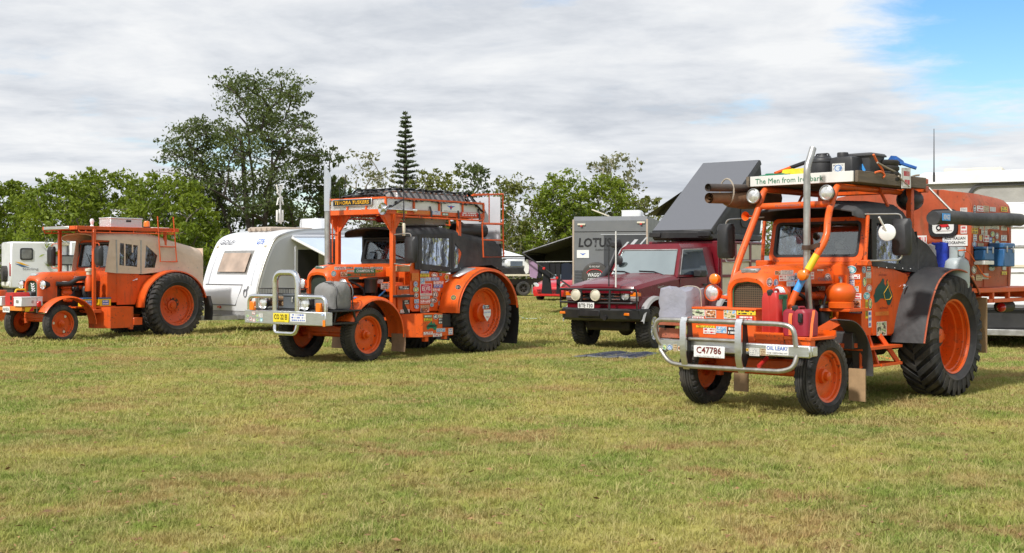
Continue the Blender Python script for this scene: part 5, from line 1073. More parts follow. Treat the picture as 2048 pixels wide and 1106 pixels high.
# things in front of and on the camper
t_ = TR.thing('gas_cylinder', 'pale grey gas cylinder standing above the right rear wheel', 'gas bottle', (-.30, .84, 1.33)); gc = TR.m(1914, 535, x=-.30); x, y = -.30, gc.y
q = MB(); q.lathe([(0, 0), (.145, 0), (.15, .02), (.15, .26), (.135, .33), (.09, .37), (0, .385)], (x, y, 1.33), 'z', 28); b_ = q.build('cylinder', mgas, t_); q = MB(); q.sheet([[(x + .085 * math.cos(a), y + .085 * math.sin(a), z) for z in (1.68, 1.84)] for a in [rad(100 + 24 * i) for i in range(13)]], .006); q.build('collar', mgas, b_); q = MB(); q.cyl((x, y, 1.70), (x, y, 1.80), .022, 10); q.build('valve', mgal, b_)
q = MB(); q.tube(smooth_path([(x, y + .02, 1.79), (x - .05, y + .12, 1.78), (x - .3, .99, 1.62), (x - .5, 1.0, 1.48), (x - .7, 1.0, 1.46)], 6), .009, 6); q.build('gas_hose', mstrap, b_)
bc = TR.m(1880, 511, x=-.44); q = baggy(-.49, -.38, bc.y - .11, bc.y + .11, 1.50, 1.88, 12, .02); TR.solo(q, 'cushion', mbluec, 'royal blue cushion standing against the camper front', 'cushion', (-.44, bc.y, 1.5))
bc = TR.m(1859, 511, x=-.40); q = baggy(-.48, -.36, bc.y - .11, bc.y + .10, 1.48, 1.86, 13, .03); TR.solo(q, 'pillow', mwht2, 'off white pillow standing beside the blue cushion', 'pillow', (-.40, bc.y, 1.48))
def tool_case(label, px, py, w, h, d, lid, T=TR, y=.98):
    c_ = T.m(px, py, y=y); t_ = T.thing('tool_case', label, 'tool box', (c_.x, y, c_.z - h / 2), 'blue tool boxes on the camper side'); q = MB(); q.box((c_.x, y + d / 2, c_.z - h * .12), (w, d, h * .76), .012); b_ = q.build('case', mblue, t_); q = MB(); q.box((c_.x, y + d / 2, c_.z + h * .39), (w * 1.03, d * 1.03, h * .22), .012); q.build('lid', mblue, b_)
    q = MB(); [q.box((c_.x + s * w * .28, y + d + .008, c_.z + h * .24), (.022, .014, .08), .003) for s in (-1, 1)]; q.build('latch', mgal, b_); return b_, c_
b_, c_ = tool_case('deep blue tool box with two latches at the camper rear corner', 1988, 510, .34, .30, .20, 1)
b_, c_ = tool_case('shallow blue tray box beside the deep blue tool box', 1957, 507, .30, .17, .14, 1); q = MB(); q.box((c_.x, 1.05, c_.z - .115), (.28, .14, .05), .004); q.build('tray_base', mwht2, b_)
# ------------------------------------------------------------------ middle tractor with the netted roof rack
TM = Frame(-1.2723, 23.141, 52.2); GTX = 'orange touring tractors'
e = TM.root('orange_tractor', 'orange touring tractor in the middle with chrome bull bar and netted roof rack', 'tractor', GTX)
tractor_base(TM, dict(xf=3.25, hz=1.60, hr=.02, wb=2.90, paint=mo, hw=(.34, .285), zl=1.41, grille=mgrilleg, badge=mgal, hlz=1.29, hly=.50, hlx=.10, seed=2, cz=1.65, dz=1.46, hlr=mchrome,
    door=[(1.40, .80), (1.40, 1.52), (.62, 1.46), (.50, 1.38), (.62, 1.1), (.88, .80)], handle=(.62, 1.34), wzt=2.12, wsm=mblk))
wheels(e, 'front', [(2.91, .75, .46, 1, .0), (2.91, -.75, .46, -1, .0)], .46, .30, .26, 'block', 'drum', mo, nl=46, lug=.016, holes=(0, .2, .02, mblk)) if False else wheels(e, 'front', [(2.91, .75, .46, 1, 0), (2.91, -.75, .46, -1, 0)], .46, .30, .26, 'road', 'disc', mo, nl=60, lug=.014, holes=(8, .235, .015, mblk))
wheels(e, 'rear', [(0, .82, .745, 1, 0), (0, -.82, .745, -1, 0)], .755, .44, .44, 'block', 'drum', mo, nl=34, lug=.035)
# hub decals, seen on the near rear wheel only
q = MB(); q.prism([(-.10, .80), (.10, .80), (.10, .70), (0, .58), (-.10, .70)], 'y', 1.033, 1.037); hb = q.build('hub_decal', mplate_w, e, smooth=False); text(hb, 'LONG TRIPPER', (0, 1.038, .75), RX, V(.12, 0, 1), .025, minkb, w=.18, lift=.003); text(hb, 'TMC', (0, 1.038, .66), RX, UZ, .03, minkred, w=.08, lift=.003)
sticker(e, (.02, 1.034, .85), RX, UZ, .16, .07, ST['kw']); sticker(e, (.10, 1.034, .85), RX, UZ, .07, .08, ST['rb'], oval=True)
# rear guards, flaps
for s in (1, -1):
    P_ = prong_path(-.05, .76, .90, .80, 0, 176, 26)
    fender(e, P_, [(s * .60, -.03), (s * .85, -.02), (s * 1.03, 0), (s * 1.035, .05)], mo, 'rear_mudguard', bead=(.010, mo))
    q = MB(); q.prism([(p[0], p[1]) for p in P_] + [(-.9, .6), (0, .9), (.8, .7)], 'y', s * .598, s * .612); q.build('guard_panel', mo, e)
    q = MB(); q.sheet([[(x, s * y, z) for y in (.66, .85, 1.03)] for x, z in ((-.95, .86), (-.97, .6), (-.94, .35), (-.90, .13))], .012); q.build('rear_flap', mplas, e)
    q = MB(); q.add([(x, s * y, z) for x, y, z in ((.60, .70, 1.40), (.60, .86, 1.40), (.2, .92, 1.545), (.2, .64, 1.555))], [(0, 1, 2, 3)]); qo = q.build('tread_plate', mchk, e); md = qo.modifiers.new('thick', 'SOLIDIFY'); md.thickness = .02
    # front guards with rolled edges
    P_ = prong_path(2.73, .43, .68, .66, 24, 184, 22)
    fender(e, P_, [(s * .52, .03), (s * .56, .0), (s * .68, -.012), (s * .72, .004), (s * .76, -.010), (s * .86, -.002), (s * .90, .03), (s * .905, .06)], mo, 'front_mudguard')
    q = MB(); q.sheet([[(x, s * y, z) for y in (.58, .74, .90)] for x, z in ((2.06, .44), (2.05, .28), (2.07, .13))], .010); q.build('front_flap', mflap, e)
    q = MB(); q.bx(1.98, 2.06, s * .62, s * .72, .60, .72, .01); q.bar((2.1, s * .3, .7), (2.03, s * .7, .66), .05, .05); q.build('guard_bracket', mo, e)
# bull bar
xb = 4.0; q = MB(); q.bx(xb - .16, xb, -.975, .975, .645, .865, .010); bo = q.build('bumper', malu, e)
q = MB(); q.tube(fillet([(xb - .06, -.27, .86), (xb - .06, -.27, 1.49), (xb - .06, .27, 1.49), (xb - .06, .27, .86)], .17, 6), .050, 14); q.build('hoop', mchrome, bo)
q = MB(); q.tube(fillet([(xb - .06, -.92, .86), (xb - .06, -.92, 1.10), (xb - .06, -.28, 1.10)], .14, 6), .036, 12); q.build('side_loop', mchrome, bo)
q = MB(); q.tube(fillet([(xb - .06, .92, .86), (xb - .06, .92, 1.10), (xb - .06, .28, 1.10)], .14, 6), .036, 12); q.build('side_loop', mchrome, bo)
q = MB(); q.tube(fillet([(xb - .06, -.27, .66), (xb - .04, -.26, .50), (xb - .04, .24, .50), (xb - .06, .27, .66)], .12, 6), .036, 12); q.build('lower_hoop', mchrome, bo)
for y in (-.62, .40): lamp(e, (xb - .10, y, .985), .10, .13, 'driving_lamp', mblk, mlens, rimm=mchrome)
for y in (-.80, .80): q = MB(); q.box((xb - .03, y, .935), (.06, .115, .15), .012); q.build('indicator', mamber, e)
q = MB(); q.box((xb + .002, .945, .69), (.004, .055, .10)); q.build('reflector', mamber, bo)
q = MB(); q.box((xb + .006, -.06, .755), (.008, .375, .145), .003); po = q.build('number_plate', mplate_y, e); text(po, 'CO 22 EI', (xb + .010, -.06, .77), FY, UZ, .085, mink, w=.31, bold=.012); text(po, 'NSW HISTORIC', (xb + .010, -.06, .70), FY, UZ, .014, mink, w=.2)
zst(TM, bo, (480, 530, 6.91), dict(x=xb), [(695, 672, 912, 785, 'wb'), (85, 685, 128, 722, 'rg'), (165, 640, 215, 690, 'rr'), (220, 680, 262, 718, 'rg'), (262, 670, 318, 722, 'wg'), (85, 735, 128, 785, 'rk'), (130, 710, 170, 775, 'rr'), (172, 735, 215, 788, 'rr'), (220, 740, 262, 785, 'rg'), (275, 730, 318, 785, 'ra'), (1120, 660, 1165, 708, 'rb')])
# front platform, baskets, box
q = MB()
for s in (-1, 1): q.bx(3.0, xb - .1, s * .30 - .03, s * .30 + .03, .66, .74, .006)
q.bx(3.15, 3.86, -.95, .95, .86, .89, .004)
for s in (-1, 1):
    for a in (3.3, 3.62): q.bar((a, s * .34, .70), (a, s * .80, .86), .05, .05)
    q.bx(3.2, 3.8, s * .90 - .02, s * .90 + .02, .66, .69); q.bar((3.25, s * .9, .67), (3.3, s * .9, .87), .03); q.bar((3.75, s * .9, .67), (3.7, s * .9, .87), .03)
q.build('front_platform', mblk, e)
bx_ = TM.thing('tin_trunk', 'grey metal trunk with brass latch between the bull bar uprights', 'trunk', (3.66, 0, .892)); q = MB(); q.bx(3.50, 3.83, -.21, .21, .895, 1.10, .012); t0 = q.build('trunk_body', mat('grey_hammer_paint', (.10, .11, .12), .45, .2, var=.15), bx_); q = MB(); q.bx(3.49, 3.84, -.22, .22, 1.10, 1.14, .01); q.build('lid', MATS['grey_hammer_paint'], t0); q = MB(); q.box((3.845, .03, 1.05), (.014, .035, .09), .004); q.build('latch', mgal, t0)
wb_ = TM.thing('wire_basket', 'black wire basket of firewood at the far front of the middle tractor', 'basket', (3.5, -.5, .892)); q = MB()
for z in (.93, 1.03, 1.13, 1.22): q.tube([(3.28, -.92, z), (3.28, -.20, z), (3.72, -.20, z), (3.72, -.92, z)], .006, 4, closed=True)
for i in range(19):
    t = i / 18; q.tube([(3.72, -.92 + .72 * t, .9), (3.72, -.92 + .72 * t, 1.225)], .004, 4)
    q.tube([(3.28, -.92 + .72 * t, .9), (3.28, -.92 + .72 * t, 1.225)], .004, 4)
q.build('wire_frame', mblk, wb_)
r = random.Random(5)
for i in range(9):
    y = -.88 + .075 * i; fwd = MB(); fwd.tube([(3.32 + r.uniform(0, .05), y, .95 + .045 * (i % 3)), (3.66, y + r.uniform(-.03, .03), .95 + .045 * (i % 3) + r.uniform(0, .03))], .035, 7); TM.solo(fwd, 'firewood_log', mwood2, 'split firewood log lying in the black wire basket', 'log', (3.5, y, .92), group='firewood in the wire basket')
a = (3.5, .70, .9); cv_ = TM.thing('covered_generator', 'grey canvas covered bundle tied with black cord at the near front', 'covered bundle', a)
def dome(x0, x1, y0, y1, z0, z1, seed):
    r = random.Random(seed); R_ = []
    for f, k in ((0, .90), (.04, .97), (.15, 1), (.5, 1.01), (.72, .99), (.84, .93), (.93, .80), (.985, .5), (1, .12)):
        z = z0 + (z1 - z0) * f; row = []
        for j in range(28):
            a_ = 6.283 * j / 28; c_, s_ = math.cos(a_), math.sin(a_); rr = (abs(c_) ** 4.5 + abs(s_) ** 4.5) ** (-1 / 4.5)
            row.append(((x0 + x1) / 2 + (x1 - x0) / 2 * k * rr * c_ + r.gauss(0, .005), (y0 + y1) / 2 + (y1 - y0) / 2 * k * rr * s_ + r.gauss(0, .005), z + r.gauss(0, .004) + .03 * math.sin(3 * a_ + seed) * f))
        R_.append(row)
    return MB().loft(R_)
dome(3.27, 3.76, .39, .88, .895, 1.325, 2).build('cover', mgreycloth, cv_, ang=40)
q = MB()
for x in (3.30, 3.66): q.tube(smooth_path([(x, .89, .90), (x + .03, .90, 1.06), (x, .885, 1.19), (x - .01, .80, 1.305), (x, .60, 1.335)], 4), .010, 6)
q.build('tie_cord', mblk, cv_)
# bonnet side: stickers, air cleaner tins, exhaust
text(e, 'CHAMBERLAIN', (3.225, 0, 1.575), FY, UZ, .035, mgreen, w=.19, bold=.01)
Zm = (640, 520, 6.91)
zst(TM, e, Zm, dict(y=.325), [(152, 148, 222, 228, 'ra'), (285, 165, 375, 230, 'ph2'), (195, 92, 360, 135, 'wr'), (365, 95, 455, 122, 'kw'), (470, 98, 590, 128, 'ph4'), (595, 95, 690, 128, 'rw'), (695, 95, 868, 130, 'wk'), (370, 138, 470, 168, 'wg'), (755, 140, 868, 170, 'yk'), (372, 186, 872, 222, 'go')])
cg0, cg1 = TM.m(640 + 472 / 6.91, 520 + 150 / 6.91, y=.325), TM.m(640 + 765 / 6.91, 520 + 150 / 6.91, y=.325); c_ = (cg0 + cg1) / 2; q = MB(); q.box((c_.x, .327, c_.z), (abs(cg0.x - cg1.x), .004, .075)); oo = q.build('sticker', minkg, e); text(oo, 'CHAMPION 9G', (c_.x, .329, c_.z), RX, UZ, .052, minkw, w=.42, bold=.03, lift=.002)
zst(TM, e, Zm, dict(y=.345), [(705, 245, 795, 292, 'kw'), (795, 270, 870, 325, 'wk')])
q = MB(); q.bx(1.80, 1.99, .36, .48, 1.41, 1.585, .012); q.build('tool_tin', morangeplas, e); q = MB(); q.bx(1.72, 2.06, .36, .54, 1.15, 1.32, .01); q.cyl((1.9, .45, 1.32), (1.9, .45, 1.40), .04, 12); bt = q.build('filter_box', mo, e); zst(TM, bt, Zm, dict(y=.542), [(840, 320, 943, 402, 'wk'), (948, 295, 985, 385, 'wk')])
q = MB(); q.bx(1.68, 2.0, .40, .66, .80, 1.27, .015); bt = q.build('side_locker', mo, e); zst(TM, bt, Zm, dict(y=.662), [(1085, 362, 1235, 408, 'kw'), (1125, 472, 1235, 510, 'ph2'), (1155, 552, 1235, 612, 'kw'), (1110, 685, 1235, 732, 'wr')])
q = MB(); q.lathe([(0, 0), (.11, 0), (.115, .02), (.115, .2), (.13, .22), (.13, .25), (0, .26)], (2.35, .36, 1.14), 'z', 20); q.build('air_cleaner', mblk, e)
q = MB(); q.tube(smooth_path([(2.05, .42, 1.18), (2.2, .44, 1.10), (2.35, .42, 1.02), (2.75, .36, 1.06)], 5), .016, 6); q.build('blue_hose', mbluetape, e)
q = MB(); q.bx(1.72, 2.16, .40, .80, 1.06, 1.10, .005); q.bar((1.95, .62, 1.08), (1.75, .66, .74), .05, .08); q.build('step_plate', mblk, e)
q = MB(); q.tube(fillet([(2.68, -.36, .9), (2.68, -.36, 2.6)], .05), .052, 14); q.build('exhaust_stack', mgal, e); q = MB(); q.tube([(2.68, -.36, 2.55), (2.68, -.36, 3.15)], .060, 16, caps=False); q.loft([[(2.68 + .06 * math.cos(a), -.36 + .06 * math.sin(a), 3.15 + d * (.10 + .09 * math.cos(a + .5))) for a in [6.283 * i / 16 for i in range(16)]] for d in (0, 1)], caps=False); q.build('chrome_tip', mchrome, e, recalc=False)
q = MB(); q.tube([(2.64, -.28, 1.6), (2.64, -.28, 2.4)], .012, 6); q.bar((2.68, -.36, 2.15), (2.2, -.62, 2.15), .02, .02); q.build('stack_brace', mo2, e); q = MB(); q.lathe([(0, .025), (.05, .02), (.055, 0)], (2.95, 0, 1.635), 'z', 14); q.tube([(2.95, 0, 1.60), (2.95, 0, 1.64)], .03, 8); q.build('radiator_cap', mblk, e)
# side stickers
Zq = (760, 530, 5.53)
zst(TM, e, Zq, dict(y=.640), [(350, 88, 428, 172, 'ow'), (370, 180, 415, 240, 'rb'), (365, 240, 428, 300, 'rg'), (378, 308, 425, 360, 'rk'), (378, 378, 430, 425, 'ph4'), (380, 435, 430, 485, 'rb'), (445, 66, 540, 92, 'bw'), (445, 95, 543, 132, 'yk'), (568, 84, 634, 136, 'rr'), (652, 92, 685, 120, 'kw'), (714, 104, 760, 166, 'ro'), (446, 142, 496, 206, 'ph4'), (502, 138, 560, 176, 'wb'), (562, 138, 656, 172, 'bw'), (592, 178, 700, 212, 'wr'), (592, 214, 692, 250, 'bw'), (582, 256, 662, 288, 'wr'), (580, 292, 642, 360, 'rk'), (446, 345, 550, 375, 'wg'), (448, 385, 550, 425, 'wr'), (555, 362, 632, 418, 'rk'), (552, 420, 594, 464, 'ra'), (448, 442, 545, 478, 'tk'), (448, 476, 540, 522, 'ph2')])
zst(TM, e, Zq, dict(y=.625), [(718, 238, 790, 270, 'wg'), (700, 272, 780, 300, 'bw'), (778, 270, 862, 325, 'wk'), (672, 304, 762, 345, 'wr'), (660, 350, 772, 392, 'wk'), (642, 398, 738, 442, 'wg'), (738, 402, 806, 440, 'rw'), (630, 450, 672, 495, 'rr'), (676, 448, 770, 508, 'wk'), (774, 450, 816, 480, 'wr'), (780, 486, 818, 510, 'yk')])
zst(TM, e, Zq, dict(y=.99), [(832, 218, 895, 272, 'rk'), (782, 332, 842, 388, 'rg')])
el0, el1 = TM.m(760 + 445 / 5.53, 530 + 205 / 5.53, y=.640), TM.m(760 + 572 / 5.53, 530 + 338 / 5.53, y=.640); c_ = (el0 + el1) / 2; w_ = abs(el0.x - el1.x)
q = MB(); q.box((c_.x, .640, c_.z), (w_, .004, .21)); oo = q.build('sticker', mplate_w, e); q = MB(); q.box((c_.x, .643, c_.z + .015), (w_ * .92, .003, .165)); oo2 = q.build('sticker', mat('sticker_red', (.60, .02, .08), .5, var=0), e); text(oo, 'ELVIS', (c_.x, .646, c_.z + .02), RX, UZ, .075, minkw, w=w_ * .72, bold=.02, lift=.002); text(oo, 'Parkes', (c_.x, .646, c_.z + .078), RX, UZ, .02, minkw, w=w_ * .5, shear=.2, lift=.002); text(oo, 'FESTIVAL', (c_.x, .646, c_.z - .045), RX, UZ, .022, minkw, w=w_ * .5, lift=.002); text(oo, 'PARKES NSW', (c_.x, .643, c_.z - .086), RX, UZ, .016, minkr, w=w_ * .8, lift=.002)
# running boxes
q = MB(); q.prism([(1.86, .62), (1.62, .90), (1.10, .90), (1.10, .30), (1.86, .30)], 'z', .36, .765); sb = q.build('running_box', mo, e)
q = MB(); q.bx(.80, 1.10, .35, .90, .36, .50, .006); q.bx(1.45, 1.53, .80, .88, .28, .37); q.bx(.95, 1.02, .80, .88, .30, .37); q.build('box_step', mo, e); q = MB(); q.bx(.82, 1.09, .3, .86, .505, .74, .01); q.build('battery_case', mplas, e)
zst(TM, sb, Zq, dict(y=.902), [(485, 552, 575, 582, 'gw'), (485, 588, 575, 620, 'yk'), (588, 542, 645, 600, 'rk'), (646, 548, 688, 580, 'ph3'), (646, 585, 688, 652, 'kw'), (482, 738, 582, 772, 'wr'), (585, 752, 684, 792, 'wr'), (622, 700, 720, 740, 'ph4')]); zst(TM, e, Zq, dict(y=.905), [(756, 700, 802, 768, 'wb')])
q = MB(); d0 = TM.m(760 + 515 / 5.53, 530 + 625 / 5.53, y=.905); w_ = abs(TM.m(760 + 630 / 5.53, 530 + 625 / 5.53, y=.905).x - d0.x); h_ = d0.z - TM.m(760 + 515 / 5.53, 530 + 728 / 5.53, y=.905).z; q.prism([(d0.x - a * w_ / 1.2, d0.z - c * h_) for a, c in mp], 'y', .902, .905); q.build('painted_map', minkg, sb, smooth=False); text(sb, 'CHAMBERLAIN', (d0.x - w_ / 2, .906, d0.z - h_ * .5), RX, UZ, .035, mink, w=w_ * 1.05, bold=.03)
# canvas cab
canvas_roof(e, mblackcloth, [(2.02, .62, 2.12, 2.25), (1.95, .63, 2.11, 2.27), (1.6, .645, 2.13, 2.28), (1.2, .65, 2.15, 2.31), (.75, .65, 2.17, 2.33), (.45, .65, 2.13, 2.29), (.0, .65, 2.04, 2.22), (-.5, .65, 1.93, 2.15), (-.86, .65, 1.86, 2.09), (-.93, .645, 1.80, 2.02)])
def curtains(T, e, m, wins, strip):
    for s in (1, -1):
        q = MB(); Vx = []; Fx = []
        for outer, inner in wins:
            o = len(Vx); n = len(outer); Vx += [(x, s * .648, z) for x, z in outer]
            if inner: Vx += [(x, s * .648, z) for x, z in inner]; Fx += [(o + i, o + (i + 1) % n, o + n + (i + 1) % n, o + n + i) for i in range(n)]
            else: Fx.append(tuple(range(o, o + n)))
        q.add(Vx, Fx); c = q.build('side_curtain', m, e, smooth=False, recalc=False); md = c.modifiers.new('thick', 'SOLIDIFY'); md.thickness = .012; md.offset = 0
        for outer, inner in wins:
            if inner: w = MB(); w.prism([(x, z) for x, z in inner], 'y', s * .644, s * .648); w.build('curtain_window', mvinyl, c, smooth=False)
        if strip:
            w = MB()
            for x0, z0, x1, z1 in strip: w.bar((x0, s * .656, z0), (x1, s * .656, z1), .03, .008, up=(0, 1, 0))
            w.build('zip_strip', mgal if m is mtan else mblk, c)
        w = MB()
        for i in range(9): w.lathe([(.010, 0), (.009, .004), (0, .006)], (1.4 - i * .27, s * .656, 1.53 + (0.0 if i < 4 else .03)), (0, s, 0), 8)
        w.build('press_stud', mgal, c)
    q = MB(); q.sheet([[(-.915, y, 1.30), (-.925, y, 1.6), (-.93, y, 1.9), (-.93, y, 2.02)] for y in (-.64, 0, .64)], .012); q.build('rear_curtain', m, e)
    q = MB()
    for x, zt in ((1.55, 2.1), (.55, 2.15)):
        for s in (-1, 1): q.tube([(x, s * .60, 1.5), (x, s * .60, zt)], .018, 6)
        q.tube([(x, -.60, zt), (x, .60, zt)], .018, 6)
    q.build('canopy_hoop', mblk, e)
curtains(TM, e, mblackcloth, [([(1.54, 1.54), (.54, 1.49), (.54, 2.20), (1.54, 2.16)], [(1.36, 1.64), (.62, 1.58), (.62, 2.10), (1.36, 2.10)]), ([(.54, 1.49), (.10, 1.53), (-.02, 2.08), (.54, 2.20)], [(.49, 1.55), (.39, 1.57), (.27, 1.84), (.46, 2.02)]), ([(.10, 1.53), (-.2, 1.60), (-.6, 1.62), (-.92, 1.50), (-.92, 1.84), (-.02, 2.08)], None)], [(.54, 1.5, .54, 2.2), (1.45, 1.54, 1.45, 2.14)])
# roof rack: posts, tray of checker plate, rails
for s in (-1, 1):
    q = MB(); q.bx(2.09, 2.17, s * .665 - .04, s * .665 + .04, .74, 2.50, .006)
    for d in (-1, 1): q.prism([(2.13 + d * .04, 2.20), (2.13 + d * .04, 2.49), (2.13 + d * .26, 2.49)], 'y', s * .665 - .02, s * .665 + .02)
    q.prism([(s * .625, 2.20), (s * .625, 2.49), (s * .36, 2.49)], 'x', 2.11, 2.15); q.prism([(s * .705, 2.20), (s * .705, 2.49), (s * .74, 2.49)], 'x', 2.11, 2.15)
    q.build('rack_post', mo, e); q = MB(); q.bx(.28, .36, s * .62 - .03, s * .62 + .03, 1.5, 2.50, .006); q.build('rack_post', mo, e)
q = MB(); q.bx(2.28, 2.34, -.71, .71, 2.49, 2.575, .005); q.bx(-.30, 2.28, -.71, -.66, 2.49, 2.575, .005); q.bx(-.30, 2.28, .66, .71, 2.49, 2.575, .005); q.bx(-.33, -.28, -.71, .71, 2.49, 2.575, .005)
for s in (-1, 1): q.bx(-.32, 2.34, s * .69 - .016, s * .69 + .016, 2.755, 2.785)
q.bx(2.31, 2.34, -.69, .69, 2.755, 2.785); q.bx(-.33, -.30, -.69, .69, 2.755, 2.785)
for x in (2.325, 1.62, .95, .3, -.31):
    for s in (-1, 1): q.bx(x - .018, x + .018, s * .69 - .018, s * .69 + .018, 2.57, 2.76)
for y in (-.23, .23): q.bx(2.31, 2.34, y - .018, y + .018, 2.57, 2.76)
for i in range(6): q.bx(-.1 + i * .42, -.04 + i * .42, -.66, .66, 2.52, 2.56)
for s in (-1, 1):
    q.tube(fillet([(2.1, s * .70, 2.46), (1.7, s * .73, 2.455), (-.2, s * .73, 2.445), (-.32, s * .70, 2.53)], .05), .016, 7)
    for x in (1.5, .75, .05): q.tube([(x, s * .72, 2.45), (x, s * .69, 2.52)], .012, 6)
q.build('rack_frame', mo, e)
for y0, y1 in ((-.67, -.25), (-.21, .21), (.25, .67)): q = MB(); q.bx(2.315, 2.322, y0, y1, 2.58, 2.75); q.build('checker_panel', mchk, e)
for x0, x1 in ((2.3, 1.64), (1.60, .97), (.93, .32), (.28, -.29)):
    for s in (-1, 1): q = MB(); q.bx(x1, x0, s * .680 - .004, s * .680 + .004, 2.585, 2.75); q.build('checker_panel', mchk if x0 > 2 else mwht2, e)
q = MB(); q.box((2.352, -.09, 2.705), (.014, .96, .125), .004); nb = q.build('name_board', malu, e); q = MB(); q.box((2.360, -.09, 2.705), (.006, .92, .10)); q.build('board_face', mink, nb); text(nb, 'TEMORA TUSKERS', (2.364, -.09, 2.705), FY, UZ, .062, minky, w=.84, shear=.12, bold=.012, lift=.003)
q = MB(); q.lathe([(.105, .0), (.10, -.01), (.062, -.06), (.03, -.14), (.014, -.24), (.012, -.75), (.03, -.76), (.03, -.84), (0, -.85)], (2.46, .745, 2.57), 'x', 22); q.build('trumpet_horn', mchrome, e)
for x, y, z0, z1 in ((1.95, .76, 2.2, 3.12), (1.9, -.72, 2.5, 3.26), (1.92, -.84, 2.5, 3.03)): q = MB(); q.tube([(x, y, z0), (x, y, z1)], [.013, .007], 6); q.build('antenna', mblk, e)
q = MB(); q.lathe([(.025, 0), (.03, .02), (.03, .2), (.02, .22)], (1.95, .76, 2.12), 'z', 10); q.build('antenna_base', mcream, e)
sgn0, sgn1 = TM.m(884, 405, y=.70), TM.m(917, 426, y=.70); c_ = (sgn0 + sgn1) / 2; q = MB(); q.box((c_.x, .712, c_.z), (.48, .006, .17)); sg = q.build('club_sign', mplate_w, e); q = MB(); q.prism([(c_.x + a, c_.z + b) for a, b in ((-.12, .035), (-.03, .0), (0, -.045), (.03, 0), (.12, .035), (.035, .03), (0, .04), (-.035, .03))], 'y', .715, .718); q.build('wing_emblem', minkb, sg); q = MB(); q.lathe([(0, .0), (.022, 0), (.022, -.003)], (c_.x, .722, c_.z + .005), 'y', 14); q.build('emblem_disc', minkred, sg); text(sg, 'CHAMBERLAIN 9G TRACTOR CLUB', (c_.x, .716, c_.z - .064), RX, UZ, .018, minkgrey, w=.40)
zst(TM, e, (760, 350, 5.266), dict(y=.713), [(355, 375, 535, 415, 'ow'), (535, 378, 635, 418, 'wb'), (175, 372, 282, 402, 'yk'), (850, 395, 1030, 435, 'rw'), (655, 400, 720, 428, 'gw')])
# ladder and rear frame
q = MB(); lx0, lx1 = -.21, -.80
q.tube([(lx0, .74, 2.38), (lx0 - .04, .74, 1.77), (lx1 - .06, .74, 1.77), (lx1 - .04, .74, 2.4), (lx1 - .04, .74, 2.97), (.05, .74, 2.92)], .016, 7); q.tube([(lx0 + .0, .74, 2.39), (lx1 - .04, .74, 2.40)], .022, 7); q.tube([(lx0 - .02, .74, 2.09), (lx1 - .05, .74, 2.09)], .016, 7); q.tube([(lx1 - .04, .74, 2.97), (lx1 - .04, -.6, 2.97), (lx1 - .04, -.6, 2.4)], .016, 7); q.tube([(-.42, .74, 2.4), (-.42, .74, 2.94)], .012, 6); q.tube([(lx1 - .04, .74, 2.4), (lx1 - .04, -.6, 2.4), (-.3, -.6, 2.45)], .016, 7); q.tube([(-.3, .7, 2.5), (lx0, .74, 2.39)], .018, 6); q.build('ladder', mo, e)
q = MB(); q.bx(-.82, -.80, -.3, .70, 2.02, 2.92, .004); q.build('rear_board', mgrp, e); q = MB(); q.prism([(-.28, 2.42), (-.28, 2.82), (-.32, 2.82), (-.55, 2.55), (-.55, 2.42)], 'y', .60, .615); bk = q.build('rear_bracket', mgas, e)
mirror(e, (2.13, .70, 2.14), (2.13, .70, 1.64), (1.95, .93, 1.88), w=.26, h=.46); mirror(e, (2.13, -.70, 2.14), (2.13, -.70, 1.64), (2.05, -.88, 1.88), w=.2, h=.42)
# cargo
nt = TM.thing('checker_box', 'long checker plate box under a black cargo net on the middle tractor rack', 'storage box', (.9, 0, 2.56)); q = MB(); q.bx(.02, 1.86, -.46, .52, 2.565, 2.90, .012); t0 = q.build('box_body', mchk, nt); q = MB(); q.bx(.0, 1.88, -.48, .54, 2.90, 2.93, .01); q.build('lid', mchk, t0)
def nz(x, y): return 2.955 + .012 * math.sin(9 * x + 4 * y) - max(0, abs(y - .03) - .50) * 1.25 - max(0, -.02 - x) * .55 - max(0, x - 1.9) * .45
net = MB(); r = random.Random(8)
for i in range(9):
    y = -.68 + i * .173; net.sheet([[(x, y + d + .02 * math.sin(7 * x + i), max(nz(x, y), 2.60) + .008) for d in (-.028, .028)] for x in [2.25 - .1 * k for k in range(27)]], .006)
for i in range(17):
    x = 2.2 - i * .153; net.sheet([[(x + d + .02 * math.sin(9 * y + i), y, max(nz(x, y), 2.60) + .014) for d in (-.028, .028)] for y in [-.72 + .072 * k for k in range(21)]], .006)
net.sheet([[(x, y, nz(x, y) + .003 + .01 * math.sin(23 * x) * math.sin(19 * y)) for y in [-.46 + .08 * k for k in range(12)]] for x in [1.9 - .1 * k for k in range(20)]], .004)
for x in (1.2, .45, -.15): net.sheet([[(x + d, y, z) for d in (-.02, .02)] for y, z in ((.70, 2.66), (.735, 2.55), (.74, 2.42))], .006)
no = TM.solo(net, 'cargo_net', mblk, 'black webbing cargo net stretched over the long checker plate box', 'net', (.9, 0, 2.56), recalc=False)
q = MB()
for i in range(5): q.tube(smooth_path([(2.2 - .1 * i, -.5, 2.80), (1.95 - .1 * i, -.1, 2.86 + .02 * i), (1.8, .3, 2.84)], 4), .035, 7)
TM.solo(q, 'folded_tarp', mblackcloth, 'bunched black tarpaulin behind the yellow lettered board', 'tarpaulin', (2.0, 0, 2.78))
q = MB(); q.lathe([(0, -.1), (.12, -.1), (.16, -.06), (.16, .06), (.12, .1), (0, .1)], (-.15, .2, 2.28), (.15, 1, 0), 24); q.bx(-.3, 0, -.55, .6, 2.22, 2.30, .02)
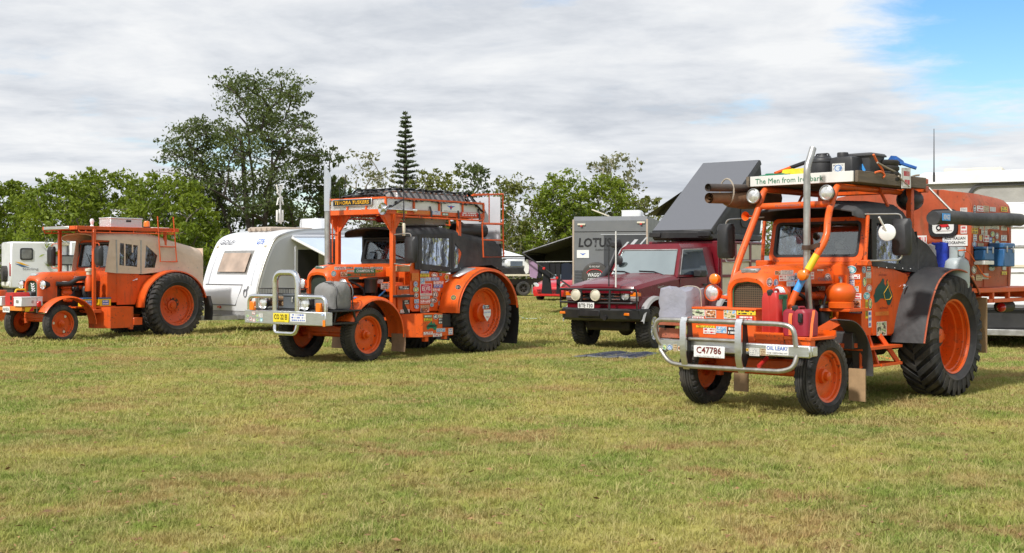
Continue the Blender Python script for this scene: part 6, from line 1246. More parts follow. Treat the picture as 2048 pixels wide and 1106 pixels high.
for k, (xx, ll) in enumerate(((-.10, .55),)): q.tube([(.25, .48, 2.25), (-.55, .48, 2.27)], .135, 16)
TM.solo(q, 'swag_roll', mblk, 'black rolled swag slung under the rear of the rack', 'swag', (-.2, .4, 2.15))
q = MB(); q.lathe([(0, -.16), (.05, -.16), (.06, -.12), (.06, .12), (.03, .16), (.02, .2), (0, .2)], (1.5, -.2, 2.44), (1, .2, 0), 14); TM.solo(q, 'fire_extinguisher', mredp, 'red extinguisher clipped under the rack floor', 'extinguisher', (1.5, -.2, 2.4))
q = MB(); q.bx(.3, .9, -.2, .3, 2.34, 2.48, .02); TM.solo(q, 'white_case', mwht2, 'flat white case hanging under the rack floor', 'case', (.6, 0, 2.34))
q = MB(); q.bx(1.72, 1.98, .50, .70, 1.50, 1.60, .01); TM.solo(q, 'timber_block', mwood2, 'short timber block on the near scuttle ledge', 'block', (1.85, .6, 1.5))

# ------------------------------------------------------------------ left tractor with the tan canvas cab
TL = Frame(-8.3745, 28.6052, 52)
e = TL.root('orange_tractor', 'orange touring tractor at the left with tan canvas cab and ladder', 'tractor', GTX)
tractor_base(TL, dict(xf=3.08, hz=1.44, hr=.035, wb=2.86, paint=mo2, hw=(.34, .285), zl=1.27, zn=.86, grille=mdkgreen, badge=mgas, hlz=1.20, hly=.42, hlx=.02, hlm=mblk, hlr=mchrome, seed=3, cz=1.52, dz=1.40, tub=mo2,
    door=[(1.40, .74), (1.40, 1.48), (.84, 1.42), (.78, 1.34), (.80, 1.1), (.94, .74)], handle=(.90, 1.30), wzt=2.18, rake=.18))
wheels(e, 'front', [(2.86, .75, .38, 1, .10), (2.86, -.75, .38, -1, .10)], .405, .265, .22, 'rib', 'disc', mo2, nl=30, lug=.016, holes=(3, .185, .030, mcream))
wheels(e, 'rear', [(.06, .82, .70, 1, 0), (.06, -.82, .70, -1, 0)], .745, .44, .44, 'block', 'cone', mo2, nl=38, lug=.03)
for s in (1, -1):
    P_ = prong_path(.0, .70, .88, .795, -2, 168, 26)
    fender(e, P_, [(s * .60, -.02), (s * .75, -.01), (s * .86, 0), (s * .865, .03)], mo2, 'rear_mudguard')
    q = MB(); q.prism([(p[0], p[1]) for p in P_] + [(-.9, .6), (0, .9), (.8, .7)], 'y', s * .598, s * .612); q.build('guard_panel', mo2, e)
    q = MB(); q.sheet([[(x, s * y, z) for y in (.66, .85, .96)] for x, z in ((-.90, .90), (-.96, .70), (-.97, .5), (-.95, .33))], .012); q.build('rear_flap', mplas2, e)
    P_ = prong_path(2.72, .35, .66, .61, 28, 180, 20)
    fender(e, P_, [(s * .60, .03), (s * .64, .0), (s * .75, -.012), (s * .86, 0), (s * .90, .03)], mo2, 'front_mudguard')
    q = MB(); q.bar((2.1, s * .3, .62), (2.05, s * .7, .58), .05, .05); q.build('guard_bracket', mo2, e)
# fern emblem on the grille
q = MB()
for k, z in enumerate((1.205, 1.155, 1.105, 1.055)):
    for s in (-1, 1): q.prism([(s * .008 + y * s - .02 + .012 * k, z + dz) for y, dz in ((0, -.02), (.055, .012), (.06, .034), (.0, .006))], 'x', 3.01, 3.045)
q.build('grille_emblem', minkw, e)
text(e, 'CHAMPION', (2.05, .337, 1.355), RX, UZ, .055, minkw, w=.48, bold=.04, shear=.15)
# front carrier and its boxes
q = MB(); q.bx(3.02, 3.56, -.46, .46, .70, .755, .006); q.bx(3.5, 3.57, -.46, .46, .66, .745, .005); q.build('front_carrier', mat('amber_orange_paint', (.70, .22, .02), .45, var=.1, dust=.2), e)
q = MB(); q.box((3.576, -.13, .685), (.008, .27, .12)); po = q.build('number_plate', mplate_w, e); text(po, 'AU·5CA', (3.58, -.13, .69), FY, UZ, .065, mink, w=.22, bold=.01)
for label, y0, y1 in (('near white metal box on the front carrier of the left tractor', .20, .50), ('far white metal box beside the red generator', -.50, -.28)):
    t_ = TL.thing('white_box', label, 'metal box', (3.35, (y0 + y1) / 2, .757), 'white boxes on the front carrier'); q = MB(); q.bx(3.12, 3.60, y0, y1, .758, .93, .006); b_ = q.build('box_body', mwht, t_); q = MB(); q.bx(3.115, 3.605, y0 - .005, y1 + .005, .93, .955, .005); q.build('lid', mwht, b_); q = MB(); q.box((3.607, (y0 + y1) / 2, .86), (.006, .09, .06), .002); q.box((3.35, y1 + .003, .85), (.05, .006, .06), .002); q.build('latch', mgal, b_)
t_ = TL.thing('generator', 'red portable generator between the two white boxes', 'generator', (3.3, -.05, .757)); q = MB(); q.loft([[(x, -.05 + y * k, z) for y, z in ((-.16, .76), (.16, .76), (.17, .95), (.13, 1.04), (-.13, 1.04), (-.17, .95))] for x, k in ((3.56, .92), (3.52, 1), (3.18, 1))]); b_ = q.build('housing', mredp, t_); q = MB(); q.bx(2.98, 3.18, -.21, .11, .76, 1.06, .03); q.build('rear_housing', mplas2, b_); q = MB(); q.box((3.566, .03, .93), (.008, .05, .09), .003); q.box((3.566, .03, .82), (.008, .05, .05), .003); q.build('vent', mblk, b_); q = MB(); q.tube(fillet([(3.42, -.05, 1.03), (3.40, -.05, 1.10), (3.2, -.05, 1.10), (3.18, -.05, 1.04)], .03), .022, 8); q.build('handle', myel, b_)
q = MB(); q.box((3.40, .47, .69), (.20, .006, .09)); wr_ = q.build('warning_sign', myel, e); q = MB(); q.prism([(3.42, .65), (3.35, .735), (3.31, .735), (3.31, .65)], 'y', .474, .477); q.build('sign_flash', minkred, wr_)
q = MB(); q.bx(3.18, 3.26, .50, .56, .74, .86, .01); q.build('indicator', mredlens, e); q = MB(); q.tube([(3.25, .50, .62), (3.25, .50, 1.28)], .006, 5); q.build('marker_rod', mgal, e)
# air cleaner, batteries, rack
q = MB(); q.lathe([(0, 0), (.085, 0), (.09, .02), (.09, .28), (.06, .32), (.06, .36)], (2.02, .50, 1.05), 'z', 18); q.build('air_cleaner', mo2, e); q = MB(); q.lathe([(.05, 0), (.055, .02), (.055, .09), (.08, .10), (.08, .15), (0, .17)], (2.02, .50, 1.39), 'z', 18); q.build('intake_cap', mcream, e); q = MB(); q.tube(smooth_path([(2.05, .47, 1.34), (2.25, .45, 1.32), (2.45, .40, 1.22), (2.7, .34, 1.22)], 5), .05, 10); q.build('intake_hose', mplas, e)
for k, xx in enumerate((2.12, 1.70)):
    bt = TL.thing('battery', ['yellow and blue vehicle battery left of the cab post', 'yellow and blue vehicle battery right of the cab post'][k], 'battery', (xx, .56, .72), 'batteries beside the left tractor bonnet'); q = MB(); q.bx(xx - .14, xx + .14, .46, .64, .722, .88, .006); b_ = q.build('case', myel, bt); q = MB(); q.bx(xx - .145, xx + .145, .455, .645, .88, .91, .006); q.build('top', mblue, b_); sticker(b_, (xx, .641, .80), RX, UZ, .16, .11, ST['bw'])
q = MB(); q.bx(1.45, 2.4, .30, .66, .69, .72, .004); q.build('battery_tray', mo2, e)
for s in (-1, 1):
    q = MB(); q.bx(1.965, 2.035, s * .66 - .035, s * .66 + .035, .62, 2.40, .006); q.bx(1.86, 2.06, s * .70 - .04, s * .70 + .04, .58, .66, .005); q.build('rack_post', mo2, e); q = MB(); q.bx(.1, .16, s * .62 - .03, s * .62 + .03, 1.42, 2.38, .006); q.build('rack_post', mo2, e)
q = MB()
for s in (-1, 1):
    q.bx(-.22, 2.42, s * .63 - .04, s * .63 + .04, 2.385, 2.465, .006); q.tube(fillet([(2.38, s * .66, 2.38), (2.36, s * .68, 2.33), (-.1, s * .68, 2.335)], .03), .014, 6)
    for x in (2.2, 1.6, 1.0, .4): q.tube([(x, s * .67, 2.33), (x, s * .65, 2.40)], .012, 6)
q.bx(2.36, 2.42, -.63, .63, 2.385, 2.465, .006); q.bx(-.24, -.18, -.63, .63, 2.385, 2.465, .006); q.bx(-.2, 2.36, -.6, .6, 2.41, 2.43); q.build('rack_frame', mo2, e)
q = MB(); q.box((2.43, -.1, 2.43), (.03, .98, .065), .008); lb_ = q.build('light_bar', malu, e)
q = MB(); x0, x1 = .39, -.04; q.tube([(x0, .70, 2.73), (x0 - .06, .72, 1.70), (x1 - .10, .72, 1.70)], .016, 6); q.tube([(x1, .70, 2.73), (x1 - .08, .72, 1.70)], .016, 6)
for z in (2.38, 2.04): q.tube([(x0 - .02 - (2.4 - z) * .06, .71, z), (x1 - .02 - (2.4 - z) * .08, .71, z)], .014, 6)
q.build('ladder', mo2, e)
for s in (1, -1): mirror(e, (2.0, s * .70, 2.10), (2.0, s * .70, 1.56), (2.04, s * .92, 1.82), w=.22, h=.44, m_arm=mo2)
q = MB(); q.prism([(1.90, .60), (1.72, .86), (1.14, .86), (1.14, .3), (1.90, .3)], 'z', .24, .70); q.bx(.92, 1.14, .4, .88, .29, .455, .006); q.bx(1.15, 1.22, .78, .86, .2, .25); q.build('running_box', mo2, e)
canvas_roof(e, mtan, [(2.0, .60, 2.18, 2.30), (1.92, .62, 2.17, 2.33), (1.6, .645, 2.16, 2.35), (1.2, .65, 2.17, 2.38), (.7, .65, 2.14, 2.38), (.35, .65, 2.08, 2.32), (-.1, .65, 1.96, 2.20), (-.6, .65, 1.82, 2.09), (-.86, .65, 1.74, 2.02), (-.93, .64, 1.68, 1.94)])
curtains(TL, e, mtan, [([(1.72, 1.47), (1.42, 1.44), (1.44, 2.18), (1.60, 2.18)], None), ([(1.42, 1.44), (.76, 1.42), (.76, 2.19), (1.44, 2.18)], [(1.36, 1.62), (.90, 1.58), (.88, 2.06), (1.34, 2.11)]), ([(.76, 1.42), (.22, 1.47), (.16, 2.08), (.76, 2.19)], [(.70, 1.56), (.43, 1.56), (.36, 1.84), (.66, 2.07)]), ([(.22, 1.47), (-.1, 1.50), (-.45, 1.44), (-.72, 1.28), (-.92, 1.05), (-.92, 1.72), (.16, 2.08)], None)], [(1.42, 1.45, 1.44, 2.18), (.80, 1.43, .80, 2.18)])
for s in (1, -1):
    q = MB()
    for x in (1.22, 1.02): q.bar((x, s * .652, 1.9 if x < 1.1 else 1.6), (x, s * .652, 2.1), .035, .006, up=(0, 1, 0))
    q.build('window_strap', mtan, e)
q = MB(); q.ball((1.2, .25, 1.74), .17, 14, 8, (.9, .6, 1)); TL.solo(q, 'blue_pillow', mat('pale_blue_cloth', (.22, .30, .42), .85, var=.2), 'pale blue pillow seen through the tan canvas side window', 'pillow', (1.2, .25, 1.6))
# roof things
a = TL.m(253, 442, y=.35); tb = TL.thing('checker_box', 'silver checker plate box on the rack of the left tractor', 'tool box', (a.x, .2, 2.467)); q = MB(); q.bx(.60, 1.42, -.02, .42, 2.468, 2.65, .006); b_ = q.build('box_body', mchk, tb); q = MB(); q.bx(.59, 1.43, -.03, .43, 2.65, 2.685, .008); q.build('lid', mchk, b_); q = MB(); q.box((.96, .424, 2.61), (.13, .01, .045), .004); q.build('latch', mblk, b_)
q = MB(); q.lathe([(0, 0), (.085, 0), (.085, .03), (.075, .035)], (.36, .25, 2.467), 'z', 18); bc = q.build('beacon', mblk, e); q = MB(); q.lathe([(.072, .03), (.068, .14), (.05, .165), (0, .17)], (.36, .25, 2.467), 'z', 18); q.build('beacon_lens', mamber, bc)
q = MB(); wa = TL.m(184, 446, y=0); q.lathe([(0, 0), (.05, 0), (.045, .05), (.028, .08), (.035, .12), (.05, .16), (.035, .21), (0, .22)], (wa.x, 0, 2.44), 'z', 14); q.build('white_aerial', mwht, e)
q = MB(); q.bx(-.15, .30, -.35, .40, 2.468, 2.49, .004); TL.solo(q, 'pale_board', mwht2, 'thin pale board at the rear of the left tractor rack', 'board', (.1, 0, 2.468))
# ------------------------------------------------------------------ parked caravans, cars and camp things behind the tractors
def opaque_glass(name, base, refl):
    N = NT(name); oc = N.n('ShaderNodeTexCoord').outputs['Object']
    d = N.n('ShaderNodeBsdfDiffuse'); N.l(N.mix(N.rng(N.noise(oc, 1.6, 3), .35, .65), base, tuple(q * 1.8 + .01 for q in base)), d.inputs[0])
    gl = N.n('ShaderNodeBsdfGlossy'); gl.inputs['Roughness'].default_value = .03; gl.inputs[0].default_value = (.86, .95, .95, 1)
    fr = N.n('ShaderNodeFresnel'); fr.inputs[0].default_value = 1.5; m = N.n('ShaderNodeMixShader'); N.l(N.math('ADD', fr.outputs[0], refl), m.inputs[0]); N.l(d.outputs[0], m.inputs[1]); N.l(gl.outputs[0], m.inputs[2]); N.l(m.outputs[0], N.out.inputs[0]); return N.m
mwsg = opaque_glass('windscreen_glass', (.06, .075, .075), .42)
msideg = opaque_glass('side_glass', (.02, .028, .045), .10)
def slab(mb, quad, th):
    """thin pane from four corner points, thickened outwards"""
    P = [Vector(p) for p in quad]; n = (P[1] - P[0]).cross(P[3] - P[0]).normalized() * th
    return mb.add(P + [p + n for p in P], [(3, 2, 1, 0), (4, 5, 6, 7), (0, 1, 5, 4), (1, 2, 6, 5), (2, 3, 7, 6), (3, 0, 4, 7)])
def line_on(par, pts, r, m, name='trim_line'): q = MB(); q.tube(pts, r, 5); return q.build(name, m, par)

# ---- white caravan with sloped nose and awning, behind the left pair
TG = Frame(-6.86, 29.75, 48); e = TG.root('touring_caravan', 'white caravan with sloped front window, roof aerial and side awning', 'caravan', 'caravans on the field')
prof = [(.03, .52), (.06, .80), (.03, 1.06), (-.09, 1.48), (-.27, 1.92), (-.48, 2.26), (-.85, 2.42), (-1.4, 2.51), (-2.1, 2.54), (-3.6, 2.53), (-5.4, 2.48), (-5.5, 2.40), (-5.5, .52)]
pp = [(p.x, p.y) for p in smooth_path([(x, z, 0) for x, z in prof[:8]], 4)] + prof[8:]
q = MB(); q.prism(pp, 'y', -1.12, 1.12); sh = q.build('body', mwht, e, ang=25)
for s in (-1, 1):
    q = MB(); q.prism([(x - .10 if i < len(pp) - 5 else x, z - .10) for i, (x, z) in enumerate(pp[4:-2])] + [(-5.45, 1.0), (-5.45, .60), (-.05, .60)], 'y', s * 1.121, s * 1.128); q.build('shaded_side_panel', mgrp, e)  # white flank in shade: the shade is put into the panel's grey
    line_on(e, [(x - .03, s * 1.125, z - .02) for x, z in pp], .022, mgal2, 'edge_trim')
q = MB(); q.bx(-5.3, .02, -1.05, 1.05, .42, .56, .01); q.build('skirt', mflare, e)
q = MB(); q.bx(-5.4, .0, .30, .38, .30, .42); q.bx(-5.4, .0, -.38, -.30, .30, .42); q.bar((0, .34, .36), (1.3, 0, .36), .06, .1); q.bar((0, -.34, .36), (1.3, 0, .36), .06, .1); q.bx(-.06, .02, -1.05, 1.05, .32, .43, .01); q.build('chassis', mgal, e)
q = MB(); q.bx(1.25, 1.4, -.05, .05, .35, .45, .01); q.cyl((1.05, .0, .12), (1.05, .0, .6), .03); q.build('coupling', mgrime, e)
wheels(e, 'w', [(-3.1, 1.0, .33, 1, 0), (-3.1, -1.0, .33, -1, 0)], .33, .19, .20, 'road', 'alloy', mgal, nl=30, lug=.01)
def xn(z):
    for (a, b), (c, d) in zip(prof, prof[1:]):
        if b <= z <= d: return a + (c - a) * (z - b) / (d - b)
def nose(y0, y1, z0, z1, th, n=5): return [[(xn(z) + th, y, z) for y in (y0, (y0 + y1) / 2, y1)] for z in [z0 + (z1 - z0) * i / n for i in range(n + 1)]]
q = MB(); q.sheet(nose(-.62, .62, 1.40, 1.98, .012), .03); wf = q.build('front_window', mgal2, e); q = MB(); q.sheet(nose(-.55, .55, 1.46, 1.92, .045), .006); q.build('blind', opaque_glass('brown_window', (.34, .25, .19), .06), wf)
for y in (-.92, .92): line_on(e, [(xn(z) + .01, y * (1 - .03 * z), z) for z in (1.15, 1.4, 1.6, 1.8, 2.0, 2.14)], .02, mgrp, 'nose_crease')
line_on(e, [(xn(2.13) + .01, -.95, 2.13), (xn(2.13) + .012, .95, 2.13)], .012, mgrp, 'nose_crease')
line_on(e, [(xn(z) + .012, y, z) for y, z in ((-.98, 1.15), (.55, 1.15), (.50, .98), (.32, .66), (-.9, .66))], .010, minkgrey, 'hatch_seam')
q = MB(); q.tube([(xn(.95) + .02, .72 + .06 * math.cos(a), .95 + .09 * math.sin(a)) for a in [6.283 * i / 14 for i in range(14)]], .014, 6, closed=True); q.tube([(xn(1.0) + .03, .76, 1.0), (xn(1.12) + .03, .82, 1.12)], .014, 6); q.build('hose_fitting', minkgrey, e)
q = MB(); q.box((xn(.6) + .02, -.35, .60), (.03, .12, .04)); q.build('marker_lamp', mredlens, e)
for y in (-.98, .98): q = MB(); q.ball((xn(2.08) + .02, y, 2.08), .045, 10, 6); q.build('clearance_lamp', mcream, e)
for s_, y, w_ in (('GOLF', -.62, .60), ('GTS', .74, .30)): text(e, s_, (xn(2.17) + .02, y, 2.18), FY, V(-.42, 0, .9), .13, minkb if s_ == 'GTS' else minkgrey, w=w_, shear=.3, lift=.03, bold=.02)
q = MB(); q.bx(-1.10, -1.9, 1.128, 1.145, .60, 2.08, .004); do = q.build('door_frame', mgrp, e); q = MB(); q.bx(-1.18, -1.82, 1.14, 1.15, .95, 2.0); q.build('screen_door', minter, do)
q = MB(); q.bx(-3.9, -4.9, 1.128, 1.14, 1.35, 1.95, .004); q.build('side_window', msideg, e); q = MB(); q.bx(-2.2, -3.6, 1.128, 1.14, 1.3, 1.95, .004); q.build('side_window', msideg, e)
q = MB(); q.bx(-2.35, -1.0, -.62, .28, 2.46, 2.575, .03); ho = q.build('roof_hatch', mbeige, e)
for i in range(4): q = MB(); q.bx(-1.02, -.95, -.58 + i * .22, -.50 + i * .22, 2.46, 2.55, .01); q.build('hatch_bracket', mbeige, ho)
q = MB(); q.loft([[(x, y * k, z) for x, y in rrect(-3.3, -2.4, -.42, .42, .12, 3)] for z, k in ((2.52, 1), (2.68, 1), (2.82, .85))]); q.build('roof_air_conditioner', mwht, e)
q = MB(); P_ = [TG.m(px, py, y=-.2) for px, py in ((562, 448), (561, 424), (560, 400), (560, 372))]; q.tube(P_, .022, 6)
for px0, px1, y0, y1 in ((553, 555, 420, 444), (564, 566, 420, 444), (558, 560, 418, 446)):
    a, b = TG.m(px0, y0, y=-.2), TG.m(px1, y1, y=-.2); q.bx(a.x, b.x, -.23, -.17, a.z, b.z, .01)
def tri(cx, cy, s): return [TG.m(cx - 6, cy - 7 * s, y=-.2), TG.m(cx + 6, cy - 7 * s, y=-.2), TG.m(cx + 3, cy + 6 * s, y=-.2), TG.m(cx - 3, cy + 6 * s, y=-.2)]
q.tube(tri(559, 377, 1), .026, 6, closed=True); q.tube(tri(560, 402, -1), .026, 6, closed=True); q.tube([TG.m(554, 385, y=-.2), TG.m(565, 396, y=-.2)], .024, 6)
q.build('roof_aerial', mwht2, e)
q = MB(); q.tube([(-1.0, 1.16, 2.30), (-4.9, 1.16, 2.36)], .06, 10); aw = q.build('awning_case', mgrp, e)
q = MB(); q.sheet([[(-1.02 - 3.8 * i / 6, 1.18 + (3.38 - 1.18) * t, 2.30 + .05 * i / 6 - .78 * t - .10 * math.sin(3.14 * t) * (.4 + .3 * math.sin(i))) for t in (0, .25, .5, .75, 1)] for i in range(7)], .006); q.build('awning_canopy', mat('awning_vinyl', (.52, .60, .70), .5, var=.06, scale=2), aw)
q = MB(); q.tube([(-1.0, 1.16, 2.28), (-1.0, 3.4, 1.52)], .032, 8); q.tube([(-4.85, 1.16, 2.3), (-4.85, 3.4, 1.52)], .03, 8); q.tube([(-.96, 3.4, 1.52), (-4.9, 3.4, 1.52)], .055, 10); q.tube([(-1.0, 3.4, 1.5), (-1.0, 1.16, .75)], .022, 7); q.tube([(-4.85, 3.4, 1.5), (-4.85, 1.16, .75)], .022, 7); q.build('awning_arm', mwht2, aw)
q = MB(); q.bx(-2.0, -4.4, 2.6, 2.7, .3, 1.2, .02); TG.solo(q, 'camp_screen', mblk, 'dark folded screen standing under the white caravan awning', 'screen', (-3.2, 2.65, .3))

# ---- motorhome with slide-out at the far left
TS = Frame(-22.1, 54.0, 32); e = TS.root('touring_caravan', 'white boxy caravan with slide-out behind the left tractor bonnet', 'caravan', 'caravans on the field')
q = MB(); q.bx(-7.2, 0, -2.3, 0, .62, 2.68, .06); q.build('body', mwht, e); q = MB(); q.bx(-5.9, -2.45, -.1, .42, .70, 2.70, .04); so = q.build('slide_out', mwht, e)
q = MB(); q.bx(-7.1, -.1, -2.1, -.1, .42, .63); q.build('chassis', mdark, e); wheels(e, 'w', [(-3.9, -.16, .36, 1, 0), (-3.9, -2.1, .36, -1, 0)], .36, .2, .22, 'road', 'alloy', mgal, nl=24, lug=.01)
def vwin(par, T, px0, py0, px1, py1, y, r=.08, pane=None):
    a, b = T.m(px0, py0, y=y), T.m(px1, py1, y=y); xs_, zs_ = sorted((a.x, b.x)), sorted((a.z, b.z)); q = MB(); q.prism(rrect(*xs_, *zs_, r), 'y', y, y + .03); f = q.build('window', mplas, par); q = MB(); q.prism(rrect(xs_[0] + .06, xs_[1] - .06, zs_[0] + .06, zs_[1] - .06, r * .8), 'y', y + .028, y + .036); q.build('pane', pane or mdome, f, smooth=False); return f
vwin(e, TS, 40, 496, 66, 520, .0, pane=opaque_glass('grey_tinted_window', (.13, .13, .125), .05)); vwin(so, TS, 105, 510, 155, 531, .43, pane=bpy.data.materials['grey_tinted_window'])
st = TS.m(61, 538.5, y=0); text(e, 'Sterling', (st.x, 0, st.z), RX, UZ, .14, minkgrey, w=.66, lift=.01)
for c, dz in ((minky, .0), (mblue, -.09)): a = TS.m(30, 524, y=0); q = MB(); q.prism([(a.x, a.z + dz + .02), (a.x - .25, a.z + dz - .02), (a.x - .6, a.z + dz - .16), (a.x - .28, a.z + dz - .12)], 'y', .004, .010); q.build('swoosh', c, e)
q = MB(); q.bx(-2.44, -2.38, .0, .05, .75, 2.5); q.build('awning_arm', minkgrey, e); q = MB(); q.bx(-2.5, -2.0, .0, .14, 2.52, 2.66, .03); q.build('awning_case', mcream, e)
q = MB(); q.bx(-.02, .03, -.16, -.04, 1.15, 1.75, .02); q.build('tail_lamp', mredlens, e); q = MB(); q.bx(0, .05, -2.0, -.3, .70, .9, .02); q.build('rear_bumper', mwht2, e); q = MB(); q.lathe([(.36, 0), (.36, .2), (.2, .22), (0, .22)], (.0, -1.0, 1.25), 'x', 24); q.build('spare_wheel', mrub, e)
a = TS.m(136, 470, y=-1.1); q = MB(); q.bx(a.x - .5, a.x + .4, -1.5, -.8, 2.66, 2.92, .05); q.build('roof_air_conditioner', mwht, e)
TQ = Frame(-26.2, 60, 20); e = TQ.root('touring_caravan', 'white caravan roof peeking in at the left edge behind the boxy caravan', 'caravan', 'caravans on the field'); q = MB(); q.bx(-6, 0, -2.3, 0, .6, 2.72, .1); q.build('body', mwht, e); q = MB(); q.bx(-5, -.4, -2.1, -.1, .3, .6); q.build('chassis', mdark, e)
o0 = Frame(-14.6, 34.6, 40); e = o0.root('orange_post', 'orange painted drum at the left picture edge', 'drum'); q = MB(); q.lathe([(0, 0), (.30, 0), (.31, .02), (.30, .3), (.31, .32), (.30, .6), (.31, .9), (.3, .92), (0, .92)], (.0, .0, .0), 'z', 24); q.build('drum_body', mo2, e)

# ---- grey box caravan
TO = Frame(4.36 - 1.2 * .978, 39.6 + 1.2 * .208, 78); e = TO.root('touring_caravan', 'tall dark grey box caravan with black awning and covered spare wheel', 'caravan', 'caravans on the field')
q = MB(); q.prism([(0, .75), (0, 3.08), (-.14, 3.22), (-5.6, 3.22), (-6.0, 2.9), (-6.0, .75)], 'y', -1.2, 1.2); q.build('body', mgreyvan, e, smooth=False)
for s in (-1, 1): q = MB(); q.bx(-.05, .012, s * 1.205 - .03, s * 1.205 + .03, .75, 3.12, .008); q.build('corner_trim', mbeige, e)
q = MB(); q.bx(-6, 0, -1.1, 1.1, .45, .74); q.bx(-.05, .14, -1.1, 1.1, .82, .98, .01); q.build('chassis', mgal, e); wheels(e, 'w', [(-3.4, 1.05, .40, 1, 0), (-3.4, -1.05, .40, -1, 0)], .40, .21, .25, 'road', 'alloy', mblk, nl=28, lug=.012)
for i in range(5): q = MB(); q.bx(.004, .010, -1.16, -.35, .98 + .10 * i, 1.06 + .10 * i, .003); q.build('checker_strip', mat('dark_checker', (.09, .095, .105), .4, .3, var=.1, scale=20, bump=.7, bscale=30), e)
line_on(e, [(.004, -1.17, 2.72), (.004, 1.17, 2.72)], .01, mblk, 'panel_seam'); line_on(e, [(.004, -.3, 2.62), (.004, 1.17, 2.62)], .01, mgrp, 'panel_stripe')
q = MB(); q.prism([(-.2, 1.0), (-.2, 2.6), (1.17, 2.6), (1.17, 1.0)], 'x', .003, .007); q.build('dark_panel', mat('charcoal_panel', (.055, .058, .064), .4, var=.05), e)
a, b = TO.m(1157, 485, x=0), TO.m(1223, 485, x=0); text(e, 'LOTUS', (0, (a.y + b.y) / 2, a.z), FY, UZ, .30, mink, w=abs(a.y - b.y), bold=.025, shear=.1, lift=.012); text(e, 'CARAVANS', (0, b.y - .28, a.z - .24), FY, UZ, .055, mblk, w=.5, lift=.01)
for k, (p, w_) in enumerate((((1247, 493), .07), ((1262, 488), .12), ((1284, 484), .06))): a = TO.m(*p, x=0); q = MB(); q.prism([(a.y - .35, a.z - .38), (a.y - .35 + w_, a.z - .38), (a.y + .12 + w_, a.z + .15), (a.y + .12, a.z + .15)], 'x', .008, .014); q.build('slash_mark', mgrp, e)
a = TO.m(1166, 508, x=0); q = MB(); q.box((.01, a.y, a.z), (.012, .40, .26)); sg = q.build('club_sign', mplate_w, e); q = MB(); q.prism([(a.y + y, a.z + z) for y, z in ((-.10, .03), (0, -.04), (.10, .03), (0, .01))], 'x', .016, .02); q.build('wing_emblem', minkb, sg)
for p in ((1163, 449), (1282, 445)): a = TO.m(*p, x=0); q = MB(); q.box((.02, a.y, a.z), (.04, .26, .06), .01); lo = q.build('marker_lamp', mcream, e); q = MB(); q.box((.042, a.y, a.z - .05), (.02, .07, .05), .005); q.build('red_lens', mredlens, lo)
a = TO.m(1190, 551, x=.2); q = MB(); q.lathe([(0, 0), (.42, 0), (.44, .04), (.43, .22), (.38, .27), (0, .28)], (.0, a.y, a.z), 'x', 32); sw = q.build('spare_wheel_cover', mat('brown_cover_vinyl', (.06, .055, .05), .6, var=.2), e); text(sw, 'WAGGA', (.285, a.y, a.z + .02), FY, UZ, .12, minkw, w=.46, bold=.02, lift=.01); text(sw, 'CARAVANS', (.285, a.y, a.z - .13), FY, UZ, .10, minkw, w=.46, bold=.02, lift=.01); q = MB(); q.tube([(.285, a.y + .25 * math.cos(t), a.z + .07 + .13 * math.sin(t)) for t in [3.14 * i / 12 for i in range(13)]], .014, 5); q.build('red_arc', minkred, sw); text(sw, '02 6922 9267', (.285, a.y, a.z + .29), FY, UZ, .055, minkw, w=.34, lift=.01)
q = MB(); q.bx(.02, .18, -1.1, -.2, .86, .97, .01); q.build('rear_bar', mgal, e); q = MB(); q.bx(.14, .17, -1.1, -1.03, .86, .97); q.build('tail_lamp', mredlens, e)
q = MB(); q.loft([[(x - .5, y * k, z) for x, y in rrect(-.5, .35, .35, 1.0, .1, 3)] for z, k in ((3.22, 1), (3.36, 1), (3.42, .95))]); q.build('roof_air_conditioner', mwht, e)
q = MB(); q.box((-.5, -.35, 3.34), (.55, .62, .04), .01, rot=Matrix.Rotation(-.38, 3, 'X')); q.build('roof_hatch', mcream, e)
A0, A1 = TO.m(1151, 471, x=-.1), TO.m(1046, 506, x=-.1)
q = MB(); q.sheet([[(x, A0.y + (A1.y - A0.y) * t, A0.z + (A1.z - A0.z) * t - .06 * math.sin(3.14 * t)) for t in (0, .33, .66, 1)] for x in (-.1, -1.6, -3.2, -4.6)], .008); an = q.build('awning', mat('black_awning_cloth', (.022, .022, .022), .85, var=.2), e)
q = MB(); q.tube([tuple(A0), tuple(A1)], .035, 8); q.tube([tuple(A1), (-4.6, A1.y, A1.z)], .05, 8); a = TO.m(1145, 577, x=.05); q.tube([tuple(A1 + V(.05, 0, 0)), tuple(a)], .028, 7); q.build('awning_arm', mblk, an)
for p in ((1088, 537), (1114, 556)): a = TO.m(*p, x=.05); q = MB(); q.box(a, (.08, .09, .09), .02); q.build('red_clamp', mredlens, an)
q = MB(); q.sheet([[(-3.9, y, z) for y in (A0.y, (A0.y + A1.y) / 2, A1.y)] for z in (1.30, 2.35)], .01); q.build('awning_wall', mat('grey_shade_cloth', (.05, .053, .055), .9, var=.2), an)
q = MB(); q.sheet([[(x, A1.y + .02, z) for x in (-.3, -2, -3.9)] for z in (1.75, A1.z - .02)], .008); q.build('awning_valance', mblk, an)
q = MB(); q.tube([tuple(TO.m(1050, 524, x=-.35)), tuple(TO.m(1148, 523, x=-.35))], .012, 6); ln = q.build('clothes_rail', mwht2, an)
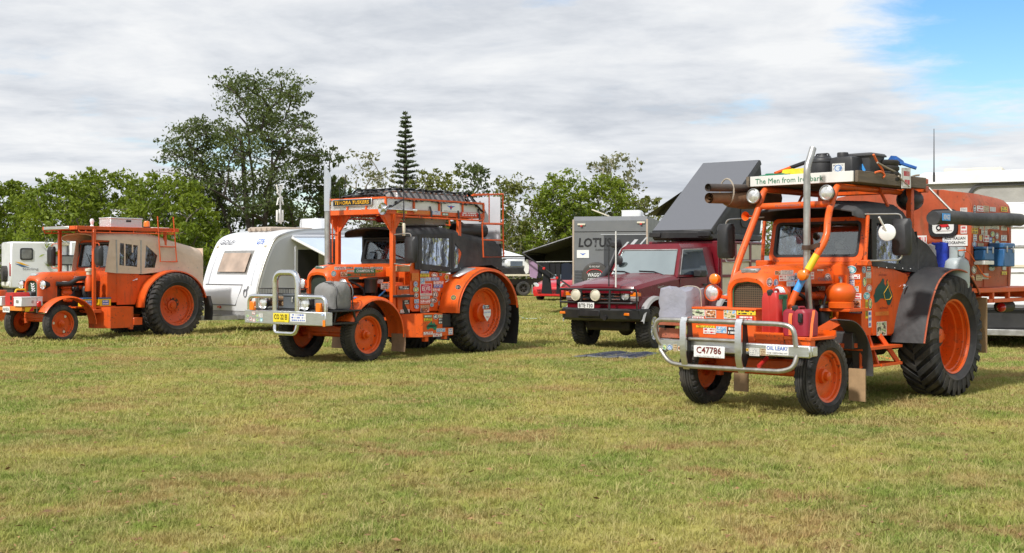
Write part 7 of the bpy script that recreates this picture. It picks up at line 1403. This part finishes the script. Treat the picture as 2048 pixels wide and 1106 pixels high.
def cloth(label, m, pts, name, cat, x=-.35, extra=None):
    P = [TO.m(px, py, x=x) for px, py in pts]; c = sum(P, V(0, 0, 0)) / len(P); q = MB(); q.prism([(p.y, p.z) for p in P], 'x', x - .02, x + .02)
    at = V(x, c.y, min(p.z for p in P)); o = TO.solo(q, name, m, label, cat, at, group='washing under the black awning', smooth=False); OFF[o.name] = at; return o
mnavy = mat('navy_cloth', (.012, .018, .035), .9, var=.2); mblkc = mat('black_cloth', (.010, .010, .013), .9, var=.3)
cloth('white shirt at the outer end of the washing', mwht2, ((1052, 519), (1056, 519), (1059, 532), (1057, 546), (1052, 548), (1048, 540)), 'shirt', 'shirt')
cloth('mauve towel hanging from the black awning edge', mat('mauve_towel', (.34, .22, .34), .9, var=.1), ((1057, 519), (1075, 526), (1076, 545), (1073, 557), (1060, 554)), 'towel', 'towel')
cloth('short black trousers beside the mauve towel', mblkc, ((1077, 525), (1086, 525), (1084, 556), (1075, 556)), 'trousers', 'trousers')
cloth('long black dress in the middle of the washing', mblkc, ((1086, 525), (1098, 525), (1100, 550), (1104, 588), (1083, 587), (1086, 550)), 'dress', 'dress', x=-.30)
cloth('black top right of the long black dress', mblkc, ((1099, 527), (1110, 527), (1111, 545), (1106, 556), (1100, 556)), 'black_top', 'top')
cloth('long black trousers with white stripe in the washing', mblkc, ((1111, 527), (1121, 527), (1121, 560), (1119, 588), (1113, 588), (1113, 555)), 'trousers', 'trousers', x=-.30)
cloth('navy shirt on a white hanger near the grey caravan', mnavy, ((1123, 528), (1130, 526), (1137, 526), (1143, 529), (1144, 560), (1122, 560)), 'navy_shirt', 'shirt')
cloth('dark blue jeans hanging beside the grey caravan corner', mnavy, ((1143, 526), (1150, 527), (1151, 562), (1145, 562)), 'jeans', 'jeans')

# ---- red hatchback under and behind the washing
TC = Frame(1.98, 56.2, 62); e = TC.root('red_car', 'red hatchback parked behind the washing', 'car')
def xsec(x, hw, z0, z1, zm, hwt): return [(x, -hw * .92, z0), (x, -hw, z0 + .18), (x, -hw, zm), (x, -hwt, z1), (x, 0, z1 + .03), (x, hwt, z1), (x, hw, zm), (x, hw, z0 + .18), (x, hw * .92, z0)]
q = MB(); q.loft([xsec(.80, .60, .25, .58, .5, .5), xsec(.72, .78, .22, .68, .6, .62), xsec(.4, .84, .20, .82, .7, .70), xsec(-.1, .85, .2, .92, .80, .74), xsec(-.45, .85, .2, .98, .9, .76), xsec(-2.6, .85, .2, 1.02, .92, .74), xsec(-3.15, .80, .25, .98, .8, .70), xsec(-3.3, .7, .3, .85, .7, .6)]); q.build('body', mredcar, e, ang=50)
q = MB(); q.loft([[(-.35, -.72, .95), (-.35, .72, .95), (-2.9, .72, .98), (-2.9, -.72, .98)], [(-1.05, -.60, 1.40), (-1.05, .60, 1.40), (-2.55, .6, 1.42), (-2.55, -.6, 1.42)], [(-1.15, -.52, 1.45), (-1.15, .52, 1.45), (-2.45, .52, 1.47), (-2.45, -.52, 1.47)]]); q.build('roof', mredcar, e, ang=30)
q = MB(); slab(q, [(-.42, -.64, 1.0), (-.42, .64, 1.0), (-1.02, .55, 1.385), (-1.02, -.55, 1.385)], .02); q.build('windscreen', mwsg, e, smooth=False)
for s in (-1, 1): q = MB(); q.prism([(-.75, 1.0), (-1.2, 1.36), (-2.4, 1.36), (-2.7, 1.0)], 'y', s * .66, s * .735); q.build('side_window', msideg, e, smooth=False)
q = MB(); q.prism([(-.50, .44), (.5, .44), (.62, .56), (.56, .36), (.40, .28), (-.40, .28), (-.56, .36), (-.62, .56)][:0] or [(-.55, .54), (.55, .54), (.48, .34), (-.48, .34)], 'x', .72, .80); q.build('grille', mblk, e); q = MB(); q.box((.815, .02, .42), (.02, .36, .10)); q.build('number_plate', mredlens, e)
for s in (-1, 1): q = MB(); q.loft([[(x, s * y, z) for y, z in ((.46, .62), (.66, .68), (.76, .80), (.70, .84), (.5, .72))] for x in (.50, .735)]); q.build('headlight', mlens, e)
wheels(e, 'w', [(.0, .76, .31, 1, 0), (.0, -.76, .31, -1, 0), (-2.5, .76, .31, 1, 0), (-2.5, -.76, .31, -1, 0)], .31, .20, .20, 'road', 'alloy', mgal, nl=24, lug=.008)

# ---- white tray ute and marquee far behind
TT = Frame(1.2, 65.5, 12); e = TT.root('tray_ute', 'white ute with black tray side far behind the orange ladder', 'ute'); x0 = TT.m(1047, 578, y=0).x
q = MB(); q.bx(x0 - 1.2, x0 + 1.25, -1.7, .05, 1.18, 1.50, .01); q.build('tray_side', mblk, e); q = MB(); q.bx(x0 - 1.25, x0 + 1.3, -1.75, .08, 1.06, 1.16, .01); q.build('tray_floor', mcream, e)
q = MB(); q.bx(x0 - .3, x0 + 1.0, -1.6, 0, 1.5, 2.02, .12); cb = q.build('canopy', mwht, e); q = MB(); q.bx(x0 + .05, x0 + .72, -.02, .02, 1.58, 1.86, .01); q.build('window', msideg, cb); q = MB(); q.bx(x0 - .35, x0 + 1.2, -1.5, .0, 2.06, 2.14, .01); q.build('roof_rack', mplas2, cb)
q = MB(); q.loft([[(x0 + 1.35, y, z) for y, z in ((-1.65, .7), (-1.65, 1.4), (-1.5, 2.0), (-.1, 2.0), (.05, 1.4), (.05, .7))], [(x0 + 2.6, y, z) for y, z in ((-1.65, .7), (-1.65, 1.35), (-1.6, 1.45), (0, 1.45), (.05, 1.35), (.05, .7))], [(x0 + 4.0, y, z) for y, z in ((-1.6, .6), (-1.6, 1.1), (-1.55, 1.2), (-.05, 1.2), (0, 1.1), (0, .6))]]); q.build('cab', mwht, e); q = MB(); q.bx(x0 - 1.1, x0 + 3.8, -1.3, -.3, .6, .9); q.build('chassis', mdark, e)
wheels(e, 'w', [(x0, -.05, .39, 1, 0), (x0, -1.55, .39, -1, 0), (x0 + 3.1, -.05, .39, 1, 0), (x0 + 3.1, -1.55, .39, -1, 0)], .39, .21, .26, 'road', 'alloy', mdark, nl=24, lug=.012)
TK = Frame(-.3, 70, 10); e = TK.root('marquee', 'pale marquee roof far behind the white ute', 'marquee'); q = MB(); q.add([(-1.6, -2, 2.0), (2.2, -2, 2.0), (2.2, 0, 2.0), (-1.6, 0, 2.0), (.3, -1, 2.62)], [(0, 1, 4), (1, 2, 4), (2, 3, 4), (3, 0, 4), (3, 2, 1, 0)]); q.build('roof', mwht, e, smooth=False)
for a in (-1.5, 2.1):
    for b in (-1.9, -.1): q = MB(); q.bx(a - .04, a + .04, b - .04, b + .04, 0, 2.0); q.build('leg', mgal, e)

# ---- maroon ute
TU = Frame(2.07, 24.05, 52.7); e = TU.root('four_wheel_drive', 'maroon four wheel drive ute with black bull bar and two spotlights', 'ute')
def side(y0, y1):
    A = lambda cx, r, a0, a1: [(cx + r * math.cos(rad(a0 + (a1 - a0) * i / 8)), .44 + r * math.sin(rad(a0 + (a1 - a0) * i / 8))) for i in range(9)]
    return [(.70, .62), (.72, 1.16), (-.95, 1.36), (-2.60, 1.38), (-2.62, .62), (-2.4, .52), (-.6, .52)] + A(0, .53, 170, 10)
q = MB(); q.prism(side(0, 0), 'y', -.82, .82); bd = q.build('body', mmaroon, e, ang=20)
def bonnet(x, zc, w): return [(x, -w, zc - .09), (x, -w * .93, zc - .015), (x, -w * .6, zc), (x, -w * .5, zc + .025), (x, 0, zc + .035), (x, w * .5, zc + .025), (x, w * .6, zc), (x, w * .93, zc - .015), (x, w, zc - .09)]
q = MB(); q.loft([bonnet(.80, 1.17, .72), bonnet(.76, 1.22, .77), bonnet(.60, 1.255, .80), bonnet(-.2, 1.35, .82), bonnet(-.98, 1.43, .83), bonnet(-1.0, 1.36, .83)]); q.build('bonnet', mmaroon, e, ang=30)
g0, g1, g2 = [(-.93, -.815, 1.38), (-.93, .815, 1.38), (-2.58, .815, 1.38), (-2.58, -.815, 1.38)], [(-1.27, -.70, 1.97), (-1.27, .70, 1.97), (-2.50, .70, 2.0), (-2.5, -.70, 2.0)], [(-1.36, -.60, 2.05), (-1.36, .60, 2.05), (-2.42, .60, 2.07), (-2.42, -.6, 2.07)]
q = MB(); q.loft([g0, g1, g2]); q.build('cab', mmaroon, e, ang=20)
def lerp4(P, Q, t): return [tuple(Vector(a).lerp(Vector(b), t)) for a, b in zip(P, Q)]
lo, hi = lerp4(g0, g1, .08), lerp4(g0, g1, .93)
def inset(a, b, t): a, b = Vector(a), Vector(b); return a.lerp(b, t)
q = MB(); slab(q, [inset(lo[0], lo[1], .05), inset(lo[1], lo[0], .05), inset(hi[1], hi[0], .05), inset(hi[0], hi[1], .05)], .012); wsn = q.build('windscreen', mwsg, e, smooth=False)
q = MB(); q.tube([inset(lo[0], lo[1], .045) + V(.02, 0, 0), inset(lo[1], lo[0], .045) + V(.02, 0, 0), inset(hi[1], hi[0], .045) + V(.02, 0, 0), inset(hi[0], hi[1], .045) + V(.02, 0, 0)], .013, 6, closed=True); q.build('windscreen_trim', mgal, wsn)
q = MB()
for y in (-.45, .25): q.tube([(-.90, y + .3, 1.41), (-.96, y, 1.49), (-.97, y - .35, 1.50)], .010, 5)
q.build('wiper', mblk, wsn)
for s in (-1, 1):
    a, b, c, d = (lo[1], lo[2], hi[2], hi[1]) if s > 0 else (lo[0], lo[3], hi[3], hi[0])
    P = [Vector(a).lerp(Vector(b), .04), Vector(a).lerp(Vector(b), .76), Vector(d).lerp(Vector(c), .70), Vector(d).lerp(Vector(c), .05)]; P = [p + V(0, s * .004, 0) for p in P]
    q = MB(); q.add(P + [p + V(0, s * .01, 0) for p in P], [(0, 1, 2, 3), (7, 6, 5, 4)] + [(i, (i + 1) % 4, 4 + (i + 1) % 4, 4 + i) for i in range(4)]); sw = q.build('side_window', msideg, e, smooth=False)
    q = MB(); q.tube([P[0] + V(0, s * .012, 0), P[3] + V(0, s * .012, 0), P[2] + V(0, s * .012, 0)], .012, 6); q.build('window_trim', mgal, sw)
    line_on(e, [(-1.0, s * .823, .62), (-1.02, s * .823, 1.36)], .006, mink, 'door_seam'); line_on(e, [(-2.2, s * .823, .7), (-2.18, s * .823, 1.37)], .006, mink, 'door_seam'); line_on(e, [(.6, s * .823, 1.0), (-2.6, s * .823, 1.12)], .008, mmaroon, 'body_crease')
    q = MB(); q.bx(-2.12, -1.95, s * .82, s * .85, 1.2, 1.24, .008); q.build('door_handle', mblk, e)
    q = MB(); q.bx(-1.78, -1.52, s * .84, s * 1.02, 1.38, 1.52, .02); q.build('door_mirror', mplas, e)
    P_ = prong_path(0, .44, .56, .57, 168, 12, 14); q = MB(); q.sheet([[(x, s * .80, z), (x, s * .92, z - .01), (x, s * .925, z - .05)] for x, z in P_], .02); q.build('wheel_flare', mflare, e)
    P_ = prong_path(-2.98, .44, .56, .57, 168, 12, 14); q = MB(); q.sheet([[(x, s * .80, z), (x, s * .92, z - .01), (x, s * .925, z - .05)] for x, z in P_], .02); q.build('wheel_flare', mflare, e)
    q = MB(); q.bx(.60, .765, s * .66, s * .815, .93, 1.10, .01); cl = q.build('corner_lamp', mlens, e); q = MB(); q.bx(.62, .775, s * .66, s * .822, 1.02, 1.10, .01); q.build('amber_lens', mamber, cl)
    lamp(e, (.735, s * .54, 1.04), .092, .1, 'headlight', mblk, mlens, rimm=mgal)
q = MB(); q.bx(.66, .74, -.66, .66, .92, 1.12, .01); gr = q.build('grille', mblk, e); q = MB(); [q.bx(.735, .755, -.42, .42, z - .012, z + .012, .004) for z in (.96, 1.02, 1.08)]; q.build('grille_bar', mchrome, gr)
text(e, 'LandCruiser', (-.35, .826, 1.20), RX, UZ, .05, mgal, w=.42, bold=.03, shear=.15)
# bull bar
q = MB(); q.loft([[(x, y, z) for x, y in ((1.0 - d, -.5), (1.0 - d, .5), (.80 - d, .97), (.50, .97), (.5, .80), (.74, .45), (.74, -.45), (.5, -.80), (.5, -.97), (.80 - d, -.97))] for z, d in ((.55, .09), (.60, .02), (.76, 0), (.79, .03))]); q.box((1.0, -.12, .70), (.03, .5, .14), .02); q.tube([(.98, .25, .62), (1.03, .25, .62)], .05, 10); bb = q.build('bull_bar', mblk, e)
q = MB(); q.tube(fillet([(.86, -.93, .78), (.88, -.93, 1.15), (.95, -.80, 1.15), (.95, .80, 1.15), (.88, .93, 1.15), (.86, .93, .78)], .07), .026, 8); q.tube(fillet([(.86, -.93, .92), (.96, -.8, .90), (.96, .8, .90), (.86, .93, .92)], .05), .02, 8); [q.tube([(.98, y, .78), (.95, y, 1.16)], .024, 8) for y in (-.33, .33)]; q.build('bar_tube', mblk, bb)
for y in (-.42, .03): lamp(e, (1.0, y, 1.04), .105, .13, 'spot_lamp', mblk, mcreamlens, rimm=mcream)
for y in (-.85, .68): q = MB(); q.box((.86 if abs(y) > .8 else .935, y, .69), (.03, .17, .05), .006, rz=math.copysign(-.4, y) * -1); q.build('bar_indicator', mamber, bb)
q = MB(); q.box((1.01, -.18, .845), (.008, .37, .11), .003); po = q.build('number_plate', mplate_w, e); text(po, 'BTE·730', (1.015, -.18, .845), FY, UZ, .075, mink, w=.32, bold=.01)
q = MB(); q.bx(.1, .5, -.5, .5, .35, .6, .05); q.cyl((0, -.7, .42), (0, .7, .42), .06, 10); q.ball((0, .2, .40), .16, 14, 8); q.bx(-4.4, .7, -.42, -.32, .5, .64); q.bx(-4.4, .7, .32, .42, .5, .64); q.build('chassis', mdark, e)
wheels(e, 'w', [(0, .74, .41, 1, .12), (0, -.74, .42, -1, .12), (-2.98, .74, .42, 1, 0), (-2.98, -.74, .42, -1, 0)], .425, .22, .28, 'road', 'alloy', mchrome, nl=40, lug=.014)
q = MB(); q.tube(smooth_path([(-.35, -.80, 1.22), (-.75, -.84, 1.38), (-1.0, -.84, 1.56), (-1.22, -.80, 1.92), (-1.28, -.80, 2.0)], 4), .062, 10); q.lathe([(0, -.05), (.07, -.05), (.08, 0), (.085, .1), (.06, .14), (0, .15)], (-1.29, -.8, 2.03), (.5, 0, .86), 14); q.bx(-1.26, -1.08, -.87, -.73, 1.98, 2.12, .03); q.build('snorkel', mplas, e)
for p0, p1, r_, m_ in (((1222, 575), (1222, 462), .016, mwht2), ((1208, 573), (1208, 493), .012, mblk)): q = MB(); q.tube([TU.m(*p0, x=.95), TU.m(*p1, x=.95)], [r_, r_ * .8], 6); q.build('antenna', m_, e)
q = MB(); q.ball((-1.0, -.60, 1.72), .10, 12, 8, (.3, 1, 1)); q.build('interior_mirror', mplas, e)
q = MB(); q.bx(-4.75, -2.66, -.84, .84, .98, 2.08, .02); tb = q.build('canopy_box', mcream, e); q = MB(); q.bx(-2.68, -2.60, -.84, .84, .95, 2.12, .01); q.bx(-4.8, -2.62, -.86, .86, 2.08, 2.13, .01); [q.bx(a, a + .07, .842, .862, 1.0, 2.08) for a in (-2.74, -3.4, -4.1)]; [q.bx(-4.7, -2.7, .842, .858, z, z + .06) for z in (1.36, 1.68)]; q.bx(-4.8, -2.6, -.86, .86, .86, .97, .01); q.build('canopy_frame', mmaroon, tb)
q = MB(); q.lathe([(.02, 0), (.10, 0), (.11, .02), (.02, .02)], (-2.95, .842, 1.86), 'y', 16); q.build('round_vent', mblk, tb)
def pull_in(o):
    if o.type == 'MESH' and not o.name.startswith('wheel'):
        for v in o.data.vertices:
            t = min(1, max(0, (v.co.x - .15) / .55)); v.co.x -= .17 * t * t * (3 - 2 * t)
            if v.co.x > .5 and abs(v.co.y) > .84: v.co.y = math.copysign(.84 + (abs(v.co.y) - .84) * .35, v.co.y)
        o.data.update()
        for c in o.children: pull_in(c)
for c in e.children: pull_in(c)
# rooftop tent, wedge opened to the rear
t_ = TU.thing('rooftop_tent', 'grey wedge rooftop tent opened on the maroon ute', 'rooftop tent', (-3.6, 0, 2.14))
q = MB(); q.bx(-4.9, -2.55, -.72, .72, 2.15, 2.30, .03); q.bx(-2.56, -2.50, -.70, .70, 2.18, 2.33, .02); q.build('base_shell', mblk, t_)
for y in (-.62, .56): q = MB(); q.bx(-2.50, -2.46, y - .14, y + .14, 2.22, 2.32, .01); q.build('hinge', mblk, t_)
A, B = V(-2.52, 0, 2.34), V(-4.82, 0, 3.98); n = V(B.z - A.z, 0, A.x - B.x).normalized(); n = n if n.z > 0 else -n
q = MB(); d = (B - A); rot = Matrix((d.normalized(), V(0, 1, 0), d.normalized().cross(V(0, 1, 0)))).transposed(); q.box((A + B) / 2 - n * .06, (d.length, 1.46, .13), .02, rot=rot); ls = q.build('lid_shell', mblk, t_); q = MB(); q.box((A + B) / 2 + n * .012, (d.length - .05, 1.41, .012), .004, rot=rot); q.build('lid_skin', mtentg, ls)
for s in (-1, 1): q = MB(); q.add([(-2.6, s * .69, 2.30), (-4.85, s * .69, 2.30), (-5.05, s * .69, 3.1), (-4.88, s * .69, 3.92)], [(0, 1, 2, 3)]); sc_ = q.build('side_cloth', mtentc, t_, smooth=False); md = sc_.modifiers.new('thick', 'SOLIDIFY'); md.thickness = .02; q = MB(); q.prism(rrect(-4.5, -3.9, 2.45, 3.0, .12), 'y', s * .70, s * .715); q.build('window_flap', mblackcloth, sc_)
q = MB(); q.add([(-4.85, -.69, 2.30), (-4.85, .69, 2.30), (-5.05, .69, 3.1), (-5.05, -.69, 3.1), (-4.88, .69, 3.92), (-4.88, -.69, 3.92)], [(0, 1, 2, 3), (3, 2, 4, 5)]); q.build('end_cloth', mtentc, t_, smooth=False)
a0, a1 = TU.m(1405, 385, y=-.75), TU.m(1300, 428, y=-2.4); q = MB(); q.add([tuple(TU.m(1380, 372, y=-.74)), tuple(TU.m(1297, 428, y=-2.0)), tuple(TU.m(1312, 432, y=-2.0)), tuple(TU.m(1390, 425, y=-.74))], [(0, 1, 2, 3)]); af = q.build('awning_fly', mblk, t_, smooth=False); md = af.modifiers.new('thick', 'SOLIDIFY'); md.thickness = .01

# ---- white pop-top van at the right edge
TW = Frame(1842 - 0 and (1842 - 1024) / 2450 * 24.3 + 1.15 * .89, 24.3 - 1.15 * .455, 63); e = TW.root('pop_top_van', 'large white pop top motorhome behind the sticker covered camper', 'motorhome')
zt = TW.m(1950, 341, x=0).z; zc = TW.m(1950, 404, x=0).z
q = MB(); q.bx(-5.5, 0, -1.15, 1.6, .78, zc, .08); q.build('body', mwht, e); q = MB(); q.bx(-5.4, -.03, -1.1, 1.55, .36, .80, .06); q.build('lower_body', mplas, e)
q = MB(); q.loft([[(x, y, z) for x, y in ((.03, -1.18), (.03, 1.62), (-5.5, 1.62), (-5.5, -1.18))] for z in (zt - .24, zt - .06)] + [[(-.10, -1.1, zt), (-.10, 1.54, zt), (-5.4, 1.54, zt), (-5.4, -1.1, zt)]]); q.build('pop_roof', mwht, e, ang=30)
q = MB(); q.bx(-5.3, -.06, -1.08, 1.53, zc - .02, zt - .23); pc = q.build('pop_canvas', mat('grey_pop_canvas', (.36, .35, .33), .85, var=.12, scale=4, bump=.5, bscale=6, bdist=.03), e)
q = MB(); q.ring(rrect(-.28, 1.5, zc - .1, zt - .26, .25), rrect(-.22, 1.44, zc - .05, zt - .31, .2), 'x', -.062, -.02); q.build('canvas_window_trim', mplas2, pc)
for py, m_, h_ in ((455, mgal2, .03), (493, mgal, .05), (532, mcream, .06), (545, mgal2, .02)): z = TW.m(2000, py, x=0).z; q = MB(); q.bx(0, .02, -1.12, 1.58, z - h_ / 2, z + h_ / 2, .006); q.build('rail', m_, e)
q = MB(); q.tube([(.02, -1.1, .80), (.03, 1.0, .80), (.03, 1.25, .86), (.03, 1.4, 1.0)], .03, 8); q.build('moulding', mplas2, e); q = MB(); q.bx(-5.3, .06, -1.1, 1.5, .26, .38, .01); q.build('bumper_beam', mgal, e)
wheels(e, 'w', [(-.9, 1.3, .34, 1, 0), (-.9, -.8, .34, -1, 0), (-4.3, 1.3, .34, 1, 0), (-4.3, -.8, .34, -1, 0)], .34, .2, .22, 'road', 'alloy', mdark, nl=24, lug=.01)
q = MB(); q.bx(-2.0, -.6, -.8, .3, zt - .01, zt + .10, .02); q.build('roof_hatch', mcream, e)
# ---- white caravan and silver car seen past the right tractor cab
TX = Frame((1535 - 1024) / 2450 * 33 + 1.1, 32.6, 66); e = TX.root('touring_caravan', 'plain white caravan seen through the right tractor windscreen', 'caravan', 'caravans on the field'); q = MB(); q.prism([(0, .6), (.05, 1.2), (-.3, 2.3), (-.7, 2.58), (-5, 2.6), (-5.1, .6)], 'y', -1.1, 1.6); q.build('body', mwht, e, smooth=False); q = MB(); q.bx(-.16, -.12, -.7, 1.1, 1.45, 2.0, .01); q.box((-.05, .2, 1.72), (.1, 1.7, .5), .02, rot=Matrix.Rotation(-.3, 3, 'Y')); q.build('front_window', msideg, e); q = MB(); q.bx(-4.9, -.1, -1.0, 1.5, .35, .6); q.build('chassis', mdark, e)
TV = Frame((1495 - 1024) / 2450 * 30, 30, 60); e = TV.root('silver_car', 'silver car bonnet between the maroon ute and the right tractor', 'car'); q = MB(); q.loft([xsec(.5, .6, .3, .9, .8, .5), xsec(.3, .82, .3, 1.1, .95, .7), xsec(-1.0, .86, .3, 1.3, 1.15, .75), xsec(-3.6, .86, .3, 1.35, 1.2, .75)]); q.build('body', mat('silver_paint', (.42, .43, .44), .3, .4, var=.05, coat=.5), e, ang=45); q = MB(); q.loft([[(-.8, -.7, 1.3), (-.8, .7, 1.3), (-3.4, .7, 1.33), (-3.4, -.7, 1.33)], [(-1.4, -.58, 1.86), (-1.4, .58, 1.86), (-3.2, .58, 1.88), (-3.2, -.58, 1.88)]]); q.build('cab', mblk, e); q = MB(); slab(q, [(-.82, -.64, 1.34), (-.82, .64, 1.34), (-1.36, .55, 1.84), (-1.36, -.55, 1.84)], .02); q.build('windscreen', mwsg, e, smooth=False); wheels(e, 'w', [(-.2, .74, .36, 1, 0), (-.2, -.74, .36, -1, 0), (-3, .74, .36, 1, 0), (-3, -.74, .36, -1, 0)], .36, .2, .22, 'road', 'alloy', mgal, nl=24, lug=.01)

# ---- things on the grass
def gp(px, py, z=0.): d = (EYE - z) * FPX / (py - HYP); return V((px - CXP) / FPX * d, d, z)
def mat_panel(name, P, z0, par, m):
    q = MB(); vs = [(p.x, p.y, z0 + h) for (p, h) in P]; q.add(vs + [(x, y, z - .015) for x, y, z in vs], [(0, 1, 2, 3), (7, 6, 5, 4)] + [(i, (i + 1) % 4, 4 + (i + 1) % 4, 4 + i) for i in range(4)]); return q.build(name, m, par, smooth=False)
mat('solar_frame_cloth', (.16, .165, .18), .7, var=.1)
so = empty('solar_blanket', 'dark blue folding solar blanket lying on the grass before the maroon ute', 'solar blanket', (0, 0, 0))
A, B, C_, D = gp(1142, 716), gp(1212, 706.5), gp(1320, 709), gp(1268, 720)
def bil(u, v): return (A.lerp(D, u)).lerp(B.lerp(C_, u), v)
for i in range(4):
    u0, u1 = i / 4 + .008, (i + 1) / 4 - .008; h0, h1 = (.03, .052) if i % 2 == 0 else (.052, .03)
    pl = mat_panel('panel', [(bil(u0, 0), h0), (bil(u1, 0), h1), (bil(u1, 1), h1), (bil(u0, 1), h0)], 0, so, MATS['solar_frame_cloth'])
    for k in range(3): v0, v1 = .06 + k * .31, .34 + k * .31; a, b = u0 + .02, u1 - .02; mat_panel('solar_cell', [(bil(a, v0), h0 + (h1 - h0) * .1 + .004), (bil(b, v0), h0 + (h1 - h0) * .9 + .004), (bil(b, v1), h0 + (h1 - h0) * .9 + .004), (bil(a, v1), h0 + (h1 - h0) * .1 + .004)], 0, pl, msolar)
def ground_line(name, label, cat, pts, r, m): q = MB(); q.tube(smooth_path([gp(*p, z=r) for p in pts], 5), r, 6); o = q.build(name, m); return tag(o, label, cat)
ground_line('water_hose', 'pale blue hose lying on the grass right of the middle tractor', 'hose', ((1040, 634), (1050, 637.5), (1062, 638), (1086, 637)), .022, mat('pale_blue_hose', (.35, .52, .55), .5))
ground_line('power_cable', 'thin dark cable leading from the middle tractor rear wheel', 'cable', ((1034, 626), (1040, 632), (1048, 639), (1060, 640), (1100, 638), (1140, 637)), .012, mgreen)
ground_line('power_cable', 'orange power cable on the grass behind the chrome bull bar', 'cable', ((520, 665), (535, 661), (548, 655), (560, 652), (600, 650)), .016, mstrap)
ground_line('power_cable', 'orange power lead curling under the right tractor step', 'cable', ((1758, 712), (1772, 716), (1788, 718), (1800, 714)), .012, mstrap)
